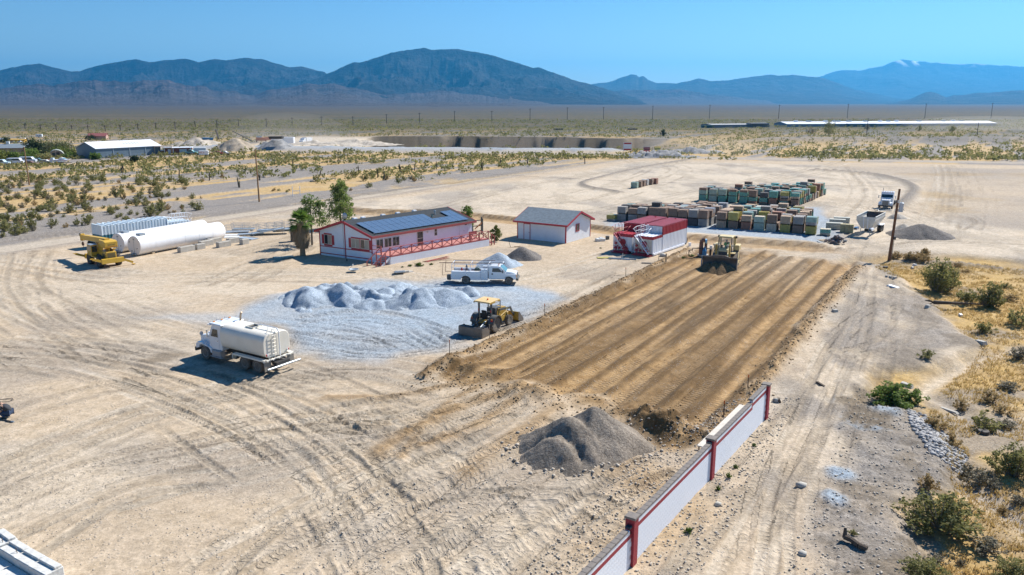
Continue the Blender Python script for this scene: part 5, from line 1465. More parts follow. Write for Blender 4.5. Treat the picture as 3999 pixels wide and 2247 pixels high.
# ------------------------------------------------------------------ vehicles (local x forward, y left, z up)
TWHITE = M('truck_white',(.80,.81,.82),.28,0,.04,.6,.10,coat=.3)
TCREAM = M('tank_cream',(.80,.75,.64),.38,0,.06,.6,.16)
AUTOG = M('vehicle_glass',(.02,.035,.04),.04,0,.2,.6,spec=.9)
TINT = M('windscreen_glass',(.10,.22,.24),.05,0,.2,.6,spec=.9)
YEL = M('machine_yellow',(.46,.28,.035),.45,0,.15,1.3,.22)
YELP = M('canopy_yellow',(.70,.50,.22),.5,0,.08,1.0,.1)
DOZY = M('dozer_yellow',(.66,.52,.24),.5,0,.15,1.3,.35)
STEEL = M('worn_steel',(.17,.15,.135),.55,.4,.35,1.2,.35)
GREYP = M('dusty_black_paint',(.055,.065,.07),.55,0,.25,1.5,.25)
CHROME = M('chrome',(.60,.60,.60),.18,.9,.1)
LRED = M('red_lens',(.45,.02,.02),.25); LAMB = M('amber_lens',(.75,.25,.02),.25); LWHT = M('clear_lens',(.75,.77,.78),.15)
DUSTT = M('dusty_tyre',(.085,.075,.068),.85,0,.3,2.5,.45)
SEAT = M('black_vinyl',(.02,.02,.022),.5)
def vehicle(name,label,cat,wheel,head,back=0.0,left=0.0,z=0.0):
    """wheel: a known ground point; head: heading vector; back/left: offset from that point to the origin"""
    h = Vector(head).normalized(); l = Vector((-h.y,h.x))
    o = Vector(wheel[:2]) - h * back + l * left
    return thing(name,label,cat,(o.x,o.y,z),math.atan2(h.y,h.x))
def rrect(w,h,r,n=5,cy=0.0,cz=0.0):
    pts = []
    for sx,sy,a0 in ((1,1,0),(-1,1,90),(-1,-1,180),(1,-1,270)):
        for i in range(n + 1):
            a = R(a0 + 90 * i / n)
            pts.append((cy + sx * (w / 2 - r) + r * math.cos(a),cz + sy * (h / 2 - r) + r * math.sin(a)))
    return pts
def text_plate(body,size,mat,parent,loc,rot,name='lettering',extrude=.002):
    c = bpy.data.curves.new(name,'FONT'); c.body = body; c.size = size; c.align_x = 'CENTER'; c.align_y = 'CENTER'; c.extrude = extrude
    tmp = bpy.data.objects.new(name,c); COL.objects.link(tmp)
    bpy.context.view_layer.update()
    me = bpy.data.meshes.new_from_object(tmp)
    bpy.data.objects.remove(tmp)
    o = link(name,me,mat,parent); o.location = loc; o.rotation_euler = rot
    return o

# --- water truck
wt = vehicle('water_truck','white and cream tandem-axle water tank truck parked on the dirt','truck',(-23.23,57.1),(-5.1,3.3),0,-1.12)
def dual(x,side,r=.52,parent=None,w=.28):
    for k in range(2): tire((x,side * (1.02 - k * .33),r),r,w,'y',parent,M('dusty_rim',(.36,.36,.35),.5,.2,.2,2,.3),tread=DUSTT)
for s in (1,-1):
    tire((0,s * 1.04,.52),.52,.30,'y',wt,MATS.get('dusty_rim') or GALV,tread=DUSTT)
    dual(-4.45,s,.52,wt); dual(-5.85,s,.52,wt)
MB().bx(-7.0,1.05,.28,.42,.72,.98).bx(-7.0,1.05,-.42,-.28,.72,.98).build('frame_rail',DARK,wt)
for x in (0,-4.45,-5.85): MB().cyl((x,-.95,.52),(x,.95,.52),.09).build('axle',DARK,wt)
tkp = rrect(2.42,1.78,.62,7,0,2.06)
MB().prism(tkp,-6.75,-1.98).build('tank',TCREAM,wt,smooth=True,bevel=.05)
MB().prism(rrect(2.44,1.80,.63,7,0,2.06),-4.12,-4.08).build('tank_seam',TCREAM,wt,smooth=True)
hb = MB()
for y0,y1,x0,x1 in ((-.45,-.40,-4.75,-3.95),(.35,.40,-4.75,-3.95),(-.45,.40,-4.75,-4.70),(-.45,.40,-4.0,-3.95)): hb.bx(x0,x1,y0,y1,2.90,3.06)
ht = hb.build('hatch_coaming',TCREAM,wt); MB().bx(-4.70,-4.0,-.40,.35,2.945,2.965).build('hatch_opening',M('dark_water',(.03,.022,.015),.15),ht)
for s in (1,-1):
    MB().prism([(-6.95,1.02),(-6.95,1.17),(-3.55,1.17),(-3.45,1.12),(-3.45,.75),(-3.52,.75),(-3.55,1.05),(-6.85,1.05),(-6.85,.98)],s * 1.22 - .16,s * 1.22 + .16,'y').build('mudguard',TCREAM,wt)
    MB().bx(-6.93,-6.88,s * 1.05 - .30,s * 1.05 + .30,.32,1.02).build('mud_flap',M('grey_flap',(.24,.22,.19),.8,0,.2,2,.3),wt)
# cab
cabp = [(-.42,1.12),(-.42,1.95),(-.78,2.72),(-.95,2.86),(-1.80,2.90),(-1.90,2.80),(-1.90,.95),(-.55,.85)]
cab = MB().prism(cabp,-1.02,1.02,'y').build('cab',TWHITE,wt,bevel=.05)
MB().bx(-1.98,-.58,-1.07,1.07,2.86,2.95,ch=.04).build('cab_roof',TWHITE,cab)
MB().bx(-.62,-.30,-.98,.98,2.72,2.80).build('sun_visor',TWHITE,cab)
for s in (1,-1):
    d = MB().prism([(-.60,.98),(-.60,1.90),(-.80,2.34),(-.92,2.62),(-1.62,2.64),(-1.62,.98)],s * 1.022,s * 1.038,'y').build('door',TWHITE,cab)
    MB().prism([(-.70,1.93),(-.86,2.28),(-.96,2.52),(-1.52,2.54),(-1.52,1.93)],s * 1.039,s * 1.046,'y').build('side_window',AUTOG,d)
    MB().bx(-1.5,-1.38,s * 1.05 - .02,s * 1.05 + .02,1.62,1.67).build('handle',CHROME,d)
    MB().prism([(-.40,1.05),(.0,1.12),(.35,1.28),(.9,1.26),(1.12,1.05),(1.12,.72),(.78,.80),(.62,1.06),(.2,1.16),(-.25,1.10),(-.55,.85),(-.62,.62),(-.75,.62),(-.75,1.02)],s * .86 - .27,s * .86 + .27,'y').build('fender',TWHITE,wt,bevel=.03)
    MB().bx(-1.9,-.85,s * .98 - .22,s * .98 + .22,.48,.92,ch=.04).build('fuel_tank',M('dull_tank',(.38,.39,.40),.5,.3,.2,2,.3),wt)
    MB().bx(-2.05,-.72,s * 1.12 - .14,s * 1.12 + .14,.40,.46).build('running_board',GALV,wt)
    MB().cyl((-.2,s * 1.12,1.25),(.15,s * 1.22,1.95),.015).cyl((.15,s * 1.22,1.95),(.2,s * 1.22,2.02),.015).lathe([(.02,0),(.15,0),(.15,.04),(.02,.06)],(.14,s * 1.22,2.05),'x',14).build('hood_mirror',CHROME,wt)
    MB().box((-.50,s * 1.22,2.12),(.06,.10,.52),ch=.02).tube([(-.55,s * 1.03,2.42),(-.5,s * 1.22,2.38)],.012).tube([(-.55,s * 1.03,1.86),(-.5,s * 1.22,1.88)],.012).build('side_mirror',CHROME,wt)
    MB().bx(-.18,-.02,s * .72 - .01,s * .72 + .01,1.55,1.62).build('marker_lamp',LAMB,wt)
MB().prism([(-.42,1.02),(1.08,.92),(1.10,1.58),(1.02,1.68),(-.20,1.86),(-.42,1.92)],-.68,.68,'y').build('hood',TWHITE,wt,bevel=.05)
MB().bx(.25,.75,-.22,.22,1.76,1.84).build('hood_scoop',TWHITE,wt)
MB().bx(1.10,1.15,-.52,.52,.92,1.58).build('grille',M('grille_black',(.03,.03,.03),.4,.3),wt)
MB().bx(1.12,1.34,-1.12,1.12,.48,.78,ch=.05).build('bumper',GREYP,wt)
MB().add([(-.46,-.90,1.97),(-.46,.90,1.97),(-.80,.86,2.70),(-.80,-.86,2.70)],[(0,1,2,3)]).build('windscreen',AUTOG,cab)
for y in (-.7,0,.7): MB().bx(-.80,-.70,y - .07,y + .07,2.95,3.01).build('roof_lamp',LAMB,cab)
for y in (.35,-.35): MB().tube([(-.75,y,3.02),(-1.25,y,3.04)],.02,6).lathe([(.02,0),(.055,.05),(.02,.12)],(-.70,y,3.04),'x',10).build('air_horn',CHROME,cab)
MB().tube([(-1.93,-.78,1.6),(-1.93,-.78,3.15),(-2.0,-.78,3.42),(-2.12,-.78,3.58)],.075,10).build('exhaust_stack',M('hot_steel',(.30,.24,.18),.45,.6,.3,2),wt)
# rear plumbing, ladder, rail and spray bar
ld = MB()
for y in (.10,.50): ld.tube([(-6.86,y,1.35),(-6.86,y,2.92),(-6.7,y,3.12),(-6.45,y,3.12),(-6.35,y,2.93)],.022)
for k in range(6): ld.tube([(-6.86,.10,1.45 + k * .27),(-6.86,.50,1.45 + k * .27)],.018)
ld.build('ladder',TCREAM,wt)
MB().tube([(-6.9,-.12,1.2),(-6.9,-.12,2.98),(-6.72,-.12,3.22),(-4.9,-.12,3.22),(-4.72,-.12,3.1)],.045,8).tube([(-5.8,-.12,3.22),(-5.8,-.12,2.9)],.03).build('vent_rail',TWHITE,wt)
pl = MB()
for i in range(9):
    y = -1.05 + i * .26
    pl.tube([(-6.85,y,1.12),(-7.05,y + .1,1.05 + .1 * (i % 2)),(-6.95,y + .2,1.2)],.05,7)
pl.tube([(-7.0,-1.15,1.12),(-7.0,1.15,1.12)],.055,8).build('spray_manifold',TCREAM,wt)
for y in (-1.0,-.9,.9,1.0): MB().box((-6.80,y,1.45),(.06,.09,.13),ch=.01).build('tail_lamp',LRED if abs(y) > .95 else LWHT,wt)
MB().bx(-7.35,-6.85,-.62,.62,.68,.90).build('pump_tray',DARK,wt)
MB().tube([(-7.42,-1.5,.62),(-7.42,1.5,.62)],.075,10).build('spray_bar',GALV,wt)
MB().tube([(-7.1,-.3,.9),(-7.0,.2,1.15),(-6.85,.5,.95)],.04).build('hose',DARK,wt)
for s in (1,-1): MB().box((-3.0,s * .75,.72),(.55,.35,.4),ch=.04).build('air_tank',GREYP,wt)
MB().cyl((-2.2,.2,.65),(-4.4,.1,.55),.06).build('drive_shaft',DARK,wt)

# --- skip loader tractor with box blade
tr = vehicle('loader_tractor','yellow and black loader tractor with canopy and rear box blade','tractor',(-1.48,64.48),(1.25,2.04),0,.86)
for s in (1,-1):
    tire((0,s * .86,.66),.66,.46,'y',tr,YEL,16,DUSTT,.52); tire((2.38,s * .80,.46),.46,.32,'y',tr,YEL,14,DUSTT,.54)
    fp = [(.72 * math.cos(R(a)) * .98,.70 + .74 * math.sin(R(a))) for a in range(-10,176,12)]
    ip = [(.66 * math.cos(R(a)) * .98,.70 + .69 * math.sin(R(a))) for a in range(175,-12,-12)]
    MB().prism(fp + ip,s * .90 - .30,s * .90 + .28,'y').build('fender',GREYP,tr,smooth=True)
    for k,mt in enumerate((LAMB,LRED)): MB().box((-.68,s * 1.0,1.20 - k * .12),(.04,.16,.08)).build('tail_lamp',mt,tr)
    MB().bx(-.20,-.08,s * .62 - .06,s * .62 + .06,.95,2.52).build('canopy_post',GREYP,tr)
    MB().box((-.21,s * .62,1.78),(.02,.1,.22)).build('reflector',LRED,tr)
MB().bx(-.45,.75,-.42,.42,.55,.95).build('transmission',GREYP,tr)
MB().bx(.70,2.75,-.36,.36,.60,.95).build('chassis',YEL,tr)
MB().bx(2.70,2.98,-.42,.42,.45,1.05,ch=.03).build('front_weight',YEL,tr)
MB().prism([(1.05,.95),(1.05,1.72),(1.3,1.75),(2.55,1.62),(2.70,1.50),(2.72,.95)],-.36,.36,'y').build('hood',YEL,tr,bevel=.04)
MB().prism([(.75,1.0),(.75,1.82),(1.05,1.86),(1.75,1.78),(1.78,1.70),(1.10,1.68),(1.08,1.0)],-.44,.44,'y').build('cowl',GREYP,tr,bevel=.04)
MB().bx(2.72,2.75,-.3,.3,1.0,1.45).build('grille',DARK,tr)
MB().bx(-.35,.95,-.50,.50,.95,1.02).build('floor_plate',DARK,tr)
st = MB().bx(-.28,.26,-.25,.25,1.10,1.22,ch=.04).build('seat',SEAT,tr); MB().box((-.28,0,1.52),(.14,.50,.62),ry=-.15,ch=.05).build('backrest',SEAT,st)
MB().bx(-.10,.1,-.2,.2,1.0,1.1).build('seat_base',DARK,st)
for s in (-1,1): MB().box((-.02,s * .3,1.38),(.32,.06,.05)).build('armrest',SEAT,st)
MB().cyl((.62,0,1.0),(.46,0,1.52),.03).lathe([(.17,-.015),(.20,0),(.17,.015)],(.45,0,1.54),'z',18).build('steering_wheel',SEAT,tr)
cn = MB().prism([(-.62,2.52),(-.70,2.58),(-.66,2.66),(.90,2.70),(.98,2.63),(.94,2.56)],-.80,.80,'y').build('canopy',YELP,tr,bevel=.03)
MB().bx(-.66,.94,-.83,-.80,2.48,2.62).build('canopy_lip',YEL,cn); MB().bx(-.66,.94,.80,.83,2.48,2.62).build('canopy_lip',YEL,cn)
MB().cyl((.05,-.15,2.68),(.05,-.15,2.80),.07,.06,12).build('beacon',M('orange_lens',(.85,.12,.01),.3),cn)
MB().bx(.15,.55,-.835,-.831,2.51,2.60).build('decal',M('decal_white',(.75,.72,.68),.4),cn)
MB().tube([(1.9,-.22,1.6),(1.9,-.22,2.28)],.04,8).build('exhaust_stack',DARK,tr)
MB().tube([(.95,.40,1.7),(.95,.40,2.35),(.88,.40,2.58)],.05,8).build('intake_stack',DARK,tr)
for s in (1,-1):
    MB().prism([(1.12,1.10),(1.12,1.72),(1.30,1.72),(1.45,1.10)],s * .52 - .05,s * .52 + .05,'y').build('loader_tower',YEL,tr)
    MB().bar((1.22,s * .60,1.62),(2.95,s * .60,1.45),.09,.17).bar((2.90,s * .60,1.50),(3.62,s * .60,.55),.09,.18).build('loader_arm',GREYP,tr)
    ra = MB().cyl((1.35,s * .60,1.02),(2.35,s * .60,1.30),.055).build('lift_cylinder',YEL,tr); MB().cyl((2.35,s * .60,1.30),(2.75,s * .60,1.42),.03).build('piston_rod',CHROME,ra)
    MB().bx(1.05,2.05,s * .48 - .14,s * .48 + .14,.52,.95).build('step_box',YEL,tr)
text_plate('DEERE',.13,M('decal_yellow',(.75,.62,.2),.4),tr,(2.35,-.648,1.52),(math.pi / 2,R(5),0),extrude=.001)
text_plate('210',.14,MATS['decal_yellow'],tr,(3.26,-.648,1.06),(math.pi / 2,R(52),0),extrude=.001)
bk = [(3.55,.95),(3.52,.55),(3.58,.18),(3.85,.05),(4.45,.04),(4.45,.075),(3.90,.09),(3.64,.22),(3.58,.56),(3.60,.95)]
bkt = MB().prism(bk,-1.08,1.08,'y').build('bucket',YEL,tr)
for s in (1,-1): MB().prism([(3.56,.95),(3.56,.2),(3.86,.06),(4.45,.05),(4.40,.22),(3.72,.95)],s * 1.08 - .012,s * 1.08 + .012,'y').build('bucket_side',STEEL if s < 0 else YEL,bkt)
MB().bx(4.38,4.55,-1.08,1.08,.035,.07).build('cutting_edge',STEEL,bkt)
# box blade
bb = MB().bx(-2.42,-2.36,-1.18,1.18,.06,.80).build('box_blade',STEEL,tr)
for s in (1,-1): MB().prism([(-2.36,.05),(-2.36,.80),(-1.55,.78),(-1.30,.45),(-1.30,.05)],s * 1.17 - .02,s * 1.17 + .02,'y').build('end_plate',STEEL,bb)
MB().bx(-2.36,-2.2,-1.15,1.15,.74,.84).build('top_beam',DARK,bb); MB().bx(-1.8,-1.74,-1.15,1.15,.06,.55).build('front_blade',STEEL,bb)
for y in (-.7,-.23,.23,.7): MB().bx(-1.66,-1.60,y - .03,y + .03,.05,.75).build('shank',DARK,bb)
MB().bx(-1.70,-1.55,-1.15,1.15,.58,.72).build('tool_bar',DARK,bb)
for s in (1,-1):
    MB().bar((-.45,s * .45,.55),(-1.6,s * .45,.35),.07,.1).build('lower_link',GREYP,tr); MB().cyl((-.45,s * .3,1.0),(-1.6,s * .42,.65),.05).build('lift_ram',GALV,tr)
    MB().bar((-1.6,s * .25,.68),(-1.45,0,1.15),.06,.08).build('mast_bar',GREYP,bb)
MB().bar((-.5,0,.95),(-1.45,0,1.12),.06,.08).build('top_link',GREYP,tr)
MB().bx(-.62,-.42,-.35,.35,.75,1.05).build('rear_housing',YEL,tr)

# --- service body pickup
pk = vehicle('service_truck','white service-body pickup with pipe rack parked behind the gravel piles','pickup truck',(-4.94,82.5),(4.64,-.44),0,.86,.0)
WBASE = 4.60
for s in (1,-1):
    tire((WBASE,s * .86,.44),.44,.28,'y',pk,M('grey_rim',(.42,.42,.42),.4,.4,.15,2,.15),tread=DUSTT)
    for k in range(2): tire((0,s * (.90 - k * .30),.44),.44,.25,'y',pk,MATS['grey_rim'],tread=DUSTT)
MB().bx(-1.85,5.3,.30,.42,.55,.75).bx(-1.85,5.3,-.42,-.30,.55,.75).build('frame_rail',DARK,pk)
def arch(x0,x1,z0,z1,cx,r,n=10):
    """side panel outline with a round wheel cut-out"""
    pts = [(x0,z1),(x0,z0),(cx - r,z0)]
    for i in range(n + 1):
        a = math.pi - math.pi * i / n
        pts.append((cx + r * math.cos(a),max(z0,.42 + r * math.sin(a))))
    pts += [(cx + r,z0),(x1,z0),(x1,z1)]
    return pts
# service boxes: both sides with doors
for s in (1,-1):
    y0,y1 = (.62,1.06) if s > 0 else (-1.06,-.62)
    MB().prism(arch(-1.55,1.62,.52,1.42,0,.54),y0,y1,'y').build('tool_box',TWHITE,pk,bevel=.012)
    MB().prism([(1.64,.52),(2.38,.52),(2.38,1.68),(1.64,1.68)],y0,y1,'y').build('tall_tool_box',TWHITE,pk,bevel=.012)
    yo = y1 if s > 0 else y0
    def door(a,b,c,d,nm='locker_door'):
        dd_ = MB().bx(a,b,min(yo,yo + s * .015),max(yo,yo + s * .015),c,d).build(nm,TWHITE,pk,bevel=.006)
        MB().box(((a + b) / 2,yo + s * .022,(c + d) / 2 + (.0 if d - c > .6 else .0)),(.08,.016,.08)).build('latch',CHROME,dd_)
    door(-1.50,-.66,.56,1.36); door(-.62,.78,1.02,1.36); door(.84,1.58,.56,1.36); door(1.68,2.34,.58,1.12); door(1.68,2.34,1.15,1.62)
MB().bx(-1.55,2.35,-.62,.62,.72,.80).build('bed_floor',DARK,pk)
MB().bx(-1.60,-1.54,-1.05,1.05,.60,1.05).build('tail_panel',TWHITE,pk)
MB().bx(-1.98,-1.60,-1.02,1.02,.45,.62).build('rear_bumper',GREYP,pk)
MB().bx(-2.05,-1.62,-.95,-.45,.50,1.0).build('vise_stand',GREYP,pk)
for s in (1,-1): MB().box((-1.62,s * .95,.70),(.03,.12,.14)).build('tail_lamp',LRED,pk)
MB().bx(1.0,1.5,.2,.6,.8,1.25).build('tool_chest',M('red_tool',(.35,.03,.04),.4),pk)
MB().bx(-.5,.2,-.55,-.1,.8,1.3).build('compressor',M('red_tool',(.35,.03,.04)),pk)
MB().lathe([(.02,0),(.3,0),(.3,.28),(.02,.3)],(1.15,-.4,1.48),'y',14).build('hose_reel',M('dark_green',(.05,.08,.06),.6),pk)
MB().cyl((-.05,.1,.8),(-.05,.1,1.75),.12,.12,12).cyl((-.05,.1,1.75),(-.05,.1,1.95),.12,.04,12).build('gas_cylinder',M('cyl_grey',(.18,.2,.21),.4),pk)
MB().cyl((-.55,-.15,.8),(-.55,-.15,1.55),.1,.1,12).cyl((-.55,-.15,1.55),(-.55,-.15,1.7),.1,.03,12).build('gas_cylinder',MATS['red_tool'],pk)
MB().bx(.55,.95,-.45,-.05,.8,1.35).build('generator',DARK,pk)
MB().cyl((.42,-.5,.8),(.42,-.5,1.6),.09,.09,10).build('water_jug',WHITE,pk)
# cab
cabp = [(2.45,.60),(2.45,1.45),(2.52,1.95),(2.70,2.02),(3.55,2.02),(3.75,1.94),(4.28,1.42),(4.28,.60)]
cb = MB().prism(cabp,-.94,.94,'y').build('cab',TWHITE,pk,bevel=.05)
for s in (1,-1):
    d = MB().prism([(2.75,.66),(2.75,1.42),(2.80,1.90),(3.52,1.90),(3.66,1.84),(4.15,1.36),(4.15,.66)],s * .942,s * .955,'y').build('door',TWHITE,cb)
    MB().prism([(2.84,1.40),(2.88,1.82),(3.50,1.82),(3.60,1.78),(3.95,1.40)],s * .956,s * .962,'y').build('side_window',AUTOG,d)
    MB().box((2.86,s * .965,1.18),(.15,.02,.13)).build('handle',DARK,d)
    MB().box((3.98,s * 1.10,1.50),(.12,.14,.30),ch=.03).build('side_mirror',GREYP,cb)
    MB().prism(arch(4.20,5.40,.62,1.20,WBASE,.56),s * .82 - .14,s * .82 + .14,'y').build('fender',TWHITE,pk,bevel=.03)
    MB().bx(2.6,4.0,s * .92 - .12,s * .92 + .12,.44,.50).build('step_bar',DARK,pk)
    MB().box((5.44,s * .78,1.02),(.06,.20,.26),ch=.02).build('headlamp',LWHT,pk); MB().box((5.42,s * .92,1.02),(.08,.08,.24)).build('turn_lamp',LAMB,pk)
MB().prism([(4.22,.75),(4.22,1.42),(4.8,1.38),(5.25,1.28),(5.42,1.12),(5.42,.75)],-.74,.74,'y').build('hood',TWHITE,pk,bevel=.06)
MB().add([(3.76,-.84,1.96),(3.76,.84,1.96),(4.32,.88,1.44),(4.32,-.88,1.44)],[(0,1,2,3)]).build('windscreen',TINT,cb)
MB().bx(5.42,5.46,-.62,.62,.85,1.15).build('grille',DARK,pk)
MB().bx(5.38,5.64,-.98,.98,.52,.78,ch=.05).build('bumper',GREYP,pk)
for y in (-.5,0,.5): MB().box((3.45,y,2.05),(.10,.10,.06)).build('roof_lamp',LAMB,cb)
rk = MB()
for s in (1,-1):
    for x in (-1.5,.5,2.42): rk.cyl((x,s * .95,1.42),(x,s * .95,2.18),.03,.03,6)
    rk.tube([(-1.55,s * .95,2.18),(4.0,s * .95,2.18)],.03); rk.tube([(-1.55,s * .95,1.82),(2.42,s * .95,1.82)],.022)
for x in (-1.5,.5,2.42,3.9): rk.tube([(x,-.95,2.18),(x,.95,2.18)],.03)
rk.build('pipe_rack',WHITE,pk)
MB().tube([(-2.9,-.72,2.25),(4.2,-.72,2.32)],.04,6).tube([(-2.5,-.55,2.24),(3.9,-.6,2.3)],.03,6).tube([(-1.6,.7,2.3),(3.0,.75,2.32)],.03,6).build('carried_pipe',M('rusty_pipe',(.16,.08,.055),.7,0,.3,4),pk)
MB().tube([(-2.45,-.9,2.2),(-2.55,-.9,.95),(-1.6,-.9,1.0)],.025).tube([(-2.45,.9,2.2),(-2.55,.9,.95),(-1.6,.9,1.0)],.025).build('tail_rack',MATS['rusty_pipe'],pk)

# --- bulldozer with its operator
dz = vehicle('bulldozer','dusty yellow bulldozer pushing soil toward the camera','bulldozer',(24.14,90.03),(-.43,-.90),3.35,0,-.12)
DOZD = M('dozer_dark',(.05,.05,.05),.6,.2,.3,2,.4)
for s in (1,-1):
    yc = s * 1.12
    # high-drive track outline
    prof = [(1.75,.34),(1.68,.10),(1.45,.0),(-1.55,.0),(-1.85,.12),(-1.95,.42),(-1.05,1.62),(-.80,1.78),(-.55,1.70),(1.55,.80),(1.75,.58)]
    pts = []
    for i in range(len(prof)):
        a,b = Vector(prof[i]),Vector(prof[(i + 1) % len(prof)])
        n = max(1,int((b - a).length / .22))
        for k in range(n): pts.append(a.lerp(b,k / n))
    inner = [(.62 * x + .38 * -.05,.62 * z + .38 * .62) for x,z in prof]
    trk = MB().prism([(p[0],p[1]) for p in prof],yc - .27,yc + .27,'y').build('track',DOZD,dz)
    for p,q in zip(pts,pts[1:] + pts[:1]):
        d = (q - p)
        if d.length < .01: continue
        d.normalize(); nrm = Vector((d.y,-d.x))
        m_ = (p + q) / 2
        o = m_ - nrm * .0
        cen = Vector((-.1,.55)); 
        if (m_ - cen).dot(nrm) < 0: nrm = -nrm
        MB().bar((m_.x + nrm.x * .03 - d.x * .08,yc,m_.y + nrm.y * .03 - d.y * .08),(m_.x + nrm.x * .03 + d.x * .08,yc,m_.y + nrm.y * .03 + d.y * .08),.60,.035).build('track_shoe',STEEL,trk)
    MB().bx(-1.3,1.3,yc - .29,yc + .29,.26,.58).build('track_frame',DOZY,dz)
    MB().lathe([(.02,-.31),(.40,-.31),(.46,0),(.40,.31),(.02,.31)],(-.85,yc,1.20),'y',20).build('sprocket',DOZY,dz)
    for x in (1.30,-1.50): MB().lathe([(.02,-.3),(.28,-.3),(.28,.3),(.02,.3)],(x,yc,.40),'y',18).build('idler',DOZY,dz)
    MB().bar((-.2,s * 1.52,.55),(3.0,s * 1.52,.45),.16,.26).build('push_arm',DOZY if s > 0 else STEEL,dz)
    MB().cyl((1.55,s * .55,1.75),(2.95,s * .75,1.0),.07).build('lift_cylinder',DOZY,dz)
    # exhaust and lamp posts seen beside the hood
    MB().bar((1.55,s * .78,.9),(1.55,s * .78,2.75),.16,.16).build('cylinder_post',YEL,dz)
    for k in (-1,1): MB().box((1.62,s * .78 + k * .26,2.72),(.16,.26,.20),ch=.03).build('head_lamp',M('lamp_housing',(.68,.60,.44),.5),dz)
    MB().bx(-1.9,-.5,s * 1.2 - .30,s * 1.2 + .30,1.85,2.45,ch=.05).build('tank_box',DOZY,dz)
    MB().bx(-.6,.9,s * .95 - .30,s * .95 + .30,1.62,1.70).build('fender_deck',DOZY,dz)
MB().bx(-1.9,1.5,-.80,.80,.55,1.30).build('main_case',DOZD,dz)
MB().prism([(.55,1.0),(.55,2.30),(1.50,2.20),(1.62,2.05),(1.62,.85)],-.55,.55,'y').build('hood',DOZY,dz,bevel=.03)
gr = MB().bx(1.62,1.68,-.50,.50,.95,1.95).build('grille',M('grille_blue_black',(.03,.045,.06),.5,.2),dz)
for i in range(7): MB().bx(1.68,1.70,-.46 + i * .15,-.40 + i * .15,.98,1.92).build('grille_bar',DARK,gr)
MB().cyl((1.0,.35,2.2),(1.0,.35,2.95),.07).build('exhaust_stack',DARK,dz); MB().cyl((.8,-.30,2.25),(.8,-.30,2.6),.12).build('pre_cleaner',DOZD,dz)
for s in (1,-1):
    for x in (.45,-1.05): MB().bar((x,s * .80,1.65),(x - .04,s * .74,3.42),.09,.09).build('cab_post',DOZY if x < 0 else GREYP,dz)
    MB().add([(.43,s * .78,1.9),(-1.0,s * .78,1.9),(-1.02,s * .75,3.35),(.40,s * .75,3.35)],[(0,1,2,3)]).build('side_glass',M('clear_glass',(.6,.68,.66),.05,0,.05,alpha=1),dz)
MATS['clear_glass'].node_tree.nodes['Principled BSDF'].inputs['Alpha'].default_value = .22
MB().add([(.47,-.74,1.95),(.47,.74,1.95),(.42,.70,3.35),(.42,-.70,3.35)],[(0,1,2,3)]).build('front_glass',MATS['clear_glass'],dz)
MB().bx(-1.1,.5,-.82,.82,3.42,3.58,ch=.06).build('cab_roof',DOZY,dz); MB().bx(-1.55,-1.15,-.95,.95,3.20,3.42).build('rops_beam',DOZY,dz)
for s in (1,-1): MB().bar((-1.35,s * .88,1.9),(-1.35,s * .88,3.25),.16,.2).build('rops_post',DOZY,dz); MB().box((-1.0,s * 1.02,3.35),(.22,.22,.26)).build('roof_lamp',DARK,dz)
MB().bx(-1.1,.45,-.75,.75,1.55,1.66).build('cab_floor',DOZD,dz); MB().bx(-.95,-.40,-.3,.3,1.66,2.0).build('seat',SEAT,dz); MB().box((-.95,0,2.35),(.16,.55,.75),ch=.05).build('backrest',SEAT,dz)
text_plate('CATERPILLAR',.13,M('decal_grey',(.62,.62,.60),.4),dz,(1.70,0,2.06),(math.pi / 2,0,math.pi / 2),extrude=.001)
# curved blade carrying soil
bp_ = []
for i in range(9):
    t = i / 8; bp_.append((3.28 + .30 * math.sin(math.pi * t) * -1 + .10,.02 + 1.62 * t))
prof = [(x,z) for x,z in bp_] + [(x - .07,z) for x,z in bp_[::-1]]
n_ = len(prof)
bl = MB().prism(prof,-2.0,2.0,'y').build('blade',STEEL,dz)
MB().prism([(y,z) for y,z in ((-2.0,1.58),(-1.2,1.62),(-.6,1.82),(.6,1.82),(1.2,1.62),(2.0,1.58),(2.0,1.50),(-2.0,1.50))],3.28,3.36,'x').build('spill_guard',STEEL,bl)
for s in (1,-1): MB().prism([(3.20,.0),(3.20,1.60),(3.42,1.60),(3.72,.9),(3.75,.0)],s * 2.03 - .03,s * 2.03 + .03,'y').build('blade_side',STEEL if s > 0 else GALV,bl)

# --- rough-terrain crane
cr_ = vehicle('mobile_crane','yellow rough-terrain crane with folded boom and spread outriggers','crane',(-48.64,91.4),(-.735,.678),-1.45,-1.0)
CY = M('crane_yellow',(.62,.37,.03),.42,0,.12,1.2,.12)
for x in (1.45,-1.45):
    for s in (1,-1): tire((x,s * 1.02,.66),.66,.50,'y',cr_,CY,14,BLACK,.5)
MB().bx(-2.4,2.5,-.50,.50,.65,1.05).build('chassis',CY,cr_)
MB().bx(-.9,.95,-1.2,1.2,1.02,1.12).build('deck_plate',CY,cr_)
eng = MB().bx(-2.35,-.85,-.58,.58,1.05,1.85,ch=.05).build('engine_cover',CY,cr_); MB().bx(-2.38,-2.35,-.44,.44,1.1,1.68).build('radiator_grille',M('olive_grille',(.16,.12,.04),.6),eng)
for s in (1,-1): MB().bx(-2.0,-1.2,s * .585 - .01,s * .585 + .01,1.2,1.6).build('side_louvre',MATS['olive_grille'],eng)
MB().tube([(-1.6,-.1,1.85),(-1.6,-.1,2.05),(-1.35,-.1,2.18),(-1.1,-.1,2.1)],.12,10).build('air_duct',CY,cr_); MB().cyl((-1.9,-.35,1.9),(-1.3,-.35,2.0),.13).build('muffler',DARK,cr_)
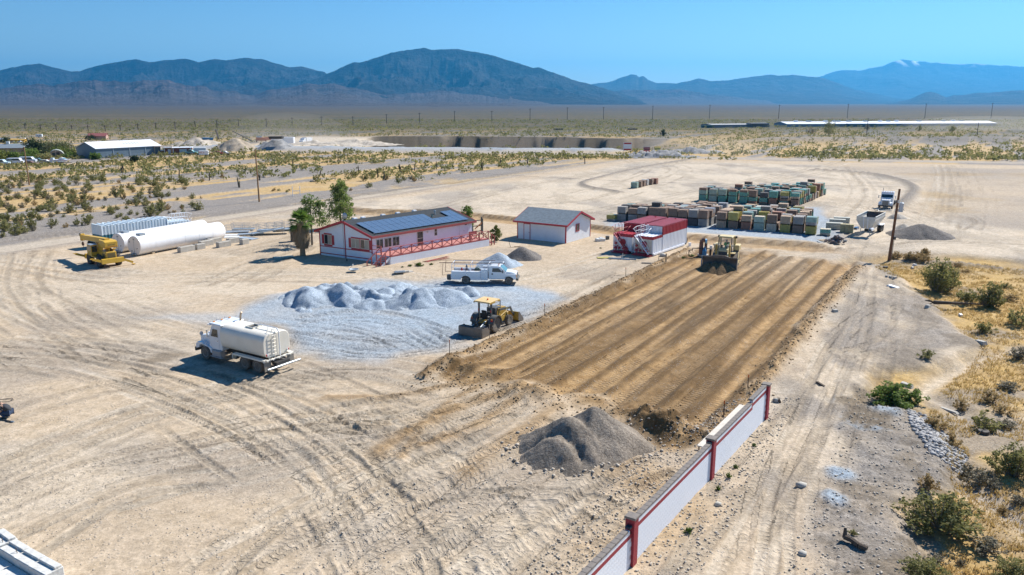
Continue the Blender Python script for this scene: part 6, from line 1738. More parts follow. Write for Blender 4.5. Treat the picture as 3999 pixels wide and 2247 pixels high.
for x,sg in ((-2.62,-1),(2.62,1)):
    MB().prism([(x - .16,.55),(x - .10,1.08),(x + .10,1.12),(x + .16,.55)],-1.25,1.25,'y').build('outrigger_box',CY,cr_)
    for s in (1,-1):
        up = (sg > 0) or (s > 0)
        o = MB().bar((x,s * 1.15,.82),(x,s * 2.25,1.25 if up else .30),.20,.26).build('outrigger_beam',CY,cr_)
        MB().box((x,s * 2.32,1.30 if up else .08),(.34,.30,.07)).build('outrigger_foot',CY,o)
MB().cyl((0,0,1.05),(0,0,1.35),.75,.75,20).build('slew_ring',DARK,cr_)
MB().bx(-.75,.85,-.55,.55,1.32,1.75).build('turntable',CY,cr_)
for s in (1,-1): MB().prism([(-.95,1.6),(-1.05,3.0),(-.35,3.15),(.55,1.7)],s * .42 - .05,s * .42 + .05,'y').build('boom_tower',CY,cr_)
cw = MB().prism([(-2.35,2.30),(-2.35,3.0),(-1.9,3.12),(-.55,3.12),(-.55,2.55),(-1.0,2.30)],-.85,.62,'y').build('counterweight',CY,cr_,bevel=.05)
MB().bx(-2.356,-2.351,-.80,.58,2.42,2.46).build('stripe',LRED,cw)
text_plate('GROVE',.26,DARK,cw,(-2.358,-.12,2.66),(math.pi / 2,0,-math.pi / 2),extrude=.001)
bs = MB().bar((-1.3,-.1,3.0),(5.9,-.1,2.62),.52,.58).build('boom',CY,cr_)
MB().bar((5.7,-.1,2.64),(6.5,-.1,2.60),.44,.48).build('boom_section',CY,bs); MB().box((6.65,-.1,2.55),(.42,.50,.85),ch=.05).build('boom_head',CY,bs)
for y in (-.3,.1): MB().lathe([(.05,-.03),(.2,-.03),(.2,.03),(.05,.03)],(6.85,y,2.85),'y',14).build('sheave',DARK,bs)
MB().box((5.0,-.365,2.7),(.35,.01,.2)).build('decal',M('decal_white',(.75,.72,.68)),bs)
hk = MB().tube([(6.75,-.1,2.2),(6.75,-.1,1.95)],.015).lathe([(.02,.0),(.13,.06),(.16,.3),(.1,.5),(.02,.52)],(6.75,-.1,1.42),'z',12).tube([(6.75,-.1,1.42),(6.75,-.1,1.25),(6.83,-.1,1.17),(6.88,-.1,1.25)],.025).build('hook_block',M('rusty_steel',(.10,.055,.035)),bs)
ccb = MB().prism([(.20,1.15),(.20,2.45),(1.35,2.45),(1.55,1.9),(1.55,1.15)],.55,1.28,'y').build('operator_cab',CY,cr_)
MB().prism([(.32,1.75),(.32,2.35),(1.28,2.35),(1.44,1.85),(1.44,1.75)],1.281,1.29,'y').build('cab_glass',AUTOG,ccb); MB().bx(.195,.199,.62,1.2,1.6,2.35).build('rear_glass',AUTOG,ccb); MB().bx(.15,1.4,.52,1.31,2.45,2.5).build('cab_roof',GALV,ccb)
MB().bx(.6,1.6,-1.15,-.6,1.12,1.75).build('hydraulic_tank',CY,cr_)
MB().cyl((.4,0,1.7),(2.2,0,2.6),.12).build('boom_cylinder',CY,cr_)
for s in (1,-1): MB().box((-2.37,s * .40,.98),(.04,.2,.12)).build('tail_lamp',LRED if s > 0 else LWHT,cr_)

# --- road tractor facing the camera
sm = vehicle('semi_tractor','white road tractor facing the camera behind the leaning utility pole','truck',(68.72,144.6),(-.52,-.85),0,0)
for s in (1,-1):
    tire((0,s * 1.06,.52),.52,.30,'y',sm,GALV)
    for x in (-4.6,-5.9):
        for k in range(2): tire((x,s * (1.05 - .34 * k),.52),.52,.28,'y',sm,GALV)
    MB().prism([(-.75,.65),(-.75,1.0),(-.4,1.12),(.2,1.22),(.85,1.12),(1.05,.85),(1.05,.55),(.75,.7),(.5,1.0),(-.3,1.0),(-.62,.65)],s * .95 - .24,s * .95 + .24,'y').build('fender',TWHITE,sm,bevel=.03)
    MB().box((1.02,s * .92,.98),(.08,.30,.18),ch=.02).build('headlamp',LWHT,sm); MB().box((-.75,s * 1.42,2.05),(.12,.14,.55),ch=.02).build('side_mirror',GALV,sm)
    MB().tube([(-1.0,s * 1.1,2.2),(-.78,s * 1.4,2.15)],.015).build('mirror_arm',DARK,sm)
MB().bx(-6.6,1.0,-.42,.42,.70,.95).build('frame',DARK,sm)
MB().bx(-6.2,-4.2,-.45,.45,.95,1.1).build('fifth_wheel',DARK,sm)
scb = MB().prism([(-.6,.9),(-.6,1.85),(-.95,2.75),(-1.15,2.92),(-2.3,2.92),(-2.35,.9)],-1.05,1.05,'y').build('cab',TWHITE,sm,bevel=.05)
MB().add([(-.60,-.95,1.95),(-.60,.95,1.95),(-.93,.92,2.66),(-.93,-.92,2.66)],[(0,1,2,3)]).build('windscreen',AUTOG,scb)
for y in (-.8,-.4,0,.4,.8): MB().box((-1.05,y,2.95),(.12,.14,.07)).build('roof_lamp',LAMB,scb)
MB().prism([(-.62,.9),(-.62,1.85),(.2,1.72),(.95,1.62),(1.05,1.5),(1.05,.75)],-.72,.72,'y').build('hood',TWHITE,sm,bevel=.05)
MB().bx(1.06,1.12,-.52,.52,.78,1.52).build('grille',M('grille_grey',(.20,.20,.20),.4,.5),sm)
MB().bx(.95,1.25,-1.18,1.18,.42,.72,ch=.04).build('bumper',DARK,sm); MB().bx(.96,1.26,-1.18,1.18,.70,.74).build('bumper_chrome',CHROME,sm)
MB().cyl((-2.5,-.95,1.0),(-2.5,-.95,3.5),.07).build('exhaust_stack',CHROME,sm)

# --- bottom dump trailer
bt = vehicle('dump_trailer','white open hopper bottom-dump trailer standing on its legs','trailer',(51.35,113.6),(-.588,-.809),0,0)
HW_,HT = 1.28,2.85
hx0,hx1 = .15,-6.6
for s in (1,-1):
    MB().add([(hx0,s * HW_,HT),(hx1,s * HW_,HT),(hx1,s * HW_,HT - .5),(hx0,s * HW_,HT - .5),(hx0 - 1.4,s * .5,.75),(hx1 + 1.4,s * .5,.75)],[(0,1,2,3),(3,2,5,4)]).build('hopper_side',M('worn_white',(.68,.66,.60),.5,0,.15,1.2,.3),bt)
    MB().bx(hx1,hx0,s * HW_ - .06,s * HW_ + .06,HT,HT + .08).build('top_rail',MATS['worn_white'],bt)
    MB().bx(.1,1.6,s * 1.0 - .22,s * 1.0 + .22,1.05,1.35).build('front_beam',WHITE,bt)
    MB().bx(1.601,1.61,s * 1.0 - .20,s * 1.0 + .20,1.07,1.33).build('beam_mouth',DARK,bt)
    MB().cyl((-.1,s * .65,1.1),(-.1,s * .65,.05),.05).build('landing_leg',GALV,bt)
    for x in (-5.5,-6.6):
        for k in range(2): tire((x,s * (1.05 - .32 * k),.50),.50,.27,'y',bt,GALV)
    MB().bx(-6.9,-4.9,s * 1.0 - .3,s * 1.0 + .3,1.08,1.14).build('mudguard',WHITE,bt)
MB().add([(hx0,HW_,HT),(hx0,-HW_,HT),(hx0,-HW_,HT - .6),(hx0 - .55,-.62,1.05),(hx0 - .55,.62,1.05),(hx0,HW_,HT - .6)],[(0,1,2,3,4,5)]).build('front_panel',MATS['worn_white'],bt)
MB().add([(hx1,HW_,HT),(hx1,-HW_,HT),(hx1,-HW_,HT - .6),(hx1 + 1.6,-.55,.8),(hx1 + 1.6,.55,.8),(hx1,HW_,HT - .6)],[(0,1,2,3,4,5)]).build('rear_panel',M('rusty_inside',(.12,.085,.07),.8,0,.3,1.5),bt)
for y in (-.28,.28): MB().bar((.18,y,HT - .1),(-.2,y,1.1),.1,.1).build('front_rib',WHITE,bt)
MB().bx(-6.9,-4.6,-.45,.45,.75,1.0).build('rear_frame',DARK,bt)
# ------------------------------------------------------------------ stockpiles
def pile_material(name,lo,hi,scale=9.0):
    if name in MATS: return MATS[name]
    m,nt,b = new_mat(name); L = nt.links.new
    tc = nd(nt,'ShaderNodeTexCoord')
    n1 = nd(nt,'ShaderNodeTexNoise',Scale=scale,Detail=4.0,Roughness=0.75); L(tc.outputs['Object'],n1.inputs['Vector'])
    n2 = nd(nt,'ShaderNodeTexNoise',Scale=0.7,Detail=5.0); L(tc.outputs['Object'],n2.inputs['Vector'])
    r = nd(nt,'ShaderNodeValToRGB'); L(n1.outputs['Fac'],r.inputs['Fac'])
    r.color_ramp.elements[0].position = .36; r.color_ramp.elements[0].color = (*lo,1)
    r.color_ramp.elements[1].position = .64; r.color_ramp.elements[1].color = (*hi,1)
    x = nd(nt,'ShaderNodeMix',data_type='RGBA',blend_type='MULTIPLY'); x.inputs[0].default_value = 1
    mp = nd(nt,'ShaderNodeMapRange'); mp.inputs['From Min'].default_value = .3; mp.inputs['From Max'].default_value = .7; mp.inputs['To Min'].default_value = .8; mp.inputs['To Max'].default_value = 1.18
    L(n2.outputs['Fac'],mp.inputs['Value']); L(r.outputs[0],x.inputs[6]); L(mp.outputs[0],x.inputs[7]); L(x.outputs[2],b.inputs['Base Color'])
    bp = nd(nt,'ShaderNodeBump',Strength=.9,Distance=.08); L(n1.outputs['Fac'],bp.inputs['Height']); L(bp.outputs[0],b.inputs['Normal'])
    b.inputs['Roughness'].default_value = .95; b.inputs['Specular IOR Level'].default_value = .15
    MATS[name] = m
    return m
GRAV_M = pile_material('crushed_gravel',(.19,.235,.28),(.48,.545,.61))
GREY_M = pile_material('pitrun_gravel',(.15,.122,.095),(.33,.28,.225),7)
DARK_M = pile_material('dark_gravel',(.09,.08,.075),(.24,.215,.19),7)
TAN_M = pile_material('pale_quarry_fines',(.36,.31,.25),(.52,.46,.38),.8)
TANB_M = pile_material('tan_quarry_sand',(.29,.235,.175),(.44,.37,.28),.8)
QGREY_M = pile_material('grey_quarry_rock',(.20,.20,.20),(.34,.33,.32),.8)
def pile(label,tops,mat,seed,cell=.18,slope=.68,zb=-.35,jag=.18,name='gravel_pile',cat='gravel pile'):
    """merged cones at the angle of repose; tops = (x, y, height, stretch angle, stretch)"""
    cx = sum(t[0] for t in tops) / len(tops); cy = sum(t[1] for t in tops) / len(tops)
    ext = max(math.hypot(t[0] - cx,t[1] - cy) + (t[2] + .8) / slope * max(1,t[4]) for t in tops)
    n = int(2 * ext / cell) + 1
    g = np.linspace(-ext,ext,n); X,Y = np.meshgrid(g,g)
    H = np.full(X.shape,-9.0)
    for tx,ty,th,ta,ts in tops:
        dx,dy = X + cx - tx,Y + cy - ty
        a = dx * math.cos(ta) + dy * math.sin(ta); b = -dx * math.sin(ta) + dy * math.cos(ta)
        r = .5 * np.hypot(a / ts,b) + .5 * .84 * (np.abs(a / ts * .8 + b * .6) + np.abs(a / ts * .6 - b * .8))
        r = r * (1 + .22 * (fbm(np.arctan2(b,a) * 1.3 + 9,r * .25,3,seed) - .5))
        h = th - slope * (np.sqrt(r * r + .008 * th * th) - .09 * th)
        H = np.maximum(H,h)
    H = H - (.42 * jag / .18) * np.clip(ridged((X + cx) * .32,(Y + cy) * .32,2,seed + 7) - .55,0,1) * 1.6 + jag * (fbm((X + cx) * .9,(Y + cy) * .9,4,seed + 1) - .5) * 1.6 + .05 * (fbm(X * 4,Y * 4,2,seed + 2) - .5)
    keep = H > zb
    H = np.maximum(H,zb)
    ix = np.arange(n * n).reshape(n,n)
    k = keep[:-1,:-1] | keep[1:,:-1] | keep[:-1,1:] | keep[1:,1:]
    q = np.stack([ix[:-1,:-1],ix[:-1,1:],ix[1:,1:],ix[1:,:-1]],-1)[k]
    used,inv = np.unique(q,return_inverse=True)
    v = np.stack([X,Y,H],-1).reshape(-1,3)[used]
    o = link(name,np_mesh(name,v,inv.reshape(-1,4),mat,smooth=True),None)
    o.location = (cx,cy,0)
    return tag(o,label,cat)
def top(sx,sy,h,ta=0.0,ts=1.0):
    q = P(sx,sy,h); return (q.x,q.y,h,ta,ts)
def chain(pts,h,ts=1.2,seed=0):
    """cones along a crest line: a dumped and pushed ridge"""
    r_ = random.Random(seed); out = []
    for (x0,y0),(x1,y1) in zip(pts[:-1],pts[1:]):
        n = max(2,int(abs(x1 - x0) / 24))
        for i in range(n):
            t = (i + .5) / n; out.append(top(x0 + (x1 - x0) * t,y0 + (y1 - y0) * t + r_.uniform(-3,3),h * r_.uniform(.72,1.08),r_.uniform(0,3),ts * r_.uniform(.9,1.5)))
    return out
G_ = dict(slope=.60,jag=.34)
pile('long blue grey gravel ridge at the left of the stockpile row',chain([(1200,1112),(1290,1106),(1375,1102)],1.75,1.3,1) + chain([(1300,1150),(1400,1156)],.75,1.6,2),GRAV_M,401,**G_)
pile('low spread of blue grey gravel at the far left end of the stockpile row',chain([(1090,1158),(1190,1132)],.6,2.0,3),GRAV_M,402,**G_)
pile('blue grey gravel heap with a scooped face in the stockpile row',chain([(1405,1124),(1450,1138),(1490,1150)],1.45,1.2,4),GRAV_M,403,**G_)
pile('small round blue grey gravel pile behind the scooped heap',chain([(1470,1114),(1515,1112)],1.15,1.4,5),GRAV_M,404,**G_)
pile('small far blue grey gravel pile behind the round one',chain([(1530,1110),(1575,1109)],.95,1.6,6),GRAV_M,405,**G_)
pile('big blue grey gravel ridge in the middle of the stockpile row',chain([(1560,1136),(1610,1124),(1660,1120)],1.7,1.2,7) + chain([(1560,1165),(1640,1170)],.6,1.8,8),GRAV_M,406,**G_)
pile('broad blue grey gravel ridge right of the middle, behind the tractor',chain([(1690,1132),(1730,1124),(1775,1128)],1.5,1.3,9),GRAV_M,407,**G_)
pile('blue grey gravel pile in front of the service pickup',chain([(1785,1122),(1840,1112)],1.2,1.4,10) + chain([(1850,1150),(1910,1140)],.5,2.0,11),GRAV_M,408,**G_)
pile('speckled blue gravel pile behind the service pickup',[top(1948,986,1.55,0,1.3),top(1995,1012,.8,0,1.4)],GRAV_M,409,.3)
pile('dark grey gravel pile near the shed',[top(2040,962,1.5,0,1.15),top(2075,985,.8,0,1.2)],DARK_M,410,.3)
fp1,fp2 = top(2322,1592,2.15,.6,1.05),top(2222,1628,1.95,.3,1.1)
pile('large twin-topped grey brown gravel pile by the block wall',[fp1,fp2,(fp2[0] + .9,fp2[1] - .5,1.45,.9,1.2)],GREY_M,411,.10,.73,jag=.2)
pile('grey gravel pile right of the leaning utility pole',[top(3604,871,1.9,0,1.25)],DARK_M,412,.35,.5)
pile('small tan dirt mound behind the leaning utility pole',[top(3530,872,.9,0,1.2)],TAN_M,413,.3)
pile('low dirt mound in front of the road tractor',[top(3505,832,.9,0,1.6)],TAN_M,414,.3)
pile('soil heaped in front of the bulldozer blade',[tuple((dz.matrix_basis @ Vector((x,y,0)))[:2]) + (h,.4,1.0) for x,y,h in ((3.75,1.2,.75),(3.8,.4,1.05),(3.8,-.4,1.05),(3.7,-1.2,.8),(3.9,-1.9,.35))],pile_material('damp_brown_soil',(.10,.065,.035),(.25,.165,.085),6),415,.14,.8,name='soil_heap',cat='soil heap')
pile('tall brown topped quarry sand pile with conveyor',[top(918,536,5.2,0,1.1),top(880,553,3.2,0,1.2)],TANB_M,416,.8,.62,-1,.6)
pile('grey conical quarry pile with flat box on top',[top(1079,536,5.0,0,1.0),top(1040,552,3.0,0,1.3)],QGREY_M,417,.8,.62,-1,.5)
pile('pale grey quarry stockpile at the left end of the quarry',[top(766,536,3.8,0,1.3),top(820,545,2.6,0,1.6),top(700,550,2.2,0,1.5)],TAN_M,418,1.0,.55,-1,.8)
pile('broad pale quarry bench behind the stockpiles',[top(1240,548,1.6,0,3.0),top(1380,543,1.8,0,2.5),top(1160,553,1.4,0,2.0)],TAN_M,419,1.4,.3,-1,.9,name='quarry_bench',cat='quarry bench')
pile('low pale rubble windrow in front of the quarry pit',[top(1250,562,1.2,0,3.0),top(1330,567,1.0,0,2.5)],TAN_M,420,.8,.5,-1,.8,name='rubble_windrow',cat='rubble')
pile('heap of grey riprap at the right end of the quarry',[top(2580,585,2.6,0,2.6),top(2700,575,2.2,0,3.0),top(2500,590,1.5,0,2.0)],QGREY_M,421,.8,.5,-1,1.1,name='riprap_heap',cat='rubble')

# ------------------------------------------------------------------ foliage
def leaf_material(name,a,b_,trans=.25,dead=False):
    if name in MATS: return MATS[name]
    m,nt,b = new_mat(name); L = nt.links.new
    g = nd(nt,'ShaderNodeNewGeometry'); oi = nd(nt,'ShaderNodeObjectInfo')
    ad = nd(nt,'ShaderNodeMath',operation='MULTIPLY_ADD'); L(g.outputs['Random Per Island'],ad.inputs[0]); ad.inputs[1].default_value = .65
    k = nd(nt,'ShaderNodeMath',operation='MULTIPLY'); L(oi.outputs['Random'],k.inputs[0]); k.inputs[1].default_value = .35; L(k.outputs[0],ad.inputs[2])
    x = nd(nt,'ShaderNodeMix',data_type='RGBA'); L(ad.outputs[0],x.inputs[0]); x.inputs[6].default_value = (*a,1); x.inputs[7].default_value = (*b_,1)
    L(x.outputs[2],b.inputs['Base Color']); b.inputs['Roughness'].default_value = .7; b.inputs['Specular IOR Level'].default_value = .25
    if trans:
        t = nd(nt,'ShaderNodeBsdfTranslucent'); L(x.outputs[2],t.inputs['Color'])
        ms = nd(nt,'ShaderNodeMixShader'); ms.inputs[0].default_value = trans
        L(b.outputs[0],ms.inputs[1]); L(t.outputs[0],ms.inputs[2]); L(ms.outputs[0],nt.nodes['Material Output'].inputs['Surface'])
    MATS[name] = m
    return m
L_CREO = leaf_material('creosote_leaf',(.145,.145,.042),(.34,.315,.125),.45)
L_GREEN = leaf_material('green_leaf',(.075,.13,.022),(.20,.27,.06),.45)
L_PINE = leaf_material('pine_needle',(.095,.15,.035),(.27,.33,.09),.5)
L_PALM = leaf_material('palm_leaf',(.05,.12,.018),(.20,.28,.05),.45)
L_DEAD = leaf_material('dead_frond',(.27,.20,.12),(.48,.37,.24),.3)
L_DRY = leaf_material('dry_brush',(.28,.19,.075),(.50,.36,.16),.3)
L_GREY = leaf_material('grey_brush',(.15,.13,.085),(.33,.29,.20),.3)
L_DARK = leaf_material('dark_tree_leaf',(.018,.035,.012),(.065,.095,.030),.2)
L_YUC = leaf_material('yucca_leaf',(.05,.055,.02),(.16,.15,.06),.1)
BARK = M('bark',(.11,.080,.055),.9,0,.3,6.0,0,.5,14)
TWIG = M('grey_twig',(.24,.20,.15),.9,0,.25,6.0)
def leaf_cloud(cent,rad,n,size,r_,elong=1.6,up=.3):
    """n small triangles/quads scattered about clump centres; returns verts (4n,3), faces (n,4)"""
    c = np.asarray(cent,float); k = r_.integers(0,len(c),n)
    d = r_.normal(size=(n,3)); d /= np.linalg.norm(d,axis=1)[:,None] + 1e-9
    rr = np.asarray(rad,float)[k] if np.ndim(rad) else np.full(n,rad)
    p = c[k] + d * (rr * r_.random(n) ** .45)[:,None]
    a = r_.normal(size=(n,3)); a[:,2] += up; a /= np.linalg.norm(a,axis=1)[:,None] + 1e-9
    b = np.cross(a,r_.normal(size=(n,3))); b /= np.linalg.norm(b,axis=1)[:,None] + 1e-9
    s = size * (.6 + .8 * r_.random(n))[:,None]
    v = np.stack([p - a * s * elong * .5,p + b * s * .5,p + a * s * elong * .5,p - b * s * .5],1).reshape(-1,3)
    f = np.arange(4 * n).reshape(-1,4)
    return v,f
def stems_mesh(pts_list,name,mat):
    mb = MB()
    for pts,r0,r1 in pts_list:
        n = len(pts) - 1
        for i in range(n):
            ra = r0 + (r1 - r0) * i / n; rb = r0 + (r1 - r0) * (i + 1) / n
            mb.cyl(pts[i],pts[i + 1],ra,rb,5,False)
    me = mb.mesh(name,fix=False); me.materials.append(mat)
    return me
def shrub_meshes(seed,w,h,nleaf,leaf,nst,mat,spread=1.0):
    r_ = np.random.default_rng(seed); st,cl,rd = [],[],[]
    for i in range(nst):
        a = r_.random() * 6.28; l = r_.random() ** .6
        tip = np.array([math.cos(a) * w * .5 * l * spread,math.sin(a) * w * .5 * l * spread,h * (.22 + .75 * (1 - l * l * .85)) * (.6 + .4 * r_.random())])
        base = np.array([math.cos(a) * .04 * w,math.sin(a) * .04 * w,-.05])
        midp = base * .5 + tip * .5 + np.array([0,0,-.06 * h]) + r_.normal(size=3) * .03 * w
        st.append(([tuple(base),tuple(midp),tuple(tip)],.016 * h,.004 * h))
        for t in (1.0,.84,.66,.45):
            cl.append(base * (1 - t) + tip * t + r_.normal(size=3) * .035 * w); rd.append(.075 * w * (.6 + .8 * r_.random()))
    v,f = leaf_cloud(cl,rd,nleaf,leaf,r_)
    v[:,2] = np.maximum(v[:,2],.02)
    lm = np_mesh('foliage',v,f,mat)
    return lm,stems_mesh(st,'stem',TWIG)
SHRUB = {}
def shrub_kind(kind):
    if kind not in SHRUB:
        out = []
        specs = {'creo': (L_CREO,900,.048,22),'green': (L_GREEN,1500,.06,18),'dry': (L_DRY,1100,.045,18),'grey': (L_GREY,1100,.045,20),'big': (L_CREO,3800,.028,44),'gbig': (L_GREEN,5000,.032,40)}
        mt,nl,ls,ns = specs[kind]
        for k in range(5): out.append(shrub_meshes(500 + k * 13 + len(kind),1.0,.72 + .06 * (k % 3),nl,ls,ns,mt,.9 + .1 * (k % 2)))
        SHRUB[kind] = out
    return SHRUB[kind]
def shrub(x,y,w,kind,label,group=None,hs=1.0,parts=True,name='desert_shrub',k=None):
    fm,sm_ = shrub_kind(kind)[random.randrange(5) if k is None else k]
    z = hgt(x,y)
    if parts:
        t = thing(name,label,'shrub',(x,y,z),random.uniform(0,6.28),group)
        t.scale = (w,w * random.uniform(.85,1.1),w * hs)
        for nm,me in (('foliage',fm),('stem',sm_)):
            o = bpy.data.objects.new(nm,me); COL.objects.link(o); o.parent = t
        return t
    o = bpy.data.objects.new(name,fm); COL.objects.link(o); o.location = (x,y,z); o.scale = (w,w,w * hs); o.rotation_euler = (0,0,random.uniform(0,6.28))
    return tag(o,label,'shrub',group)
NEAR = [  # S px of the base, width in photo px, kind, height factor, label
    (3658,1135,165,'big',1.1,'tall wide olive creosote bush near the leaning utility pole'),
    (3700,1085,90,'creo',1.1,'creosote bush close behind the tall one by the utility pole'),
    (3766,1180,95,'creo',.9,'small dark creosote bush between two larger bushes on the straw flat'),
    (3869,1195,135,'big',1.0,'round full creosote bush on the straw flat near the right edge'),
    (3842,1292,85,'creo',.8,'lone low creosote bush beside the fallen log'),
    (3980,1265,100,'creo',1.0,'creosote bush cut by the right edge beside the log'),
    (3977,1400,80,'grey',1.0,'greyish upright bush at the right edge above the dark brush'),
    (3500,1570,205,'gbig',.62,'bright green spreading bush at the edge of the dirt lane'),
    (3941,1516,90,'grey',.6,'dark rounded brush on the straw flat right of the green bush'),
    (3753,1580,75,'dry',.8,'pale dry tuft just right of the green bush'),
    (3865,1565,85,'dry',.8,'pale rounded tuft near the wash'),
    (3847,1660,125,'creo',.9,'olive creosote bush standing in the wash'),
    (3918,1606,75,'dry',.7,'pale yellow tuft behind the bush in the wash'),
    (3935,1650,90,'grey',.6,'dark low brush right of the bush in the wash'),
    (3717,1735,80,'dry',.9,'dry brown tuft at the lower end of the stone slope'),
    (3650,1670,120,'dry',.7,'dry grass clump at the top of the stone slope'),
    (3780,1830,95,'grey',.8,'grey dry bush left of the dark brush near the right edge'),
    (3838,1875,140,'grey',.7,'dark tangled brush below the stone slope'),
    (3960,1850,190,'big',.9,'large olive bush at the right edge beyond the dark brush'),
    (3690,2065,310,'big',.72,'large open creosote bush in the lower right corner'),
    (3618,1930,100,'dry',.9,'pale green tuft behind the large lower right creosote bush'),
    (3980,1956,85,'grey',.6,'grey low bush at the right edge beside the stony wash'),
    (3923,1982,65,'dry',.7,'yellow green tuft beside the stony wash'),
    (3860,2145,150,'grey',.6,'grey rounded dry bush near the bottom right'),
    (3654,2185,110,'grey',.5,'dark dead brush under the large lower right creosote bush'),
    (3756,2190,50,'grey',.7,'tiny dark bush right of the dead brush'),
    (3610,2270,200,'big',.7,'olive bush running out of the bottom edge'),
    (3965,2262,160,'big',.8,'olive bush in the bottom right corner'),
    (3618,1418,70,'creo',.8,'small bush on the grey fill slope'),
    (3560,1010,60,'dry',.8,'dry tuft right of the utility pole foot'),
    (3740,1035,45,'dry',.7,'small dry tuft at the far edge of the straw flat'),(3770,1060,40,'dry',.6,'small dark tuft below the far edge of the straw flat'),
    (3930,1120,45,'creo',.7,'small green tuft out on the straw flat'),(3950,1170,75,'dry',.5,'flat dry tuft near the right edge of the straw flat'),
    (3330,2090,45,'creo',.8,'small plant growing on the old stump'),
]
for sx,sy,w,kd,hs,lb in NEAR:
    q = P(sx,sy,-.4 if sx > 3400 else 0); dist = math.hypot(q.x,q.y,19)
    shrub(q.x,q.y,.92 * w * dist / FPX,kd,lb,None,hs * .9)
for i,(sx,sy,w) in enumerate(((2400 + 520 / 1.8156,1450 + 1150 / 1.8156,34),(2400 + 735 / 1.8156,1450 + 835 / 1.8156,24),(2400 + 808 / 1.8156,1450 + 755 / 1.8156,26),(2400 + 860 / 1.8156,1450 + 690 / 1.8156,22),(2400 + 990 / 1.8156,1450 + 530 / 1.8156,18))):
    q = P(sx,sy); shrub(q.x,q.y,w * math.hypot(q.x,q.y,19) / FPX,'green',['green weed nearest the camera at the foot of the block wall','green weed left of the middle wall pillar','green weed right of the middle wall pillar','second green weed right of the middle wall pillar','small green weed below the far part of the block wall'][i],None,1.0,name='weed')
for i,(sx,sy,w) in enumerate(((1540 + 540 / 5.565,800 + 1330 / 5.565,40),(1540 + 350 / 5.565,800 + 1340 / 5.565,22),(1540 + 800 / 5.565,800 + 1310 / 5.565,20),(1540 + 180 / 5.565,800 + 1365 / 5.565,14),(2345,970,12),(2668,1006,22),(2700,996,24))):
    q = P(sx,sy); shrub(q.x,q.y,w * math.hypot(q.x,q.y,19) / FPX,'green',['green grass patch at the foot of the deck skirt','smaller green tuft left of the grass patch by the deck','green tuft right of the grass patch by the deck','tiny green tuft beside the lying vent grille','tiny green tuft in front of the shed','green tuft between the white tank and the well pipe','green tuft under the well pipe'][i],None,.45,name='weed')
# brush patch by the utility pole
for i in range(12):
    q = P(3100 + random.uniform(1110,1480) / 2.865,650 + random.uniform(985,1050) / 2.865,-.2)
    shrub(q.x,q.y,random.uniform(1.2,2.2),'dry','rusty brown tumbleweed brush heaped by the utility pole','brown brush by the utility pole',.7,name='tumbleweed')

# desert scrub: individuals nearest, the rest as one cover
srng = random.Random(77)
crng = np.random.default_rng(78)
NCAND = 30000
cy_ = np.where(crng.random(NCAND) < .26,np.sqrt(85 ** 2 + (300 ** 2 - 85 ** 2) * crng.random(NCAND)),np.sqrt(270 ** 2 + (900 ** 2 - 270 ** 2) * crng.random(NCAND) ** 1.4)); cx_ = crng.uniform(-.78,.78,NCAND) * cy_
cu_,cv_ = UV(cx_,cy_)
ri = np.clip(np.searchsorted(RY,cy_),0,NR - 1); ci = np.clip(np.searchsorted(RU,cx_ / RW[ri]),0,NC - 1)
dens_ = vnoise(cx_ * .04,cy_ * .04,5) * .6 + vnoise(cx_ * .15,cy_ * .15,6) * .4 - .10 * Z['grey'][ri,ci]
cok = (inyard[ri,ci] < .12) & (Z['pale'][ri,ci] < .45) & (Z['gravel'][ri,ci] < .4) & (dens_ > .34) & ((cv_ < -118) | (cy_ > 262))
cw_ = crng.choice([1.0,1.3,1.7,2.1,2.6],NCAND) * crng.uniform(.8,1.15,NCAND)
spots,cells = [],{}
for i in np.nonzero(cok)[0]:
    x,y,w = float(cx_[i]),float(cy_[i]),float(cw_[i])
    kx,ky = int(x // 3),int(y // 3)
    if any((x - a) ** 2 + (y - b) ** 2 < (.40 * (w + c)) ** 2 for ax in (-1,0,1) for ay in (-1,0,1) for a,b,c in cells.get((kx + ax,ky + ay),())): continue
    cells.setdefault((kx,ky),[]).append((x,y,w)); spots.append((x,y,w))
spots.sort(key=lambda s: (s[1] if abs(s[0]) < .69 * s[1] else s[1] + 1e4) - 12 * s[2])
RAIL = ['left of the barn drive','between the two left utility poles','beyond the dirt road behind the house','past the end of the dirt road']
for i,(x,y,w) in enumerate(spots[:285]):
    kd = srng.choice(['creo','creo','creo','creo','grey','dry'])
    nm = {'creo': 'olive creosote bush','grey': 'grey dry bush','dry': 'tan dry tuft'}[kd]
    a = x / y
    dst = 'close to the road' if y < 150 else 'midway out' if y < 205 else 'far out'; nm = ('large ' if w > 2 else 'small ' if w < 1.25 else '') + nm
    reg = RAIL[0] if a < -.5 else RAIL[1] if a < -.33 else RAIL[2] if a < .02 else RAIL[3]
    shrub(x,y,w if kd == 'creo' else w * .7,kd,f'{nm} {dst}, {reg}',f'{nm} {dst}, {reg}',srng.uniform(.85,1.1),parts=(y < 170))
rest_v,rest_f,o_ = [],[],0
rr = np.random.default_rng(3)
protos = [leaf_cloud(rr.normal(size=(9,3)) * [.26,.26,.12] + [0,0,.34],.20,26,.20,rr) for _ in range(6)]
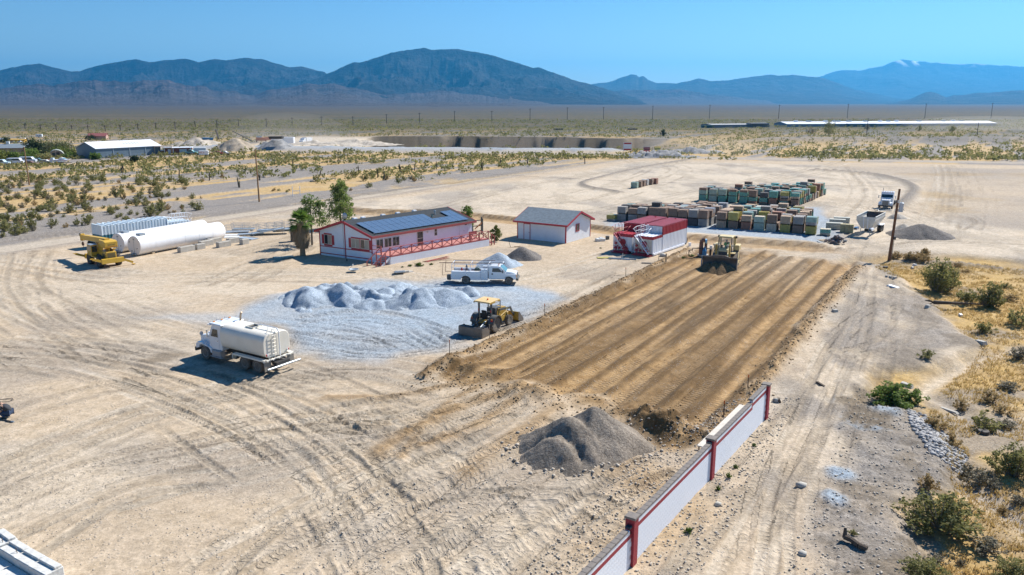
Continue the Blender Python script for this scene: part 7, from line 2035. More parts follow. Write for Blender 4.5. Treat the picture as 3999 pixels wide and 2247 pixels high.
for i,(x,y,w) in enumerate(spots[285:]):
    v,f = protos[i % 6]
    n = len(f) if y < 330 else 14 if y < 520 else 8; w = w * (1 if y < 520 else 1.25)
    a = srng.uniform(0,6.28); ca,sa = math.cos(a),math.sin(a)
    vv = v[:n * 4].copy(); vv[:,2] = np.maximum(vv[:,2],0)
    q = np.stack([vv[:,0] * ca - vv[:,1] * sa,vv[:,0] * sa + vv[:,1] * ca,vv[:,2]],1) * w + [x,y,hgt(x,y)]
    rest_v.append(q); rest_f.append(np.arange(n * 4).reshape(-1,4) + o_); o_ += n * 4
tag(link('desert_scrub',np_mesh('desert_scrub',np.concatenate(rest_v),np.concatenate(rest_f),L_CREO),None),'far desert scrub covering the plain','scrub',kind='stuff')
# yuccas, dark and spiky
def yucca_mesh(seed,trunks):
    r_ = np.random.default_rng(seed); mb = MB(); tk = MB()
    for k in range(trunks):
        bx_,by_ = r_.normal(size=2) * .25; hh = .5 + r_.random() * 1.1; lx,ly = r_.normal(size=2) * .2
        tk.cyl((bx_,by_,-.1),(bx_ + lx,by_ + ly,hh),.12,.10,6)
        for i in range(34):
            a = r_.random() * 6.28; e = r_.uniform(-.9,1.4); l = .42 + .2 * r_.random()
            d = Vector((math.cos(a) * math.cos(e),math.sin(a) * math.cos(e),math.sin(e)))
            o = Vector((bx_ + lx,by_ + ly,hh)); s = d.cross(Vector((0,0,1)));
            if s.length < .01: continue
            s.normalize()
            mb.add([o - s * .025,o + s * .025,o + d * l],[(0,1,2)])
    return mb.mesh('leaf_rosette',fix=False),tk.mesh('trunk',fix=False)
YM = [yucca_mesh(900 + k,1 + k % 3) for k in range(4)]
for a,b in YM: a.materials.append(L_YUC); b.materials.append(M('yucca_trunk',(.085,.065,.045),.9))
YS = [(820,705),(935,735),(1010,707),(1145,650),(1480,692),(1500,705),(1560,672),(1620,665),(1325,640),(1700,660),(1880,665),(1250,690),(1400,680),(1950,648),(480,676),(700,690),(2280,640),(2060,642),(3215,615),(2900,590)]
for i,(sx,sy) in enumerate(YS):
    q = P(sx,sy); t = thing('yucca','dark spiky yucca standing among the creosote scrub','yucca',(q.x,q.y,hgt(q.x,q.y)),i * 1.3,'yuccas in the desert scrub')
    t.scale = (1.35,) * 3
    for nm,me in zip(('leaf_rosette','trunk'),YM[i % 4]):
        o = bpy.data.objects.new(nm,me); COL.objects.link(o); o.parent = t

# ------------------------------------------------------------------ trees
def tree(label,x,y,h,w,leaf,nleaf,lsize,seed,trunk_h=.35,name='tree',limbs=16,crown_shape='round',bark=BARK,clump=.34,dens=1.0,z=None):
    r_ = np.random.default_rng(seed)
    t = thing(name,label,'tree',(x,y,hgt(x,y) if z is None else z),r_.random() * 6.28)
    cl,rd,st = [],[],[]
    lean = r_.normal(size=2) * .02 * h
    trunk = [(0,0,-.2)] + [(lean[0] * k + r_.normal() * .008 * h,lean[1] * k + r_.normal() * .008 * h,h * k) for k in (.25,.5,.75,.96)]
    st.append((trunk,.022 * h,.006 * h))
    for i in range(limbs):
        f = trunk_h + (1 - trunk_h) * (i + .5) / limbs
        a = i * 2.4 + r_.normal() * .3
        if crown_shape == 'pine': l = w * .5 * (1.02 - .72 * ((f - trunk_h) / (1 - trunk_h)) ** 1.2) * (.7 + .45 * r_.random())
        else: l = w * .5 * math.sqrt(max(.08,1 - ((f - trunk_h) / (1 - trunk_h) * 2 - .85) ** 2 * .8)) * (.7 + .45 * r_.random())
        base = np.array([lean[0] * f,lean[1] * f,h * (f - .06)])
        rise = (.10 if crown_shape == 'pine' else .25) * l
        tip = base + np.array([math.cos(a) * l,math.sin(a) * l,rise + r_.normal() * .03 * h])
        m_ = base * .5 + tip * .5 + np.array([0,0,-.02 * h])
        st.append(([tuple(base),tuple(m_),tuple(tip)],.009 * h,.002 * h))
        for q in np.linspace(.35,1.0,5):
            if r_.random() < dens:
                cl.append(base * (1 - q) + tip * q + r_.normal(size=3) * .03 * h); rd.append(clump * w * .5 * (.6 + .7 * r_.random()))
    cl.append(np.array([lean[0],lean[1],h])); rd.append(clump * w * .4)
    v,f = leaf_cloud(cl,rd,nleaf,lsize,r_,2.0)
    o = link('crown',np_mesh('crown',v,f,leaf),None); o.parent = t
    o = link('trunk',stems_mesh(st,'trunk',bark),None); o.parent = t
    return t
def tree_px(label,base,top_y,w_px,leaf,nleaf,lsize,seed,zb=0.0,**kw):
    q = P(base[0],base[1]); d = math.hypot(q.x,q.y)
    # height from the photo: pixel rows between base and top at that distance
    h = 19 * (1 - q.y / P(base[0],top_y).y) if top_y > 415 else 8
    return tree(label,q.x,q.y,h,w_px * math.hypot(d,19) / FPX,leaf,nleaf,lsize,seed,**kw)
tree('tall green pine behind the white house',-26.6,121.5,7.3,4.8,L_PINE,5600,.14,601,.22,'pine_tree',28,'pine',clump=.22,z=0)
tree('sparse thin pine with bare top left of the house',-27.3,106.2,6.6,5.6,L_PINE,2600,.14,602,.40,'pine_tree',13,'pine',clump=.24,dens=.62,z=0)
tree('leafy green tree behind the far end of the house',-6.6,113.8,4.2,2.1,L_GREEN,1800,.13,603,.3,'tree',10,z=0)
tree('yellow green bush beside the far end of the deck',-2.2,109.4,2.1,1.6,leaf_material('yellow_green_leaf',(.10,.13,.02),(.24,.26,.06),.3),1500,.11,604,.12,'bush',10,z=0)
# fan palm
pq = P(1183,1000)
pm = thing('fan_palm','fan palm with shaggy dead skirt left of the house','palm tree',(pq.x,pq.y,0))
r_ = np.random.default_rng(610)
MB().lathe([(.42,-.1),(.36,.3),(.33,1.0),(.33,4.3),(.05,4.5)],(0,0,0),'z',12).build('trunk',M('palm_trunk',(.27,.20,.125),.95,0,.25,5,0,.6,10),pm)
n = 2600; a = r_.random(n) * 6.28; zz = 1.25 + 3.0 * r_.random(n); rad = (.42 + .55 * np.sin(np.clip((zz - 1.1) / 3.2,0,1) * math.pi) ** .7) * (.75 + .35 * r_.random(n))
c0 = np.stack([np.cos(a) * rad,np.sin(a) * rad,zz],1); dn = np.stack([np.cos(a) * .10,np.sin(a) * .10,-np.ones(n) * .42],1) + r_.normal(size=(n,3)) * .08; sd_ = np.stack([-np.sin(a),np.cos(a),0 * a],1) * .035
v = np.stack([c0 - sd_,c0 + sd_,c0 + dn + sd_ * .4,c0 + dn - sd_ * .4],1).reshape(-1,3)
o = link('dead_skirt',np_mesh('dead_skirt',v,np.arange(4 * n).reshape(-1,4),L_DEAD),None); o.parent = pm
MB().lathe([(.34,1.25),(.62,1.6),(.72,2.6),(.5,4.0),(.2,4.4)],(0,0,0),'z',12).build('skirt_core',M('skirt_core',(.24,.175,.11),.95,0,.3,6,0,.6,12),pm)
for i in range(34):
    az = i * 2.4 + r_.normal() * .2; el = 1.35 - 1.75 * (i / 34) + r_.normal() * .1
    d = Vector((math.cos(az) * math.cos(el),math.sin(az) * math.cos(el),math.sin(el))); s = d.cross(Vector((0,0,1))).normalized(); u = s.cross(d)
    o0 = Vector((0,0,4.25)); hub = o0 + d * (.75 + .25 * r_.random()); mb = MB()
    mb.bar(o0,hub,.04,.02)
    for k in range(13):
        t = -1.15 + 2.3 * k / 12
        q = (d * math.cos(t) + s * math.sin(t)); l = 1.2 * (1 - .25 * abs(t) / 1.15)
        tip = hub + q * l + Vector((0,0,-.18 * l * (1.2 - el * .4))); e = q.cross(u).normalized() * .075
        mb.add([hub,hub + q * l * .5 + e + u * .03,tip,hub + q * l * .5 - e + u * .03],[(0,1,2,3)])
    mb.build('frond',L_PALM,pm,fix=False)
# ------------------------------------------------------------------ buildings and vehicles beyond the desert flat
def rz_of(deg): return math.pi / 2 - R(deg)          # local x along a compass direction measured from +Y
MW = siding('blue_grey_metal_wall',(.135,.19,.235),.6,'X',.15,.5); MWY = siding('blue_grey_metal_gable',(.135,.19,.235),.6,'Y',.15,.5)
MROOF = siding('white_metal_roof',(.82,.83,.84),.5,'X',.05,.4)
def gable_building(name,label,cat,at,deg,L_,W_,ez,rz,wall_x,wall_y,roofm,ov=.3,trim=None):
    t = thing(name,label,cat,(at[0],at[1],hgt(at[0],at[1]) - .05),rz_of(deg))
    for x0,x1 in ((0,.12),(L_ - .12,L_)): MB().prism([(0,-.6),(W_,-.6),(W_,ez),(W_ / 2,rz - .08),(0,ez)],x0,x1).build('gable_wall',wall_y,t)
    for y0,y1 in ((0,.12),(W_ - .12,W_)): MB().bx(.12,L_ - .12,y0,y1,-.6,ez).build('long_wall',wall_x,t)
    s = (rz - ez) / (W_ / 2)
    MB().prism([(-ov,ez - ov * s),(W_ / 2,rz),(W_ + ov,ez - ov * s),(W_ + ov,ez - ov * s + .12),(W_ / 2,rz + .12),(-ov,ez - ov * s + .12)],-ov,L_ + ov).build('roof',roofm,t)
    return t
barn = gable_building('barn','large blue grey metal barn with white roof on the left','barn',(-143.6,275.8),33,24.5,12.5,3.5,5.5,MW,MWY,MROOF)
for x in (6.2,12.3,18.4): MB().bx(x - .12,x + .12,-.10,-.01,-.3,3.4).build('post',GALV,barn)
for i in range(6): MB().bx(12.0 + i * 1.1,12.55 + i * 1.1,2.4,4.2,4.38,4.40).build('skylight',M('skylight_grey',(.45,.46,.46),.4),barn)
_s = (5.5 - 3.5) / 6.25
for o in [c for c in barn.children if c.name.startswith('skylight')]:
    bpy.data.objects.remove(o)
for i in range(6):
    x0 = 12.0 + i * 1.1; y0,y1 = 2.4,4.2
    MB().add([(x0,y0,3.5 + _s * y0 + .135),(x0 + .55,y0,3.5 + _s * y0 + .135),(x0 + .55,y1,3.5 + _s * y1 + .135),(x0,y1,3.5 + _s * y1 + .135)],[(0,1,2,3)]).build('skylight',M('skylight_grey',(.45,.46,.46)),barn)
q = P(480,617); bl_ = thing('bleachers','row of low aluminium bleachers in front of the barn','bleachers',(q.x - 7.5,q.y - 3.5,0),rz_of(62))
for k in range(3): MB().bx(0,16,k * .6,k * .6 + .28,.42 + k * .36,.47 + k * .36).build('seat',GALV,bl_)
for i in range(9):
    MB().bar((i * 2,-.1,0),(i * 2,1.5,1.2),.06,.08).build('frame',GALV,bl_)
    MB().bx(i * 2 - .03,i * 2 + .03,1.4,1.46,0,1.2).build('leg',GALV,bl_)
# quonset hut
qq = P(222,617); qt = thing('quonset_hut','round-roofed metal quonset hut left of the barn','hut',(qq.x,qq.y,0),rz_of(18))
arc = [(2.6 * math.cos(R(a)),2.75 * math.sin(R(a))) for a in range(0,181,12)]
arc2 = [(2.48 * math.cos(R(a)),2.63 * math.sin(R(a))) for a in range(180,-1,-12)]
qt.rotation_euler = (0,0,R(118))
MB().prism(arc + arc2,.0,8.5).build('shell',siding('quonset_metal',(.42,.44,.40),.35,'X',.15,.45),qt)
MB().prism(arc2,.5,.55).build('front_wall',M('hut_front',(.36,.31,.27),.8,0,.2),qt)
MB().bx(.45,.49,-1.0,.0,0,1.9).build('door',DARK,qt); MB().bx(.44,.49,.4,1.3,.5,1.7).build('opening',M('dark_teal_opening',(.03,.06,.06),.6),qt); MB().box((.46,.1,2.2),(.1,.3,.25)).build('lamp_box',WHITE,qt)
# grey-roofed house at the left edge
gh = P(20,606); gt = gable_building('far_house','low house with grey hipped roof at the left edge behind trees','house',(gh.x - 16,gh.y + 2),74,22,10,2.5,3.7,M('beige_wall',(.38,.31,.24),.8),M('beige_wall',(.38,.31,.24)),SHING2,.7)
MB().box((13.0,5,4.2),(1.0,.9,1.0)).build('evaporative_cooler',PLAST,gt)
# red-roofed house
rq = P(345,547); rt = gable_building('far_house','tan house with red metal roof far behind the barn','house',(rq.x,rq.y),78,8.5,5,1.9,3.2,M('tan_stucco',(.46,.30,.23),.85),M('tan_stucco',(.46,.30,.23)),M('red_metal_roof',(.30,.10,.085),.5,0,.12))
MB().bx(2,3,-.06,-.01,0,1.6).build('door',M('blue_door',(.08,.22,.30),.5),rt); MB().bx(-1.5,0,.5,4.5,1.55,1.65).build('porch_roof',MATS['red_metal_roof'],rt)
for y in (.8,2.5,4.2): MB().bx(-1.45,-1.3,y - .06,y + .06,-.4,1.55).build('porch_post',WOOD,rt)
for i,(sx,sy,c,l) in enumerate(((405,545,(.78,.78,.78),'white motorhome beside the red-roofed house'),(154,537,(.74,.77,.78),'lone white travel trailer out on the scrub plain'),(88,553,(.76,.73,.68),'white motorhome beside the yellow building'))):
    q = P(sx,sy); t = thing('travel_trailer',l,'trailer',(q.x,q.y,0),rz_of(80)); t.scale = (.5,.55,.6)
    MB().prism([(-3.2,.55),(-3.2,2.6),(-2.7,2.85),(3.0,2.85),(3.3,2.3),(3.2,.55)],-1.15,1.15,'y').build('body',M('trailer_white_%d' % i,c,.4,0,.06),t,bevel=.06)
    for x in (-1.5,.6,2.2): MB().bx(x - .4,x + .4,-1.17,-1.152,1.5,2.1).build('window',AUTOG,t)
    for s in (1,-1): tire((-.6,s * 1.0,.38),.38,.22,'y',t,GALV)
q = P(60,556); yb = gable_building('yellow_building','long yellow building at the far left','building',(q.x - 2.5,q.y),82,6.2,3.5,1.3,1.6,M('ochre_wall',(.60,.36,.06),.7),M('ochre_wall',(.60,.36,.06)),M('ochre_roof',(.55,.35,.08),.6))
q = P(8,557); db = gable_building('carport','dark open carport at the far left edge','carport',(q.x - 5,q.y),82,6,4,1.5,1.8,DARK,DARK,GALV)
# barnside workshop row
q = P(640,607); ws = thing('workshop','red brown workshop row with open carports right of the barn','workshop',(q.x,q.y,0),rz_of(72))
RB = M('red_brown_wall',(.30,.11,.075),.7,0,.15)
MB().bx(0,9.5,3,7,-.3,2.4).build('wall',RB,ws); MB().bx(-.4,9.9,1.5,7.3,2.45,2.6).build('roof',WHITE,ws)
MB().bx(5.2,7.8,2.94,2.99,0,2.0).build('garage_door',M('pale_blue_door',(.62,.70,.76),.5),ws); MB().bx(1.2,2.2,2.94,2.99,0,2.0).build('door',WHITE,ws)
for x in (.2,3.2,9.2): MB().bx(x - .1,x + .1,1.6,1.8,-.3,2.45).build('post',WHITE,ws)
MB().bx(-3.2,3.0,.5,5.0,3.05,3.2).build('carport_roof',M('rusted_sheet',(.45,.36,.30),.7,0,.2),ws)
for x,y in ((-3,.7),(2.8,.7),(-3,4.8)): MB().bx(x - .09,x + .09,y - .09,y + .09,-.3,3.05).build('post',WOOD,ws)
MB().bx(-4.5,.2,3.2,6,1.55,1.65).build('lean_to_roof',WHITE,ws); MB().bx(-4.5,-.1,3.4,5.9,-.3,1.5).build('lean_to_wall',RB,ws)
MB().bx(10.2,14.5,2.6,5.6,-.3,2.3).build('box_store',M('pale_store',(.50,.55,.58),.5,0,.12),ws)
q = P(797,611); sg = thing('sign_trailer','white box trailer with red lettering right of the workshop','trailer',(q.x,q.y,0),rz_of(80))
MB().bx(-1.6,1.6,-.75,.75,.6,2.0).build('box',WHITE,sg)
text_plate('WE',.75,LRED,sg,(-.95,-.76,1.35),(math.pi / 2,0,0)); text_plate('EE',.55,LRED,sg,(.1,-.76,1.3),(math.pi / 2,0,0))
for s in (1,-1): tire((.9,s * .7,.33),.33,.2,'y',sg)
MB().bar((1.6,0,.55),(2.6,0,.45),.1,.1).build('hitch',DARK,sg)
# parked cars
def car(label,px,deg,col,kind='sedan',scale=1.0):
    q = P(*px); t = thing('parked_car',label,'car',(q.x,q.y,hgt(q.x,q.y)),rz_of(deg),'cars parked in the far yards')
    t.scale = (scale,) * 3
    pr = {'sedan': [(-2.2,.35),(-2.25,.85),(-1.5,.95),(-.95,1.42),(.45,1.42),(1.15,.95),(2.15,.82),(2.25,.35)],
          'van': [(-2.4,.4),(-2.4,1.9),(-2.2,2.0),(1.2,2.0),(1.75,1.25),(2.35,1.1),(2.4,.4)],
          'pickup': [(-2.6,.5),(-2.6,1.05),(-.7,1.05),(-.6,1.75),(.7,1.75),(1.3,1.1),(2.5,1.0),(2.55,.5)],
          'suv': [(-2.3,.4),(-2.3,1.55),(-2.1,1.75),(.6,1.75),(1.2,1.05),(2.2,.95),(2.3,.4)]}[kind]
    wn2 = {'sedan': [(-1.35,.98),(-.9,1.34),(.40,1.34),(.95,.98)],'van': [(-2.2,1.25),(-2.2,1.8),(1.1,1.8),(1.5,1.25)],'pickup': [(-.5,1.12),(-.45,1.66),(.62,1.66),(1.1,1.12)],'suv': [(-2.1,1.1),(-2.0,1.6),(.5,1.6),(.95,1.1)]}[kind]
    nm = 'car_%02d_%02d_%02d' % tuple(int(c * 99) for c in col)
    MB().prism(pr,-.88,.88,'y').build('body',M(nm,col,.3,0,.06,.6,.12),t,bevel=.06)
    for s in (1,-1): MB().prism(wn2,s * .885,s * .895,'y').build('side_window',AUTOG,t)
    for x in (-1.4,1.4):
        for s in (1,-1): tire((x,s * .80,.33),.33,.22,'y',t,GALV)
    for s in (1,-1): MB().box((2.24,s * .65,.75),(.06,.3,.14)).build('headlamp',LWHT,t)
    return t
car('pale blue car at the left edge of the far yard',(8,643),80,(.45,.60,.66),'suv')
car('white van with dark windows at the far left yard',(65,640),82,(.72,.74,.78),'van')
car('silver van behind the left utility pole',(112,638),80,(.48,.53,.58),'van')
car('brown car half hidden by scrub in the far yard',(118,645),80,(.20,.12,.08),'sedan')
car('dark teal car between the vans and the boat',(147,633),75,(.08,.16,.17),'sedan')
car('white car just left of the orange car',(178,640),78,(.70,.68,.62),'sedan')
car('orange red car beside the boat',(200,638),84,(.42,.12,.05),'sedan')
car('teal and white pickup by the workshop',(745,605),85,(.14,.32,.32),'pickup')
car('white pickup in front of the pale store',(722,603),80,(.70,.72,.74),'pickup')
car('red car on the far roadside',(851,605),84,(.40,.05,.04),'sedan')
car('white car on the far roadside beside the red one',(877,604),84,(.74,.76,.78),'sedan')
car('small white car in front of the yellow building',(78,558),84,(.75,.76,.78),'sedan',.6)
car('pale car in front of the yellow building, left',(52,558),84,(.50,.60,.66),'sedan',.6)
# boat on its trailer
q = P(238,642); bo = thing('motor_boat','white motor boat with red stripe on a trailer left of the barn','boat',(q.x,q.y,0),rz_of(82))
hull = [(-2.9,.75),(-2.9,1.45),(2.2,1.55),(3.1,1.62),(2.3,.95),(1.4,.72)]
MB().prism(hull,-1.0,1.0,'y').build('hull',WHITE,bo,bevel=.08); MB().bx(-2.8,2.1,-1.01,-1.003,1.28,1.36).build('stripe',LRED,bo)
MB().prism([(-.2,1.5),(.1,2.05),(.9,2.05),(1.6,1.55)],-.8,.8,'y').build('cabin',WHITE,bo); MB().prism([(.95,1.95),(1.0,2.0),(1.55,1.62),(1.5,1.58)],-.75,.75,'y').build('windscreen',TINT,bo)
MB().box((-2.3,0,1.75),(.9,1.2,.5),ch=.08).build('engine_cover',M('grey_cover',(.45,.52,.55),.5),bo)
MB().bx(-2.6,3.2,-.5,-.4,.42,.52).bx(-2.6,3.2,.4,.5,.42,.52).build('trailer_frame',DARK,bo)
for s in (1,-1):
    for x in (-1.0,-.2): tire((x,s * .85,.33),.33,.2,'y',bo)
# trees and hedges of the far yards
FT = [((132,612),548,62,L_DARK,'dark tall tree behind the quonset hut',1600),((150,612),560,44,L_DARK,'dark tree joined to the tall one by the quonset hut',900),((128,625),588,50,L_GREEN,'mid green tree in front of the dark tree',1100),
      ((195,600),560,70,leaf_material('olive_tree',(.07,.085,.03),(.16,.17,.07),.25),'feathery olive tree right of the dark tree',1200),((245,600),566,70,MATS['olive_tree'],'second feathery olive tree before the barn',1200),
      ((235,612),582,58,MATS['yellow_green_leaf'],'yellow green tree behind the quonset hut',1200),((278,612),588,44,MATS['yellow_green_leaf'],'yellow green tree beside the barn gable',900),
      ((275,620),603,40,L_GREEN,'low green bush by the barn corner',700),((20,625),598,66,MATS['yellow_green_leaf'],'yellow green hedge tree before the grey-roofed house',1200),((60,625),600,34,L_GREEN,'small green tree at the corner of the grey-roofed house',700),
      ((100,628),604,40,L_GREEN,'green bush left of the quonset hut',700),((170,628),606,46,L_CREO,'olive bush in front of the quonset hut',700),((24,557),541,26,L_DARK,'dark tree by the far carport',500),
      ((360,547),534,40,L_DARK,'dark hedge in front of the red-roofed house',500),((373,625),605,36,L_GREEN,'green bush at the barn front corner',800),((525,632),612,30,L_DARK,'dark bush in front of the barn bleachers',800),
      ((3235,530),478,46,L_CREO,'round olive tree in front of the long white building',1100),((3170,525),505,40,L_GREY,'grey brush left of the round olive tree',500),((3385,510),490,20,L_GREY,'small bare tree in front of the long white building',300),
      ((2590,533),510,24,L_DARK,'dark juniper on the flat before the flood bank',500),((3720,515),495,24,L_CREO,'olive tree on the flood bank at right',400),((3590,512),490,20,L_CREO,'thin olive tree on the flood bank',300)]
for i,(b,ty,w,lf,lb,n) in enumerate(FT):
    tree_px(lb,b,ty,w,lf,n,.30,700 + i,trunk_h=.12,limbs=10,clump=.45)
# far greenhouse-like building
lw0,lw1 = P(3080,497),P(3902,493)
dlt = Vector((lw1.x - lw0.x,lw1.y - lw0.y)); lt = gable_building('long_building','very long low white-roofed building on the right horizon','building',(lw0.x,lw0.y + 4),math.degrees(math.atan2(dlt.x,dlt.y)),dlt.length,22,2.2,3.7,M('blue_wall',(.25,.32,.38),.6),M('blue_wall',(.25,.32,.38)),MROOF,.4)
for f in (.07,.13,.21,.25,.27,.32,.40,.47,.51,.55,.66,.78,.83,.87): MB().box((dlt.length * f,11,4.0),(random.uniform(2,4),2.5,1.4)).build('roof_unit',GALV if random.random() < .6 else WHITE,lt)
MB().bx(dlt.length * .27,dlt.length * .40,-6,-.5,-.5,2.4).build('annex',M('blue_annex',(.10,.18,.22),.6),lt)
g0,g1 = P(2785,500),P(3010,498); dg = Vector((g1.x - g0.x,g1.y - g0.y))
gb = gable_building('grey_building','low grey building left of the long white one','building',(g0.x,g0.y + 3),math.degrees(math.atan2(dg.x,dg.y)),dg.length,18,2.2,2.7,M('grey_wall',(.28,.26,.27),.7),M('grey_wall',(.28,.26,.27)),M('grey_flat_roof',(.36,.36,.37),.7))
MB().bx(dg.length * .62,dg.length * .95,-3,3,2.3,3.4).build('raised_block',MATS['grey_wall'],gb); MB().bx(dg.length * .62,dg.length * .9,-4.5,-2,3.2,3.45).build('canopy',WHITE,gb)
q = P(2763,500); MB_ = MB().box((0,0,1.0),(9,4,2.0),taper=(.95,.9)).build('green_container',M('dark_green_steel',(.04,.10,.08),.5)); MB_.location = (q.x,q.y,0); tag(MB_,'dark green container left of the grey building','container')
for sx,sy,lb in ((2180,512,'small ground solar array nearest the quarry pit'),(2470,512,'small ground solar array nearer the grey building')):
    q = P(sx,sy); t = thing('solar_array',lb,'solar array',(q.x,q.y,0),0)
    for i in range(4):
        o = MB().box((i * 1.7 - 2.5,0,1.1),(1.6,2.2,.06),rx=-.5).build('solar_panel',SOLAR,t)
        MB().bx(i * 1.7 - 2.55,i * 1.7 - 2.45,-.05,.05,-.2,1.0).build('post',GALV,t)
# quarry plant
def truck_far(label,px,deg,cabc,boxc):
    q = P(*px); t = thing('dump_truck',label,'truck',(q.x,q.y,hgt(q.x,q.y)),rz_of(deg))
    MB().prism([(1.2,.7),(1.2,2.6),(2.4,2.6),(2.9,1.7),(3.8,1.5),(3.9,.7)],-1.1,1.1,'y').build('cab',M('far_cab_%02d' % int(cabc[0] * 99),cabc,.4),t,bevel=.06)
    MB().prism([(-3.6,1.2),(-4.0,2.7),(.9,2.9),(.9,1.1)],-1.2,1.2,'y').build('dump_box',M('far_box_%02d_%02d' % (int(boxc[0] * 99),int(boxc[2] * 99)),boxc,.5),t)
    MB().prism([(2.45,1.75),(2.2,2.45),(1.5,2.45),(1.5,1.75)],-1.11,-1.105,'y').build('window',AUTOG,t)
    for x in (2.8,-1.6,-2.9):
        for s in (1,-1): tire((x,s * 1.0,.55),.55,.4,'y',t,GALV)
truck_far('white dump truck driving through the quarry',(1194,560),200,(.80,.81,.82),(.74,.74,.74))
truck_far('white and blue dump truck beside the sand pile',(800,562),250,(.75,.77,.80),(.04,.16,.32))
truck_far('yellow dump truck at the right end of the quarry pit',(2567,601),190,(.60,.45,.05),(.55,.40,.05))
truck_far('red and dark truck at the right end of the quarry pit',(2525,603),190,(.30,.03,.03),(.06,.06,.07))
q = P(990,562); cv = thing('rock_crusher','orange and grey rock crusher between the two quarry piles','crusher',(q.x,q.y + 12,0),.2); cv.scale = (.6,.6,.6)
MB().bx(-4,4,-1.5,1.5,1.5,4.0).build('hopper',M('safety_orange',(.55,.12,.03),.5,0,.15),cv); MB().prism([(-3,4),(-3.8,5.2),(1.2,5.2),(.4,4)],-1.4,1.4,'y').build('feed_box',GALV,cv); MB().bx(4,9,-1,1,2,4.2).build('engine_house',M('safety_orange',(.55,.12,.03)),cv)
for x in (-3.5,3.5): MB().bx(x - .3,x + .3,-1.4,1.4,-.5,1.5).build('leg',DARK,cv)
for (ax,ay),(bx_,by_),lb in (((985,560),(940,534),'conveyor feeding the brown topped sand pile'),((855,552),(845,540),'short conveyor left of the brown topped sand pile')):
    a = P(ax,ay); t = thing('conveyor',lb,'conveyor',(a.x,a.y,0)); d = Vector(((bx_ - ax) * .22,3,0))
    MB().bar((0,0,1),(d.x,d.y,5.6),.8,.2).build('belt_frame',DARK,t); MB().bar((0,0,1.3),(d.x,d.y,5.75),.7,.06).build('belt',BLACK,t)
    MB().bar((d.x * .5,d.y * .5,3.6),(d.x * .5,d.y * .5,-.3),.15,.15).build('support',DARK,t)
q = P(1079,538,5.0); o = MB().box((0,0,.4),(5.0,3.0,1.0),taper=(1.1,1.1)).build('screen_box',DARK); o.location = (q.x,q.y,4.6); tag(o,'dark flat screen box on the grey conical quarry pile','screen box')
q = P(1107,570); o = MB().bx(-5,5,-1.3,1.3,0,2.6).build('site_office',WHITE,bevel=.05); o.location = (q.x,q.y,1.2); tag(o,'long white site office below the grey quarry pile','office')
q = P(2450,598); sg2 = thing('site_sign','white sign with red header by the quarry entrance','sign',(q.x,q.y,0),.05)
MB().bx(-1.6,1.6,-.05,.05,.9,4.0).build('panel',WHITE,sg2); MB().bx(-1.45,1.45,-.06,-.051,3.35,3.9).build('header',LRED,sg2); MB().bx(-1.45,1.45,-.06,-.051,1.05,1.6).build('footer',LRED,sg2)
for x in (-1.4,1.4): MB().bx(x - .07,x + .07,.05,.18,-.3,3.9).build('post',WOOD,sg2)

# ------------------------------------------------------------------ utility poles
POLE = M('creosoted_pole',(.20,.095,.045),.85,0,.3,3.0)
POLE2 = M('weathered_pole',(.33,.19,.085),.85,0,.25,3.0)
p0 = P(3473,1004)
rp = thing('utility_pole','tall brown utility pole with grey transformer at the right of the yard','utility pole',(p0.x,p0.y,hgt(p0.x,p0.y) - .3))
MB().cyl((0,0,0),(.35,0,9.35),.20,.13,12).build('pole',POLE,rp,smooth=True)
MB().cyl((.72,-.1,6.5),(.76,-.1,7.6),.26,.26,14).cyl((.76,-.1,7.6),(.76,-.1,7.66),.28,.2,14).build('transformer',M('transformer_grey',(.55,.60,.66),.45,.1),rp)
MB().cyl((.70,-.1,7.66),(.66,-.1,7.95),.05,.03).build('bushing',PLAST,rp); MB().box((.3,-.15,7.8),(.18,.2,.35)).build('cutout',PLAST,rp)
MB().box((.30,-.24,3.25),(.28,.2,.42),ch=.03).build('meter_box',GREYP,rp); MB().tube([(.18,-.18,0),(.28,-.19,3.1)],.03).build('conduit',DARK,rp)
for (sx,sy),top_s,lb in (((1013,793),583,'bare brown utility pole beyond the dirt road, centre left'),((115,724),573,'bare brown utility pole near the left edge')):
    q = P(sx,sy); hh = 19 * (1 - q.y / P(sx,top_s).y)
    t = thing('utility_pole',lb,'utility pole',(q.x,q.y,hgt(q.x,q.y) - .1)); MB().cyl((0,0,-.3),(-.05,0,hh),.17,.11,10).build('pole',POLE2,t,smooth=True); MB().cyl((-.05,0,hh),(-.05,0,hh + .12),.12,.05).build('cap',GALV,t)
line = [(48,425,455),(127,428,458),(205,432,461),(284,435,464),(363,436,466),(444,436,467),(530,436,468),(606,434,466),(695,428,463),(785,424,460),(882,420,458),(983,416,456),(1092,412,452),(1201,406,449),(1341,402,447),(1471,398,442),(1618,392,440),(1776,391,437),(1945,381,430),(2111,375,427),(2287,366,422),(2474,365,418)]
line = [(x / 1.288,150 + a / 1.288,150 + b / 1.288) for x,a,b in line] + [(2000 + x / 1.288,150 + a / 1.288,150 + b / 1.288) for x,a,b in ((90,354,415),(277,349,411),(459,346,410),(706,338,407),(992,334,404),(1340,334,404),(1685,330,403),(2075,328,404),(2408,324,403))]
FP = M('far_pole',(.07,.055,.045),.9)
for sx,st_,sb_y in line:
    q = P(sx,sb_y); hh = CAM_H + q.y * (ray(sx,st_)[2] / ray(sx,st_)[1])
    o = MB().cyl((0,0,-1),(0,0,hh),.30,.22,6).bar((-1.4,0,hh - .8),(1.4,0,hh - .8),.2,.22).build('power_pole',FP); o.location = (q.x,q.y,hgt(q.x,q.y))
    tag(o,'thin dark power pole in the long line crossing the far plain','power pole','power line across the far plain')
for a,b in (((3600,500),(3640,478)),): pass
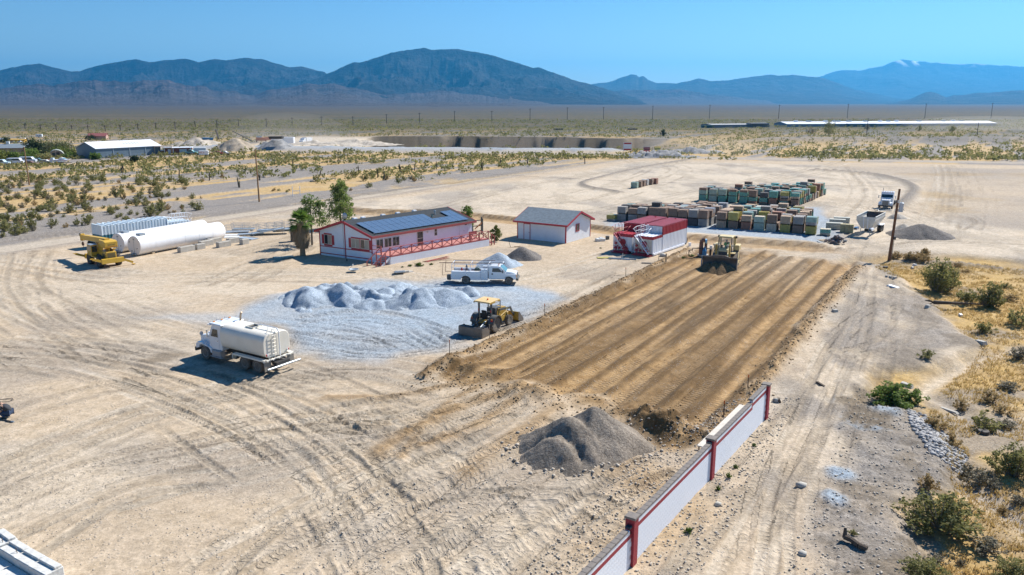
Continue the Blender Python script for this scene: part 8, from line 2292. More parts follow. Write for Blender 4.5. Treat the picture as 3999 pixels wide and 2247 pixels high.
for sx,sb_y,st_ in ((3384,530,462),(3815,534,478),(3260,500,476)):
    q = P(sx,sb_y); hh = CAM_H + q.y * (ray(sx,st_)[2] / ray(sx,st_)[1])
    o = MB().cyl((0,0,-1),(0,0,hh),.2,.14,6).build('power_pole',FP); o.location = (q.x,q.y,hgt(q.x,q.y)); tag(o,'thin pole standing before the long white building','power pole','poles before the long white building')
# ------------------------------------------------------------------ people
SKIN = M('skin',(.42,.25,.17),.55,0,.1)
def skin_body(name,joints,edges,mat,parent,sub=2):
    """continuous body grown over a skeleton; joints: name -> (x, y, z, radius)"""
    ks = list(joints); me = bpy.data.meshes.new(name)
    me.from_pydata([joints[k][:3] for k in ks],[(ks.index(a),ks.index(b)) for a,b in edges],[])
    o = bpy.data.objects.new(name,me); COL.objects.link(o)
    sk = o.modifiers.new('skin','SKIN'); sk.use_smooth_shade = True
    sv = me.skin_vertices[0].data
    for i,k in enumerate(ks): sv[i].radius = (joints[k][3],) * 2; sv[i].use_root = (i == 0)
    s = o.modifiers.new('sub','SUBSURF'); s.levels = sub; s.render_levels = sub
    bpy.context.view_layer.update()
    dg_ = bpy.context.evaluated_depsgraph_get()
    m2 = bpy.data.meshes.new_from_object(o.evaluated_get(dg_)); bpy.data.objects.remove(o)
    m2.materials.clear(); m2.materials.append(mat)
    return link(name,m2,None,parent)
# crouching worker at the left edge, facing left
pq = P(20,1632)
pe = thing('person','person in dark shirt and jeans crouching over hoses at the left edge','person',(pq.x,pq.y,hgt(pq.x,pq.y)),0)
SHIRT = M('dark_shirt',(.035,.038,.045),.85,0,.2,5); JEANS = M('blue_jeans',(.03,.055,.11),.85,0,.25,6)
J = {'pelvis': (.30,0,.36,.17),'waist': (.27,0,.55,.165),'chest': (.10,0,.78,.17),'neck': (-.08,0,.90,.075),'head': (-.22,0,.93,.10),'top': (-.30,0,.95,.085),
     'shL': (.02,.19,.80,.075),'elL': (-.06,.27,.50,.052),'wrL': (-.34,.20,.30,.036),'haL': (-.42,.17,.26,.036),'shR': (.02,-.19,.80,.075),'elR': (-.05,-.27,.50,.052),'wrR': (-.32,-.20,.28,.036),'haR': (-.40,-.17,.24,.036),
     'hiL': (.28,.12,.36,.11),'knL': (-.20,.19,.42,.075),'anL': (.10,.17,.09,.05),'toL': (-.10,.18,.045,.045),'hiR': (.28,-.12,.36,.11),'knR': (-.16,-.20,.38,.075),'anR': (.12,-.17,.09,.05),'toR': (-.08,-.18,.045,.045)}
E_ = [('pelvis','waist'),('waist','chest'),('chest','neck'),('neck','head'),('head','top')] + [e for s in 'LR' for e in (('chest','sh' + s),('sh' + s,'el' + s),('el' + s,'wr' + s),('wr' + s,'ha' + s),('pelvis','hi' + s),('hi' + s,'kn' + s),('kn' + s,'an' + s),('an' + s,'to' + s))]
body = skin_body('body',J,E_,SKIN,pe)
def fat(j,keys,g): return {k: (*j[k][:3],j[k][3] + g) for k in keys}
def garment(nm,keys,g,mat,cut=None):
    jj = fat(J,keys,g)
    if cut: jj.update(cut)
    ed = [e for e in E_ if e[0] in jj and e[1] in jj]
    return skin_body(nm,jj,ed,mat,pe)
sh = garment('shirt',['pelvis','waist','chest','shL','shR'],.045,SHIRT); 
trs = garment('jeans',['pelvis','hiL','hiR','knL','knR','anL','anR'],.03,JEANS)
for s in 'LR':
    a,b = Vector(J['sh' + s][:3]),Vector(J['el' + s][:3]); MB().cyl(a,a.lerp(b,.72),.085,.068,10).build('sleeve',SHIRT,sh,smooth=True)
    t_,an = Vector(J['to' + s][:3]),Vector(J['an' + s][:3]); MB().box(((t_.x + an.x) / 2 + .02,t_.y,.05),(.30,.11,.10),ch=.03).build('boot',M('work_boot',(.10,.07,.045),.8),pe)
    for k in range(5):
        hnd = Vector(J['ha' + s][:3]); sg_ = 1 if s == 'L' else -1
        yo = (k - 2) * .018 if k < 4 else -.045 * sg_
        MB().tube([hnd + Vector((-.01,yo,0)),hnd + Vector((-.055 if k < 4 else -.03,yo,-.015)),hnd + Vector((-.075 if k < 4 else -.05,yo,-.05))],.0085,6).build('finger',SKIN,body)
hd = Vector(J['head'][:3])
MB().lathe([(.02,.0),(.10,.02),(.105,.07),(.08,.12),(.02,.145)],(hd.x - .01,0,hd.z - .0),'z',16).build('cap',M('dark_cap_cloth',(.05,.05,.05),.9),pe)
MB().box((hd.x - .155,0,hd.z + .015),(.12,.15,.015),ry=.25).build('cap_brim',MATS['dark_cap_cloth'],pe)
for s in (1,-1): MB().lathe([(.004,0),(.013,.006),(.004,.012)],(hd.x - .105,s * .036,hd.z - .015),'x',8).build('eye',DARK,body); MB().box((hd.x,s * .10,hd.z - .02),(.045,.02,.06),ch=.008).build('ear',SKIN,body)
MB().prism([(hd.x - .10,hd.z - .02),(hd.x - .135,hd.z - .05),(hd.x - .10,hd.z - .06)],-.014,.014,'y').build('nose',SKIN,body); MB().box((hd.x - .10,0,hd.z - .075),(.012,.045,.01)).build('mouth',M('lips',(.30,.13,.10),.6),body)
# hoses and pipe by the worker
h1 = MB().tube([tuple(P(x,y,.03)) for x,y in ((-60,1558),(10,1560),(30,1557),(48,1556),(51,1559),(48,1562),(32,1570),(15,1571),(-30,1566))],.02).build('hose',BLACK)
tag(h1,'black hose looped on the ground behind the crouching person','hose')
a,b = P(-60,1628,.05),P(52,1648,.05)
pi = thing('pipe','long dark pipe lying in front of the crouching person','pipe',(0,0,0)); MB().tube([tuple(a),tuple(b)],.045,8).build('tube',DARK,pi); MB().cyl(tuple(P(44,1646.5,.05)),tuple(b + Vector((.05,-.02,0))),.05,.05,8).build('end_fitting',GALV,pi)
# bulldozer operator
op = thing('person','person in green shirt seated in the bulldozer cab','person',tuple((dz.matrix_basis @ Vector((-.62,0,1.95)))),dz.rotation_euler[2])
J = {'pelvis': (0,0,.12,.15),'waist': (0,0,.32,.15),'chest': (.02,0,.60,.17),'neck': (.03,0,.78,.065),'head': (.05,0,.92,.10),'top': (.05,0,1.0,.085)}
for s,g in (('L',1),('R',-1)): J.update({'sh' + s: (.02,g * .20,.66,.07),'el' + s: (.12,g * .30,.42,.05),'wr' + s: (.36,g * .26,.34,.036),'ha' + s: (.44,g * .25,.34,.036),'hi' + s: (.05,g * .11,.12,.10),'kn' + s: (.48,g * .15,.16,.07),'an' + s: (.56,g * .15,-.22,.05),'to' + s: (.68,g * .15,-.26,.045)})
opb = skin_body('body',J,E_,SKIN,op)
jj = fat(J,['pelvis','waist','chest','shL','shR','elL','elR'],.045)
pe = op
skin_body('shirt',jj,[e for e in E_ if e[0] in jj and e[1] in jj],M('green_shirt',(.10,.42,.03),.8),op)
jj = fat(J,['pelvis','hiL','hiR','knL','knR','anL','anR'],.03); skin_body('trousers',jj,[e for e in E_ if e[0] in jj and e[1] in jj],JEANS,op)
MB().lathe([(.02,.0),(.105,.02),(.11,.07),(.08,.12),(.02,.14)],(.05,0,.95),'z',14).build('cap',MATS['dark_cap_cloth'],op)

# ------------------------------------------------------------------ concrete barrier blocks by the cylinder tank
CB = [((1302,500),(1458,470),'lone concrete block nearest the crane'),((1470,470),(1560,455),'weathered concrete block at the left of the double row'),((1510,440),(1668,425),'concrete block at the front of the double row'),((1600,415),(1735,395),'concrete block touching the cylinder tank'),((1690,450),(1830,430),'concrete block in the middle of the row right of the cylinder tank'),((1790,412),(1908,395),'concrete block behind the middle of the row'),((1928,420),(2015,410),'rightmost concrete block next to the steel ramps')]
for (a,b,lb) in CB:
    p,q = P(200 + a[0] / 2.576,780 + (a[1] + 38) / 2.576),P(200 + b[0] / 2.576,780 + (b[1] + 40) / 2.576)
    L_ = min(2.2,max(1.15,(q - p).length)); dd = (q - p)
    t = thing('concrete_block',lb,'concrete block',(p.x,p.y,0),R(57) + random.uniform(-.06,.06),'concrete blocks by the cylinder tank')
    MB().box((L_ / 2,.35,.36),(L_,.72,.74),ch=.04).build('body',CONC,t); MB().box((L_ / 2,.35,.75),(L_ * .7,.16,.06)).build('top_key',CONC,t)
# ------------------------------------------------------------------ steel access ramps stacked behind
def ramp(label,px,deg,L_,W_,tilt,z0,rail=1.0,legs=True):
    q = P(*px); t = thing('steel_ramp',label,'ramp',(q.x,q.y,z0),R(deg),'steel ramps stacked by the road')
    dzv = math.sin(tilt)
    def zz(x): return x * dzv
    MB().add([(0,-W_ / 2,0),(L_,-W_ / 2,zz(L_)),(L_,W_ / 2,zz(L_)),(0,W_ / 2,0),(0,-W_ / 2,.06),(L_,-W_ / 2,zz(L_) + .06),(L_,W_ / 2,zz(L_) + .06),(0,W_ / 2,.06)],[(3,2,1,0),(4,5,6,7),(0,1,5,4),(1,2,6,5),(2,3,7,6),(3,0,4,7)]).build('deck',M('ramp_sheet',(.55,.60,.63),.4,.4,.1,2),t)
    for s in (1,-1):
        y = s * W_ / 2
        MB().bar((0,y,.05),(L_,y,zz(L_) + .05),.05,.12).build('side_beam',GALV,t)
        if rail:
            n = max(2,int(L_ / 1.1)); mb = MB()
            for i in range(n + 1):
                x = L_ * i / n; mb.cyl((x,y,zz(x)),(x,y,zz(x) + rail),.022,.022,6)
            for h_ in (rail,rail * .55): mb.tube([(0,y,zz(0) + h_),(L_,y,zz(L_) + h_)],.022)
            mb.tube([(0,y,rail),(-.18,y,rail * .92),(-.18,y,rail * .62),(0,y,rail * .55)],.022)
            mb.build('hand_rail',GALV,t)
    if legs:
        for x in (0.1,L_ - .1):
            for s in (1,-1): MB().bx(x - .03,x + .03,s * W_ / 2 - .03,s * W_ / 2 + .03,-z0,zz(x)).build('leg',GALV,t)
    return t
c5z = lambda x,y: (860 + x / 8.05,840 + y / 8.05)
ramp('grey steel ramp with high looped rails at the front of the ramp stack',c5z(1000,650),25,4.6,1.3,.12,.25,1.05)
ramp('grey steel ramp with looped rails in the middle of the ramp stack',c5z(1180,600),8,4.8,1.3,.02,.55,1.0)
ramp('grey steel ramp at the left of the ramp stack behind the tank',c5z(180,560),10,3.4,1.3,.0,.12,1.0)
ramp('grey steel ramp section behind the left one',c5z(400,500),6,3.2,1.2,.0,.25,.95)
ramp('grey steel ramp at the right end running behind the palm',c5z(1700,520),28,4.0,1.2,.05,.2,.95)
ramp('flat grey steel ramp plate lying low at the front',c5z(560,640),12,3.6,1.2,.02,.10,0,False)
ramp('flat steel plate leaning beside the rightmost concrete block',c5z(600,720),330,3.2,1.3,.0,.05,0,False)
for i,(x,y,w) in enumerate(((300,640,2.2),(330,700,2.4),(250,570,2.5))):
    q = P(*c5z(x,y)); o = MB().box((0,0,.03),(w,1.1,.05)).build('steel_sheet',M('white_sheet',(.70,.71,.70),.5)); o.location = (q.x,q.y,.02 + i * .01); o.rotation_euler = (0,0,.3 + i * .1)
    tag(o,['white steel sheet lying furthest left by the cylinder tank end','white steel sheet lying in front of its twin','white steel sheet lying under the left ramp'][i],'sheet')
# ------------------------------------------------------------------ odds and ends
def place(mb,name,mat,label,cat,loc,rz=0,group=None,**kw):
    o = mb.build(name,mat,**kw); o.location = loc; o.rotation_euler = (0,0,rz); return tag(o,label,cat,group)
q = P(1108,1005); place(MB().box((0,0,.03),(2.4,1.2,.05)),'plywood_sheet',M('plywood',(.60,.50,.36),.8,0,.1,2),'pale plywood sheet lying left of the palm','plywood',(q.x,q.y,.02),.5)
q = P(1155,942); ps = thing('pallet_stack','stack of empty timber pallets behind the palm','pallet stack',(q.x,q.y,0),.5)
for k in range(11):
    for j in range(3): MB().box((0,-.45 + j * .45,.05 + k * .16),(1.2,.1,.09)).build('runner',MATS['pallet_wood'],ps)
    MB().box((0,0,.115 + k * .16),(1.2,1.1,.03)).build('deck',MATS['pallet_wood'],ps)
q = P(1382,1062); sdh = thing('satellite_dish','grey satellite dish lying on the ground before the house','satellite dish',(q.x,q.y,0),.3)
MB().lathe([(.02,.10),(.3,.14),(.55,.26),(.60,.32),(.58,.33),(.3,.17),(.02,.12)],(0,0,0),'z',20).build('bowl',GALV,sdh,smooth=True); MB().tube([(-.5,.1,.3),(-.1,.1,.75)],.02).build('feed_arm',GALV,sdh); MB().box((-.08,.1,.8),(.14,.14,.16),ch=.03).build('feed_horn',PLAST,sdh)
q = P(1560,1070); vg = thing('vent_grille','pale slatted vent grille box tipped on the ground by the stairs','vent grille',(q.x,q.y,.12),.35)
fr_ = MB().box((0,0,.12),(1.15,1.0,.22),rx=-.25,ch=.03).build('case',PLAST,vg)
for i in range(8): MB().box((-.45 + i * .128,0,.245),(.045,.85,.012),rx=-.25).build('slat',M('slot_grey',(.16,.17,.17),.7),vg)
q = P(1588,1066); place(MB().box((0,0,.13),(.5,.35,.26),ch=.02).box((.5,.3,.04),(.8,.6,.06)),'rubble_block',CONC,'grey concrete rubble block beside the vent grille','rubble',(q.x,q.y,0),.6)
lum = thing('timber_pile','loose pile of red painted boards along the deck skirt','timber pile',(0,0,0))
for i in range(13):
    a = P(1540 + random.uniform(600,760) / 5.565,800 + random.uniform(1215,1255) / 5.565,.03 + .03 * (i % 4)); b = P(1540 + random.uniform(1080,1310) / 5.565,800 + random.uniform(1120,1195) / 5.565,.03 + .03 * (i % 4))
    MB().bar(tuple(a),tuple(b),.10,.03).build('board',REDF if i % 3 else WOOD,lum)
q = P(1320,1006); place(MB().lathe([(.02,0),(.18,0),(.2,.35),(.02,.36)],(0,0,0),'z',12).tube([(.25,0,0),(.25,0,.6)],.05),'water_meter',PLAST,'white pail and standpipe at the gable foot','standpipe',(q.x,q.y,-.5))
q = P(1355,1020); place(MB().cyl((0,0,0),(0,0,.75),.07,.07),'standpipe',DARK,'dark standpipe in the shadow of the gable','standpipe',(q.x,q.y,-.5))
q0,q1 = P(1215,1017,-.3),P(1275,1006,-.3); o = MB().bar((0,0,.08),(q1.x - q0.x,q1.y - q0.y,.08),.25,.12).build('timber_beam',M('dark_timber',(.06,.045,.035),.9)); o.location = q0; tag(o,'dark timber beam lying in the shadow of the gable','timber')
# bench and black seat frames at the far end of the deck
DKP = house.matrix_basis @ HM
bn = thing('bench','red wooden bench at the far end of the deck','bench',tuple(DKP @ Vector((15.6,-1.6,DZ + .03))),house.rotation_euler[2])
MB().bx(-.75,.75,-.35,.1,.42,.48).build('seat',REDF,bn); MB().bx(-.75,.75,.12,.18,.55,1.0).build('backrest',REDF,bn)
for x in (-.68,.68):
    for y in (-.3,.12): MB().bx(x - .04,x + .04,y - .04,y + .04,0,.42 if y < 0 else 1.0).build('leg',REDF,bn)
lf = P(1862,916); mt_ = thing('forklift_mast','black lift mast with orange arm behind the far end of the deck','machine',(lf.x,lf.y,0),.6)
for s in (-1,1): MB().bx(s * .85 - .09,s * .85 + .09,-.1,.1,0,2.5).bx(s * .85 - .12,s * .85 + .12,-.25,-.1,.3,2.3).build('mast_rail',GREYP,mt_)
for z in (.4,1.2,2.0): MB().bx(-.85,.85,-.05,.05,z,z + .12).build('cross_bar',GREYP,mt_)
MB().bar((-.5,-.3,.9),(.7,-.3,1.7),.12,.12).build('lift_arm',M('machine_orange',(.60,.18,.02),.5),mt_)
# well head
wq = P(2700 + 350 / 7.615,890 + 825 / 7.615)
wh = thing('well_head','rusty elbow pipe well head with blue pressure vessel','well head',(wq.x,wq.y,0),0)
RUST = M('brown_pipe',(.24,.125,.085),.8,0,.25,3)
MB().box((0,0,.06),(1.3,1.0,.16),ch=.03).build('pad',CONC,wh); MB().tube([(-.32,0,.1),(-.30,0,1.7),(-.22,0,1.95),(0,0,2.05)],.26,12).tube([(.30,.1,.1),(.30,.1,1.6),(.2,.05,1.95),(0,0,2.05)],.18,12).build('elbow_pipe',RUST,wh,smooth=True)
MB().lathe([(.02,0),(.3,0),(.3,.25),(.02,.3)],(.12,0,1.85),'x',16).build('pipe_cap',M('sky_blue_cap',(.30,.58,.75),.5),wh)
MB().lathe([(.02,.12),(.28,.14),(.28,.7),(.12,1.0),(.05,1.25),(.02,1.26)],(.02,-.45,0),'z',14).build('pressure_vessel',M('vessel_blue',(.05,.22,.42),.45),wh)
MB().tube([(-1.9,-.3,0),(-1.9,-.3,.75),(-1.45,-.3,.75),(-1.45,-.3,1.0),(.75,-.3,.95)],.055,8).build('water_pipe',DARK,wh); MB().bx(.70,.95,-.45,-.2,0,.85).build('post',M('dark_timber',(.06,.045,.035)),wh); MB().box((.85,-.35,1.1),(.28,.24,.42),ch=.02).build('control_box',PLAST,wh)
q = P(2350 + 2390 / 6.962,830 + 915 / 6.962); bk_ = thing('bucket','white plastic bucket behind the nearer steel tank','bucket',(q.x,q.y,0)); MB().lathe([(.16,0),(.20,.40),(.215,.40),(.215,.44),(.18,.44)],(0,0,0),'z',14).build('pail',WHITE,bk_); MB().lathe([(.02,.44),(.21,.445),(.02,.46)],(0,0,0),'z',14).build('lid',WHITE,bk_)
q = P(2344,942); place(MB().box((0,0,.2),(1.3,.8,.4),ch=.04).box((.1,.05,.45),(.5,.4,.14),ch=.03),'utility_box',PLAST,'pale utility box lying between the shed and the red tank','box',(q.x,q.y,0),.4)
q = P(2372,936); place(MB().lathe([(.02,0),(.28,0),(.28,.5),(.02,.52)],(0,0,0),'z',12),'drum',GREYP,'dark drum beside the pale utility box','drum',(q.x,q.y,0))
tq = P(2425,1013); tb_ = thing('steel_tube','pale steel tubes lying in front of the two tanks','pipe',(tq.x,tq.y,.0),-.35); MB().tube([(-1.6,0,.08),(1.9,.1,.08)],.07,8).tube([(-1.4,-.35,.06),(1.2,-.3,.06)],.05,8).tube([(.2,0,.05),(.2,.05,.75)],.05,8).build('tube',GALV,tb_)
q = P(2360,1008); place(MB().box((0,0,.04),(1.8,.8,.07)),'yellow_plate',M('yellow_paint',(.42,.36,.05),.6,0,.2,2,.3),'yellow and black plate lying in the shadow of the red tank','plate',(q.x,q.y,0),.1)
q = P(2525,1030); place(MB().box((0,0,.05),(1.2,.45,.09)),'dark_plank',DARK,'short dark plank on the dirt before the nearer tank','plank',(q.x,q.y,0),-.15)
q = P(2008,966); pk2 = thing('shovel_frame','tipped timber board and stick by the dark gravel pile','boards',(q.x,q.y,0),.2); MB().box((0,0,.05),(1.6,.3,.05),ry=-.08).box((.5,.15,.1),(.9,.25,.05),.4).build('board',WOOD,pk2); MB().bar((-.5,0,0),(-.75,.1,1.0),.05,.05).build('stick',DARK,pk2)
# survey stakes
SK = [((2600,1030),1.0,'pale'),((2443,1087),1.15,'orange'),((2126,1244),1.15,'orange'),((1912,1341),1.15,'pale'),((1757,1424),1.2,'rust'),((2572,1020),.9,'dark'),((2783,995),.9,'dark'),((2824,1650),1.1,'rust'),((2919,1530),.9,'rust')]
SKL = ['broad pale survey stake on the berm near the nearer tank','orange survey stake on the left berm of the graded pad','orange survey stake on the berm right of the tractor','pale survey stake beside the tractor box blade','rust survey stake at the near left corner of the pad','thin dark stake near the pale stake','thin dark stake by the well head','rust survey stake behind the block wall','short rust stake at the far end of the block wall']
for ((sx,sy),h_,c),lb in zip(SK,SKL):
    q = P(sx,sy); t = thing('survey_stake',lb,'stake',(q.x,q.y,hgt(q.x,q.y)),.3)
    w_ = .16 if h_ == 1.0 else .045
    MB().bx(-w_ / 2,w_ / 2,-.02,.02,-.1,h_ * .8).build('shaft',{'pale': WOOD,'orange': WOOD,'rust': M('rusty_steel',(.1,.055,.035)),'dark': DARK}[c],t); MB().bx(-w_ / 2 - .003,w_ / 2 + .003,-.023,.023,h_ * .8,h_).build('tip',M('orange_paint',(.75,.16,.02),.6) if c in ('orange','rust') else WOOD,t)
# debris on the right
q = P(3000 + 720 / 1.116,950 + 275 / 1.116,-.3); lg = thing('fallen_log','fallen dead trunk with roots on the straw flat','log',(q.x,q.y,hgt(q.x,q.y) + .05),-.12)
MB().cyl((0,0,.25),(1.6,.05,.22),.20,.15,9).cyl((1.6,.05,.22),(3.6,.3,.15),.15,.08,8).cyl((3.6,.3,.15),(5.0,.2,.1),.08,.03,6).build('trunk',BARK,lg)
for i in range(7): MB().cyl((0,0,.25),(random.uniform(-.7,-.2),random.uniform(-.6,.6),.25 + random.uniform(-.25,.6)),.07,.02,5).build('root',BARK,lg)
for i in range(6): MB().cyl((2.4 + i * .4,.1,.2),(2.9 + i * .4,random.uniform(-.8,.8),random.uniform(.2,.9)),.035,.01,5).build('branch',BARK,lg)
q = P(3000 + 370 / 1.116,950 + 1320 / 1.116); stp = thing('old_stump','twisted old stump lying near the bottom right of the lane','stump',(q.x,q.y,0),-.9); MB().tube([(-.45,0,.25),(-.15,.1,.2),(.25,.0,.15),(.6,.05,.12)],.13,8).cyl((-.4,0,.2),(-.5,.15,.6),.12,.06,7).build('trunk',BARK,stp,smooth=True)
for i,(x,y,r_) in enumerate(((3000 + 940 / 1.116,950 + 810 / 1.116,.34),(3000 + 510 / 1.116,950 + 115 / 1.116,.30))):
    q = P(x,y,-.3); t = thing('tyre_and_pipe_end',['old tyre lying on the straw flat near the wash','dark pipe end lying near the utility pole'][i],'tyre',(q.x,q.y,hgt(q.x,q.y)),.4); MB().lathe([(r_ * .55,-.1),(r_ * .9,-.12),(r_,0),(r_ * .9,.12),(r_ * .55,.1)],(0,0,.12),'z',18).build('tyre',BLACK,t,smooth=True)  # one ring shape serves as the tyre and as the pipe end
for i,(x,y,w,h_,lb) in enumerate(((545,192,1.2,.8,'white panel lying by the lane below the utility pole'),(660,70,.7,.5,'white rubbish in the brush right of the utility pole'),(640,88,.5,.3,'white plastic scrap in front of the brush'),(630,100,.6,.3,'pale scrap near the tall creosote bush'),(695,290,.8,.4,'pale broken slab at the log end'),(840,305,.5,.3,'white scrap beside the fallen log'),(605,600,.9,.5,'pale boulder behind the bright green bush'),(790,700,1.3,.3,'pale weathered plank by the wash'),(290,300,.5,.4,'broken concrete piece on the lane berm'),(515,148,.35,.3,'first grey block lying near the utility pole'),(533,150,.35,.3,'second grey block lying near the utility pole'),(552,154,.4,.3,'third grey block lying near the utility pole'),(925,440,.9,.5,'pale slab tipped on the fill slope edge'),(38,690,.5,.4,'brown rock on the lane near the wall end'),(230,620,.9,.2,'thin timber lying across the lane'))):
    q = P(3000 + x / 1.116,950 + y / 1.116,-.2 if x > 560 else 0); mt2 = M('scrap_white',(.68,.68,.66),.6,0,.1) if 'white' in lb else CONC
    mb = MB().box((0,0,.05),(w,h_,.10 if 'panel' in lb or 'plank' in lb or 'timber' in lb else .28),ry=random.uniform(-.2,.2),taper=(.8,.75))
    place(mb,'debris',mt2 if 'brown' not in lb and 'timber' not in lb else BARK,lb,'debris',(q.x,q.y,hgt(q.x,q.y) + .03),random.uniform(0,3))
# scrap pipe heap in front of the road tractor
q = P(3200 + 1650 / 6.292,730 + 600 / 6.292); sp = thing('pipe_heap','tangled heap of grey scrap pipe before the road tractor','pipe heap',(q.x,q.y,0))
for i in range(26):
    a = Vector((random.uniform(-2.6,2.6),random.uniform(-1,1),random.uniform(.05,.5))); d = Vector((random.uniform(-1.5,1.5),random.uniform(-.8,.8),random.uniform(-.25,.25)))
    MB().tube([tuple(a - d * .5),tuple(a + d * .5)],random.uniform(.03,.07),6).build('pipe',GALV if i % 3 else DARK,sp)
# sign frame by the dirt road
q = P(1100 + 255 / 4.384,680 + 395 / 4.384); sf = thing('sign_frame','empty white two-post sign frame beside the dirt road','sign frame',(q.x,q.y,hgt(q.x,q.y)),.1)
for x in (-.75,.75): MB().bx(x - .05,x + .05,-.05,.05,-.2,2.1).build('post',WHITE,sf)
MB().bx(-.75,.75,-.04,.04,1.05,1.17).build('rail',WHITE,sf)
# overhead service wire
wa,wb = Vector((p0.x + .35,p0.y,8.9)),Vector((-49.3,153.9,9.8)); pts = []
for i in range(25):
    t = i / 24; v = wa.lerp(wb,t); v.z -= 1.6 * 4 * t * (1 - t); pts.append(tuple(v))
tag(MB().tube(pts,.012,4).build('overhead_wire',DARK),'thin overhead wire crossing the yard between utility poles','wire')

# ------------------------------------------------------------------ loose stones and clods
def stone_protos():
    out = []
    for s in range(5):
        r_ = np.random.default_rng(50 + s)
        t = (1 + 5 ** .5) / 2
        v = np.array([(-1,t,0),(1,t,0),(-1,-t,0),(1,-t,0),(0,-1,t),(0,1,t),(0,-1,-t),(0,1,-t),(t,0,-1),(t,0,1),(-t,0,-1),(-t,0,1)],float) / 1.9
        v = v * (.75 + .5 * r_.random((12,1))) * [1,.8,.6]
        f = np.array([(0,11,5),(0,5,1),(0,1,7),(0,7,10),(0,10,11),(1,5,9),(5,11,4),(11,10,2),(10,7,6),(7,1,8),(3,9,4),(3,4,2),(3,2,6),(3,6,8),(3,8,9),(4,9,5),(2,4,11),(6,2,10),(8,6,7),(9,8,1)])
        out.append((v,f))
    return out
SP = stone_protos()
def scatter(name,label,pts,mat,cat):
    V_,F_,o_ = [],[],0
    for i,(x,y,r) in enumerate(pts):
        v,f = SP[i % 5]; a = random.uniform(0,6.28); ca,sa = math.cos(a),math.sin(a)
        q = np.stack([v[:,0] * ca - v[:,1] * sa,v[:,0] * sa + v[:,1] * ca,v[:,2] + .25],1) * r + [x,y,hgt(x,y)]
        V_.append(q); F_.append(f + o_); o_ += 12
    return tag(link(name,np_mesh(name,np.concatenate(V_),np.concatenate(F_),mat),None),label,cat,kind='stuff')
def in_poly(x,y,poly):
    c = False
    for i in range(len(poly)):
        ax,ay = poly[i]; bx_,by_ = poly[i - 1]
        if (ay > y) != (by_ > y) and x < (bx_ - ax) * (y - ay) / (by_ - ay + 1e-12) + ax: c = not c
    return c
def rand_in(dpoly,n,rmin,rmax,pw=2.2):
    poly = Dl(dpoly); xs = [p[0] for p in poly]; ys = [p[1] for p in poly]; out = []
    while len(out) < n:
        x,y = random.uniform(min(xs),max(xs)),random.uniform(min(ys),max(ys))
        if in_poly(x,y,poly): out.append((x,y,rmin + (rmax - rmin) * random.random() ** pw))
    return out
STONE = leaf_material('loose_stone',(.30,.26,.21),(.56,.49,.40),0); CLOD = leaf_material('soil_clod',(.20,.13,.065),(.40,.28,.15),0)
scatter('riprap','grey rounded stones on the slope below the green bush',rand_in([(2280,1010),(2330,1025),(2440,1125),(2420,1165),(2340,1140),(2290,1070)],1500,.05,.17),leaf_material('grey_stone',(.24,.235,.23),(.48,.46,.44),0),'stones')
scatter('loose_stones','loose stones scattered over the lane and stony ground',rand_in([(1960,1447),(2080,1180),(2140,960),(2290,1000),(2400,1180),(2280,1260),(2340,1447)],2000,.015,.085,3.5) + rand_in([(1520,1447),(1930,1000),(2010,1000),(1900,1200),(1760,1447)],1800,.02,.09,3) + rand_in([(1300,1447),(1600,1150),(1900,985),(1560,1440)],2200,.02,.09,3) + rand_in([(700,1447),(900,1200),(1300,1200),(1300,1447)],900,.02,.07,3) + rand_in([(0,1447),(200,1150),(700,1150),(700,1447)],500,.015,.05,3),STONE,'stones')
cl = []
for _ in range(2600):
    u = random.uniform(42,100); v = random.choice([PV0,PV1]) + random.gauss(0,.45); x,y = XY(u,v); cl.append((x,y,.03 + .09 * random.random() ** 3))
for _ in range(900):
    u = 43 + random.gauss(0,1.6); v = random.uniform(-33,-12); x,y = XY(u,v); cl.append((x,y,.03 + .08 * random.random() ** 3))
scatter('soil_clods','brown clods along the edges of the graded pad',cl,CLOD,'clods')
cl = []
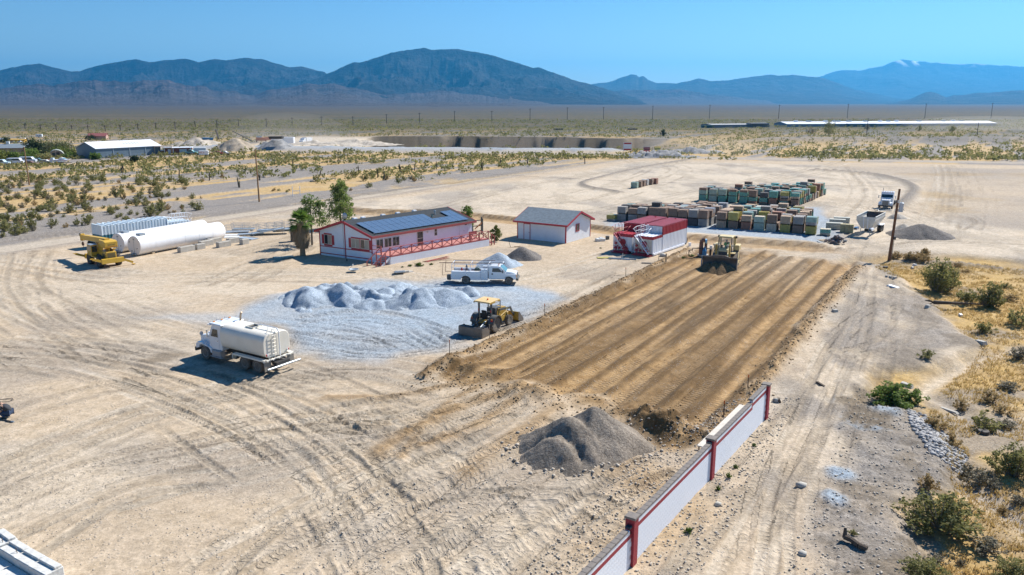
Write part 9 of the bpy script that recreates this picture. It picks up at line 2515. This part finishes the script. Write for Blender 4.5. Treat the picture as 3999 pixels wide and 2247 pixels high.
for _ in range(900):
    a = random.uniform(0,6.28); r = random.uniform(1.2,3.6); c = random.choice([fp1,fp2]); cl.append((c[0] + math.cos(a) * r * 1.1,c[1] + math.sin(a) * r,.03 + .12 * random.random() ** 2.5))
scatter('pile_stones','stones rolled to the foot of the big grey pile',cl,STONE,'stones')
for i,(sx,sy,r) in enumerate(((2590,1002,.5),(2400 + 1150 / 1.8156,1450 + 215 / 1.8156,.30),(2400 + 730 / 1.8156,1450 + 955 / 1.8156,.2),(3130,2165,.22),(2400 + 1320 / 1.8156,1450 + 815 / 1.8156,.3))):
    q = P(sx,sy); v,f = SP[i]; o = link('rock',np_mesh('rock',v * r + [0,0,r * .3],f,CONC),None); o.location = (q.x,q.y,hgt(q.x,q.y)); tag(o,['grey boulder on the berm near the pale stake','brown rock on the lane by the far wall end','tan rock at the wall foot near the weeds','pale round rock on the lower lane','flat rock in the wheel rut of the lane'][i],'rock')

# dry grass over the straw flat at the right
GP = Dl([(2160,655),(2300,650),(2640,672),(2700,1000),(2680,1500),(2330,1500),(2400,1200),(2330,1000),(2470,870),(2300,720)])
gx,gy = [p[0] for p in GP],[p[1] for p in GP]; gr_ = np.random.default_rng(91); tx,ty = [],[]
while len(tx) < 7000:
    y = 22 + (max(gy) - 22) * gr_.random() ** 1.5; x = gr_.uniform(min(gx),max(gx))
    if in_poly(x,y,GP) and vnoise(x * .5,y * .5,8) > .35: tx.append(x); ty.append(y)
n = len(tx) * 6; k = np.repeat(np.arange(len(tx)),6)
bs_ = np.stack([np.array(tx)[k] + gr_.normal(size=n) * .09,np.array(ty)[k] + gr_.normal(size=n) * .09,np.repeat([hgt(x,y) for x,y in zip(tx,ty)],6)],1)
up_ = np.stack([gr_.normal(size=n) * .09,gr_.normal(size=n) * .09,.10 + .16 * gr_.random(n)],1); sd_ = np.stack([gr_.normal(size=n),gr_.normal(size=n),0 * up_[:,0]],1) * .018
tag(link('dry_grass',np_mesh('dry_grass',np.stack([bs_ - sd_,bs_ + sd_,bs_ + up_],1).reshape(-1,3),np.arange(n * 3).reshape(-1,3),leaf_material('golden_grass',(.42,.28,.09),(.62,.46,.20),.35)),None),'dry golden grass over the straw flat at the right','grass',kind='stuff')
